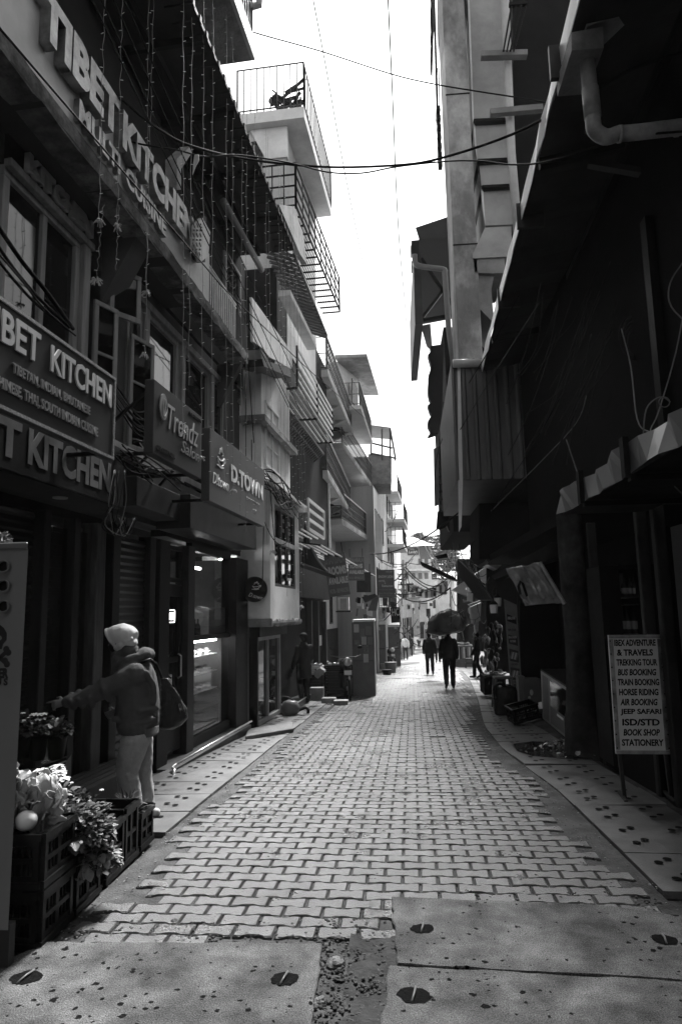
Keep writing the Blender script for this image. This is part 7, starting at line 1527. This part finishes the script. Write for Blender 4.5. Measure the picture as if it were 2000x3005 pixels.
# ================================================================ LEFT MIDDLE DISTANCE
def qsign(name, label, px, Y, mat, lines, lmat, Y2=None, group=None, thick=.04):
    """board from four pixels (bottom left, bottom right, top right, top left)"""
    BL_, BR_, TR_, TL_ = [Yp(*p, y) for p, y in zip(px, (Y, Y2 or Y, Y2 or Y, Y))]
    t = thing(name, label, 'sign', BL_, group); r_ = (BR_ - BL_); u_ = (TL_ - BL_); W_ = r_.length; H_ = u_.length; r_.normalize(); u_ = (u_ - r_ * u_.dot(r_)).normalized(); n_ = r_.cross(u_)
    mb = MB(); mb.slab([BL_, BL_ + r_ * W_, BL_ + r_ * W_ + u_ * H_, BL_ + u_ * H_], -n_ * thick); mb.build('panel', mat, t)
    signtext(t, BL_ + n_ * .001, r_, u_, W_, H_, lines, lmat, .006)
    for s_ in (.1, .9): mb = MB(); mb.bar(BL_ + r_ * W_ * s_ + u_ * H_ - n_ * .02, BL_ + r_ * W_ * s_ + u_ * (H_ + .25) - n_ * .02, .02); mb.build('hanger', BLK, t)
    return t
SG2 = M('rooms sign grey', .11, .45, .2, 2, .05)
qsign('rooms_sign', 'larger and nearer of two SHAMBALA rooms available signs', [(966, 1753), (1028, 1744), (1018, 1620), (960, 1628)], 16.5, SG2, [('SHAMBALA', .02, .96, .76, .97, .05, 0, M('lettering grey', .22, .5)), ('ROOMS', .12, .96, .5, .7, .06), ('AVAILABLE', .06, .98, .28, .44, .05), ('MOB:- 8894062303', .06, .97, .07, .18, .03, 0, MT['lettering grey'])], LET)
qsign('rooms_sign', 'smaller and farther of two SHAMBALA rooms available signs', [(1022, 1704), (1069, 1703), (1068, 1638), (1018, 1636)], 19.5, SG2, [('SHAMBALA', .02, .97, .78, .97, .05, 0, MT['lettering grey']), ('ROOMS', .1, .9, .52, .72, .06), ('AVAILABLE', .05, .95, .28, .44, .05), ('MOB:- 8894062303', .05, .92, .06, .17, .03, 0, MT['lettering grey'])], LET)
qsign('dark_sign', 'plain dark signboard under the smaller rooms sign', [(1046, 1738), (1088, 1738), (1088, 1677), (1046, 1679)], 21, M('dark sign', .04, .5), [('OPEN TODAY', .15, .85, .5, .58, .01, 0, GRYD)] if False else [], LET)
qsign('hotel_board', 'grey hotel and restaurant signboard reading SNOW LION, hanging above the metal cabinets', [(1107, 1754), (1157, 1754), (1156, 1670), (1107, 1672)], 26, SG2, [('SNOW LION', .05, .93, .7, .8, .05), ('HOTEL', .07, .46, .56, .63, .03), ('&', .42, .48, .48, .54, .02), ('Restaurant', .26, .92, .38, .47, .03), ('Free Hygienic Water', .06, .9, .25, .32, .02, 0, MT['lettering grey']), ('Best Breakfast', .1, .9, .13, .19, .02, 0, MT['lettering grey']), ('Valley in Town', .1, .8, .05, .11, .02, 0, MT['lettering grey']), ('HOTEL SNOW', .5, .9, .9, .95, .02)], LET)
qsign('cafe_board', 'black board with the white letters HC beside the power pole', [(1148, 1828), (1175, 1826), (1175, 1782), (1148, 1783)], 28, BLK, [('HC', .15, .9, .45, .92, .0)], LET)
lb_ = thing('light_box', 'plain white light box hanging under the larger rooms sign', 'light box', Yp(1007, 1792, 17.5)); fbx(991, 1023, 1752, 1791, 17.5, .18, PLW, 'box', lb_); fbx(998, 1016, 1756, 1787, 17.46, .03, OFFW, 'face', lb_); fbx(985, 1028, 1792, 1797, 17.4, .4, TIND, 'tray', lb_)
tag(facing(None, [(1078, 1792), (1095, 1750), (1112, 1745), (1104, 1792)], 22, .3, GRY, 'hanging_cloth'), 'grey cloth flap hanging beside the plain dark signboard', 'cloth')
tag(facing(None, [(1060, 1752), (1100, 1742), (1108, 1750), (1070, 1768)], 21.5, .9, GRYD, 'small_awning'), 'small bent tin awning over the dark shop doorway', 'awning')
tag(facing(None, [(880, 1655), (955, 1678), (985, 1690), (985, 1698), (955, 1690), (880, 1664)], 15, .05, GRYD, 'awning_arm'), 'pale steel arm reaching from the dark house towards the larger rooms sign', 'awning arm')
cable([Yp(895, 1530, 15), Yp(915, 1610, 15), Yp(940, 1655, 15), Yp(962, 1678, 15)], .02, 'curved pale rod edging the torn tarpaulin above the woman with the dustpan', None, GRY, 'tarpaulin_rod')
tag(facing(None, [(893, 1530), (915, 1605), (940, 1650), (958, 1678), (885, 1650)], 15.1, .05, BLK, 'torn_tarpaulin'), 'dark torn tarpaulin hanging from the barred cage', 'tarpaulin')
def cabinet(px, Y, dp, label, papers):
    t = thing('street_cabinet', label, 'cabinet', G((px[0] + px[2]) / 2, px[3]), 'metal cabinets in the middle distance'); x0, y0, x1, y1 = px
    fbx(x0, x1, y0 + 8, y1, Y, dp, M('street cabinet paint', .13, .45, .2, 3, .05, stain=.2), 'body', t); fbx(x0 - 2, x1 + 2, y0, y0 + 8, Y - .05, dp + .1, PLW, 'lid', t); fbx(x0 + 1, x1 - 1, (y0 + y1) / 2 + 8, (y0 + y1) / 2 + 10, Y - .012, .02, BLK, 'door_gap', t)
    for i, (a, b, c, d) in enumerate(papers): fbx(a, c, b, d, Y - .02, .012, (OFFW, GRY, LF['m'])[i % 3], 'poster', t)
    return t
Yk1 = G(1065, 2043).y
cabinet((1036, 1817, 1096, 2043), Yk1, 1.0, 'nearest grey street cabinet pasted with papers, beside the parked motorcycle', [(1038, 1832, 1052, 1856), (1072, 1838, 1088, 1864), (1039, 1878, 1054, 1892), (1060, 1868, 1074, 1892), (1078, 1870, 1093, 1892), (1066, 1894, 1080, 1915), (1066, 1919, 1080, 1944), (1056, 1845, 1068, 1870)])
cabinet((1098, 1825, 1130, 1965), G(1110, 1972).y, 1.4, 'second street cabinet with two small posters, behind the nearest one', [(1104, 1840, 1114, 1850), (1115, 1835, 1126, 1850)])
cabinet((1132, 1832, 1172, 1955), G(1150, 1958).y, 1.6, 'third and farthest street cabinet, behind the robed figure', [(1156, 1838, 1165, 1846)])
# motorcycles
def moto(loc, rz, label, first=None):
    if first is not None:
        c = copy_tree(first); c.location = loc; c.rotation_euler.z = rz; c['label'] = label; return c
    t = thing('motorcycle', label, 'motorcycle', (0, 0, 0), 'motorcycles parked on the left')
    for y in (-.62, .62):
        mb = MB(); mb.tube([Vector((0, y + .27 * math.cos(a), .29 + .27 * math.sin(a))) for a in [i * math.pi / 12 for i in range(25)]], .045, 8, False); w_ = mb.build('wheel', SHOE, t, True)
        mb = MB(); mb.lathe((-.04, y, .29), [(.05, 0), (.05, .08)], 12, (1, 0, 0))
        for k in range(8): a = k * math.pi / 4; mb.bar((0, y, .29), (0, y + .24 * math.cos(a), .29 + .24 * math.sin(a)), .012)
        mb.build('rim', GALV, w_)
    mb = MB(); mb.caps([(0, .3, .72), (0, -.1, .82), (0, -.28, .8)], [.1, .14, .11]); mb.build('tank', M('tank paint', .04, .15, .2, 4, 0, coat=.5), t, True)
    mb = MB(); mb.caps([(0, .15, .78), (0, .7, .82)], [.1, .09]); mb.build('seat', CL_BLK, t, True)
    mb = MB(); mb.box((0, 0, .42), (.22, .4, .32)); mb.tube([(.12, .1, .3), (.14, .75, .32)], .045, 8); bevel(mb.build('engine', TIND, t), .02)
    mb = MB()
    for s_ in (-.07, .07): mb.tube([(s_, -.62, .29), (s_, -.45, .95)], .02, 6)
    mb.tube([(-.36, -.3, 1.04), (-.2, -.42, 1.0), (.2, -.42, 1.0), (.36, -.3, 1.04)], .014, 6); mb.build('fork', TIND, t)
    mb = MB(); mb.lathe((0, -.5, .9), [(.03, .06), (.1, 0), (.1, -.06), (.02, -.07)], 18, (0, 1, 0)); mb.build('headlight', GALV, t, True)
    mb = MB(); mb.slab([(-.09, -.6, .6), (.09, -.6, .6), (.09, -.58, .7), (-.09, -.58, .7)], (0, .01, 0)); mb.build('number_plate', WHT, t)
    for s_ in (-1, 1):
        mb = MB(); mb.tube([(.3 * s_, -.34, 1.03), (.33 * s_, -.36, 1.2)], .007, 5); mb.ell((.34 * s_, -.36, 1.23), (.06, .015, .04)); mb.build('mirror', TIND, t, True)
    t.location = loc; t.rotation_euler.z = rz; return t
gm = lambda x, y: G(x, y)
m1 = moto(gm(1012, 2048), R(12), 'motorcycle facing the camera between the fruit crates and the nearest cabinet')
moto(gm(1112, 1968), R(-15), 'motorcycle in front of the second street cabinet', m1); moto(gm(1142, 1960), R(20), 'motorcycle in front of the farthest street cabinet', m1); moto(gm(1214, 1906), R(5), 'distant motorcycle left of the far off grey person', m1)
# fruit stall of crates
rr = random.Random(14); fx0 = G(985, 2048)
FR = M('fruit skin', .22, .18, .5, 12, 0, coat=.4)
def fcrate(p, z, w_, d_, h_, label, mat=None):
    o = Vector((p.x, p.y, gz(p.y) + z)); t = thing('fruit_crate', label, 'crate', o, 'crates of the fruit display'); m_ = mat or MT['crate plastic']; mb = MB()
    for k in range(4): zz = o.z + h_ * k / 4 + .01; mb.box((o.x, o.y - d_ / 2, zz + h_ / 10), (w_, .02, h_ / 5.5)); mb.box((o.x + w_ / 2, o.y, zz + h_ / 10), (.02, d_, h_ / 5.5)); mb.box((o.x - w_ / 2, o.y, zz + h_ / 10), (.02, d_, h_ / 5.5)); mb.box((o.x, o.y + d_ / 2, zz + h_ / 10), (w_, .02, h_ / 5.5))
    for a in (-1, 1):
        for b in (-1, 1): mb.box((o.x + a * w_ / 2, o.y + b * d_ / 2, o.z + h_ / 2), (.05, .05, h_))
    mb.build('frame', m_, t); mb = MB(); mb.box((o.x, o.y, o.z + .012), (w_, d_, .02)); mb.build('bottom', m_, t); return o
names = iter(['bottom left', 'bottom middle', 'bottom right', 'second tier left', 'second tier middle', 'second tier right', 'top left pale', 'top middle', 'top right'])
k_ = 0
for z in (0, .3, .58):
    for i in range(3):
        p = Vector((fx0.x - .55 + i * .52, fx0.y + i * .35, 0)); pale = (z > .5 and i == 0)
        o = fcrate(p, z, .48, .42, .28 if z < .5 else .2, '%s crate of the fruit display beside the motorcycle' % next(names), OFFW if pale else None)
        if z > .5:
            for q in range(13):
                c = o + Vector((rr.uniform(-.2, .2), rr.uniform(-.18, .18), .2 + rr.uniform(-.01, .05))); mb = MB(); mb.ell(c, .042, None, 10, 7); tag(mb.build('fruit', FR, None, True), 'shiny round fruit heaped in the %s crate of the fruit display' % ['top left pale', 'top middle', 'top right'][i], 'fruit', 'fruit in the %s display crate' % ['left', 'middle', 'right'][i])
for i, (x, y, z) in enumerate(((965, 2063, .12), (1000, 2068, .1), (930, 2055, .3))):
    p = G(x, y); mb = MB(); mb.box((p.x, p.y, p.z + z / 2), (.32, .24, z)); tag(bevel(mb.build('stone_block', CONC), .01), ['loose concrete block left of the fruit display foot', 'loose concrete block under the fruit display', 'concrete step block behind the woman with the dustpan'][i], 'block')
mb = MB(); mb.slab([G(855, 2098), G(918, 2050), G(880, 2046), G(820, 2090)], ZV * .14); o = mb.build('shop_step', GRYD); tag(o, 'dark shop step with a thin worn metal edge beside the woman with the dustpan', 'step'); mb = MB(); mb.bar(G(868, 2088) + ZV * .15, G(917, 2052) + ZV * .15, .02); mb.build('metal_edge', GALV, o)
# watering can by the glass door
wp = G(852, 2098); wc = thing('watering_can', 'small round watering can with a curved spout by the glass door of the bay house', 'watering can', wp)
mb = MB(); mb.lathe(wp, [(.1, .0), (.17, .05), (.18, .16), (.13, .25), (.08, .27)], 20); mb.build('body', GRY, wc, True); mb = MB(); mb.tube(smoothpath([wp + Vector((.15, 0, .08)), wp + Vector((.28, 0, .13)), wp + Vector((.34, -.02, .1)), wp + Vector((.34, -.02, .03))]), [.03] * 16, 8); mb.tube(smoothpath([wp + Vector((-.14, 0, .2)), wp + Vector((-.2, 0, .33)), wp + Vector((-.05, 0, .33)), wp + Vector((.05, 0, .27))]), [.012] * 16, 6); mb.build('spout_and_handle', BLK, wc, True)
for i, (x, y, r, h_, m_) in enumerate(((1128, 1972, .17, .36, OFFW), (1146, 1974, .26, .44, GRY), (1135, 1980, .2, .2, BLK))):
    p = G(x, y); mb = MB(); mb.lathe(p, [(r * .8, 0), (r, h_ * .95), (r * 1.05, h_), (r * .9, h_)], 16); tag(mb.build('bin', m_, None, True), ['narrow white bucket standing by the street cabinets', 'wide pale sack like bin by the street cabinets', 'low black tub in front of the street cabinets'][i], 'bin')
ac = thing('air_conditioner', 'small white air conditioner unit on the wall left of the far street', 'air conditioner', Yp(1199, 1785, 40)); fbx(1192, 1203, 1773, 1789, 40, .4, PLW, 'case', ac); fbx(1196, 1202, 1776, 1787, 39.95, .06, GRYD, 'fan_grille', ac)
rr = random.Random(33)
for i in range(26):    # notices, cloths and boards along the far fronts
    x = rr.uniform(1196, 1296); y = rr.uniform(1735, 1850); Y = rr.uniform(50, 64); w_ = rr.uniform(4, 12); h_ = rr.uniform(8, 30)
    o = fbx(x, x + w_, y, y + h_, Y, .1, (PLW, OFFW, GRY, GRYD, BLK)[i % 5], 'hanging_board', None); tag(o, ['white', 'off white', 'grey', 'dark grey', 'black'][i % 5] + ' board or cloth hanging over the far end of the street', 'board', 'boards and cloths at the far end')
for (q, lb, m_) in (([(1113, 1992), (1222, 1990), (1218, 1982), (1120, 1985)], 'pale repair plate set across the paving left of the walkers', SLABM), ([(1222, 2004), (1262, 2002), (1290, 2000), (1260, 1998)], 'dark broken patch in the paving before the stocky walker', BLK), ([(1150, 1956), (1232, 1946), (1228, 1942), (1160, 1946)], 'far repair plate by the feet of the man in white fleece', CEM)):
    mb = MB(); mb.slab([G(*p) + ZV * .004 for p in q], ZV * .008); o = mb.build('repair_plate', m_); o['kind'] = 'structure'
rq = random.Random(71)
for i in range(34):
    left = i < 20; x = rq.uniform(1040, 1150) if left else rq.uniform(1345, 1410); y = rq.uniform(1735, 1812) if left else rq.uniform(1690, 1850); Y = rq.uniform(24.5, 29) if left else rq.uniform(26, 34)
    w_ = rq.uniform(4, 16); h_ = rq.uniform(6, 26); tn = i % 5; c_ = [(x, y + h_), (x + w_, y + h_ + rq.uniform(-4, 4)), (x + w_ + rq.uniform(-3, 3), y), (x + rq.uniform(-3, 3), y + rq.uniform(-3, 3))]
    o = facing(None, c_, Y, .15, (PLW, OFFW, GRY, GRYD, BLK)[tn], 'hanging_board'); tag(o, ('white', 'off white', 'grey', 'dark grey', 'black')[tn] + (' board or cloth hanging over the street cabinets on the left' if left else ' board or cloth hanging over the stalls on the right'), 'board', 'boards hanging over the ' + ('street cabinets' if left else 'right hand stalls'))
# ================================================================ RIGHT MIDDLE DISTANCE
st_ = thing('goods_stall', 'cloth covered stall table heaped with folded goods behind the bundle carrier', 'stall', G(1360, 1960)); Ys_ = G(1355, 1955).y
fbx(1336, 1385, 1896, 1958, Ys_, 1.2, CL_GRY, 'cloth', st_)
for i in range(14):
    x = rr.uniform(1336, 1380); mb = MB(); c = Yp(x, rr.uniform(1886, 1898), Ys_ + rr.uniform(0, .8)); mb.ell(c, (rr.uniform(.08, .16), .1, rr.uniform(.04, .08)), None, 8, 6); tag(mb.build('folded_goods', (LF['l'], GRY, OFFW)[i % 3]), ['pale', 'grey', 'off white'][i % 3] + ' bundle of folded goods on the stall behind the bundle carrier', 'goods', 'folded goods on the far stall')
for i in range(9): x = 1337 + i * 5.4; tag(fbx(x, x + 4, 1898 + rr.uniform(0, 5), 1915 + rr.uniform(0, 25), Ys_ - .06, .04, (GRY, OFFW, GRYD)[i % 3], 'hanging_cloth', None), ['grey', 'off white', 'dark'][i % 3] + ' cloth strip hanging down the front of the far stall', 'cloth', 'cloths on the front of the far stall')
def stool(p, label, h_=.45, m_=None, w_=.3):
    t = thing('plastic_stool', label, 'stool', p, 'plastic stools on the right'); m_ = m_ or GRYD; mb = MB(); mb.box((p.x, p.y, p.z + h_ - .02), (w_, w_, .04)); bevel(mb.build('seat', m_, t), .012)
    for a in (-1, 1):
        for b in (-1, 1): mb = MB(); mb.bar(p + Vector((a * w_ * .58, b * w_ * .58, 0)), p + Vector((a * w_ * .42, b * w_ * .42, h_ - .04)), .04); mb.build('leg', m_, t)
    mb = MB()
    for a, b, c, d in ((-1, -1, 1, -1), (1, -1, 1, 1), (1, 1, -1, 1), (-1, 1, -1, -1)): mb.bar(p + Vector((a * w_ * .5, b * w_ * .5, h_ * .5)), p + Vector((c * w_ * .5, d * w_ * .5, h_ * .5)), .02, .04)
    mb.build('stretcher', m_, t)
stool(G(1376, 1960), 'small grey stool in front of the far cloth stall', .45); 
ps = G(1478, 2078); stool(ps, 'larger plastic stool standing before the black drum, its seat bright', .62, M('stool grey', .1, .35), .36)
dr_ = thing('black_drum', 'tall black plastic drum with rounded shoulders on the right pavement', 'drum', G(1482, 2100)); p = G(1484, 2098); mb = MB(); mb.lathe(p, [(.19, 0), (.21, .03), (.22, .25), (.22, .42), (.2, .5), (.1, .54)], 24); mb.build('body', M('drum plastic', .02, .25), dr_, True); mb = MB(); mb.tube(smoothpath([p + Vector((-.2, -.1, .3)), p + Vector((-.2, -.14, .5)), p + Vector((-.1, -.16, .58)), p + Vector((-.02, -.14, .52))]), [.03] * 16, 8); mb.build('hose', M('drum plastic', .02), dr_, True)
# tipped basket
pk = G(1548, 2128); t = crate('plastic_basket', Vector((0, 0, 0)), Vector((1, 0, 0)), Vector((0, 1, 0)), .24, .4, .28, 'black plastic basket tipped on its side in front of the basin', group=None)
t['category'] = 'basket'; t.location = pk + Vector((-.2, -.08, .03)); t.rotation_euler = (R(6), R(-12), R(12))
bs = thing('wash_basin', 'pale steel basin leaning against the reflecting counter', 'basin', G(1585, 2110)); p = G(1590, 2105); mb = MB(); mb.lathe(p + ZV * .1, [(.13, 0), (.2, .1), (.215, .11), (.2, .105), (.12, .01)], 24, (-.25, -.1, 1)); mb.build('bowl', GALV, bs, True); mb = MB(); mb.box((p.x, p.y, p.z + .05), (.25, .25, .1)); mb.build('stand', BLK, bs)
bx = thing('carton', 'printed carton with a pale round picture behind the tipped basket', 'box', G(1550, 2080)); Yx = G(1550, 2078).y; fbx(1538, 1584, 1992, 2078, Yx, .4, M('carton print', .1, .6, .3, 3, 0), 'box', bx); fbx(1524, 1538, 1985, 2070, Yx + .05, .3, GRY, 'side', bx)
mb = MB(); mb.ell(Yp(1558, 2032, Yx - .01), (.035, .006, .06)); mb.ell(Yp(1552, 2048, Yx - .01), (.03, .006, .035)); mb.build('picture', OFFW, bx)
gs = thing('goods_table', 'dark table heaped with small pale packets beside the plastic stool', 'table', G(1440, 2055)); Yg = G(1440, 2050).y
fbx(1422, 1482, 1985, 2040, Yg, .9, CL_BLK, 'table', gs)
for i in range(26):
    c = Yp(rr.uniform(1424, 1480), rr.uniform(1966, 1984), Yg + rr.uniform(0, .6)); mb = MB(); mb.box((0, 0, 0), (rr.uniform(.07, .15), rr.uniform(.05, .1), .03), M=Matrix.Translation(c) @ Matrix.Rotation(rr.uniform(0, 3), 4, 'Z') @ Matrix.Rotation(rr.uniform(-.5, .5), 4, 'X')); tag(mb.build('packet', (OFFW, GRY, LF['l'])[i % 3]), ['off white', 'grey', 'pale mottled'][i % 3] + ' packet on the dark table beside the plastic stool', 'packet', 'packets on the dark table')
for i in range(60):    # wares hanging at the dark stall front
    x = rr.uniform(1412, 1470); y = rr.uniform(1828, 1965); Y = 17 + rr.uniform(-.6, .6); c = Yp(x, y, Y); mb = MB()
    if i % 3: mb.ell(c, (rr.uniform(.02, .05), .03, rr.uniform(.03, .09)), None, 8, 6)
    else: mb.lathe(c, [(.01, .1), (.05, .05), (.03, -.05), (.01, -.1)], 8)
    tag(mb.build('trinket', (GRYD, BLK, GRY, TIND, M('shiny trinket', .3, .15, .5, 9, 0, metal=.5))[i % 5], None, True), ['dark grey', 'black', 'mid grey', 'dark tin', 'shiny'][i % 5] + (' bead' if i % 3 else ' pendant') + ' among the wares hanging at the dark stall front', 'trinket', 'wares hanging at the dark stall')
for i, (x0, y0, x1, y1, m_) in enumerate(((1385, 1768, 1408, 1830, OFFW), (1380, 1760, 1410, 1778, GRY), (1362, 1832, 1374, 1880, GRYD), (1395, 1800, 1402, 1860, LF['l']))): tag(facing(None, [(x0, y1), (x1, y1 - 8), (x1 + 3, y0), (x0 - 6, y0 + 14)], 20 + i, .4, m_, 'hanging_plastic'), ['crinkled pale plastic sheet', 'grey crinkled plastic flap', 'dark curtain', 'thin pale cloth'][i] + ' hanging beside the bundle on the right', 'sheet')
# wet litter on the right pavement
pw_ = [G(*q) for q in ((1505, 2186), (1560, 2178), (1640, 2182), (1700, 2205), (1740, 2232), (1640, 2228), (1560, 2222), (1515, 2205))]
mb = MB(); mb.add([p + ZV * .014 for p in pw_], [tuple(range(8))]); o = mb.build('puddle', M('wet film', .02, .08, .3, 8, .8, bscale=25), fix=False); o['kind'] = 'structure'
random.seed(5)
for i in range(70):
    x = random.gauss(1655, 40) if i < 45 else random.uniform(1520, 1740); y = 2205 + random.gauss(0, 9) + (x - 1640) * .12; p = G(x, y); mb = MB(); s_ = random.uniform(.012, .035)
    leaf(mb, p + ZV * random.uniform(.015, .05), (random.uniform(-1, 1), random.uniform(-1, 1), random.uniform(-.2, .6)), (0, 0, 1), s_ * 2, s_, random.uniform(-.5, .8), 4, s_ * .4); tag(mb.build('litter_scrap', (GALV, LF['l'], GLD)[i % 3], None, True, fix=False), ['silvery', 'pale', 'glossy black'][i % 3] + ' scrap in the wet litter at the foot of the worn column', 'litter', 'wet litter at the worn column')
plant('leaf_litter', 'crumpled pale leaves in the wet litter next to the worn column', 'litter', G(1655, 2195) + ZV * .02, .14, .1, .1, 90, .04, .018, 'lmd', seed=41)
# ================================================================ HAZE
mb = MB(); mb.box((0, 120, 21), (640, 380, 66)); hz = mb.build('haze', MT['white paint']); hz.data.materials.clear()
hm = bpy.data.materials.new('haze air'); hm.use_nodes = True; t = hm.node_tree; t.nodes.remove(t.nodes['Principled BSDF'])
pv = t.nodes.new('ShaderNodeVolumePrincipled'); pv.inputs['Color'].default_value = (.9, .9, .9, 1); pv.inputs['Density'].default_value = .0005; t.links.new(pv.outputs[0], t.nodes['Material Output'].inputs['Volume'])
hz.data.materials.append(hm); hz['kind'] = 'stuff'; tag(hz, 'thin pale haze filling the street and the hillside behind', None)
hz.visible_shadow = True
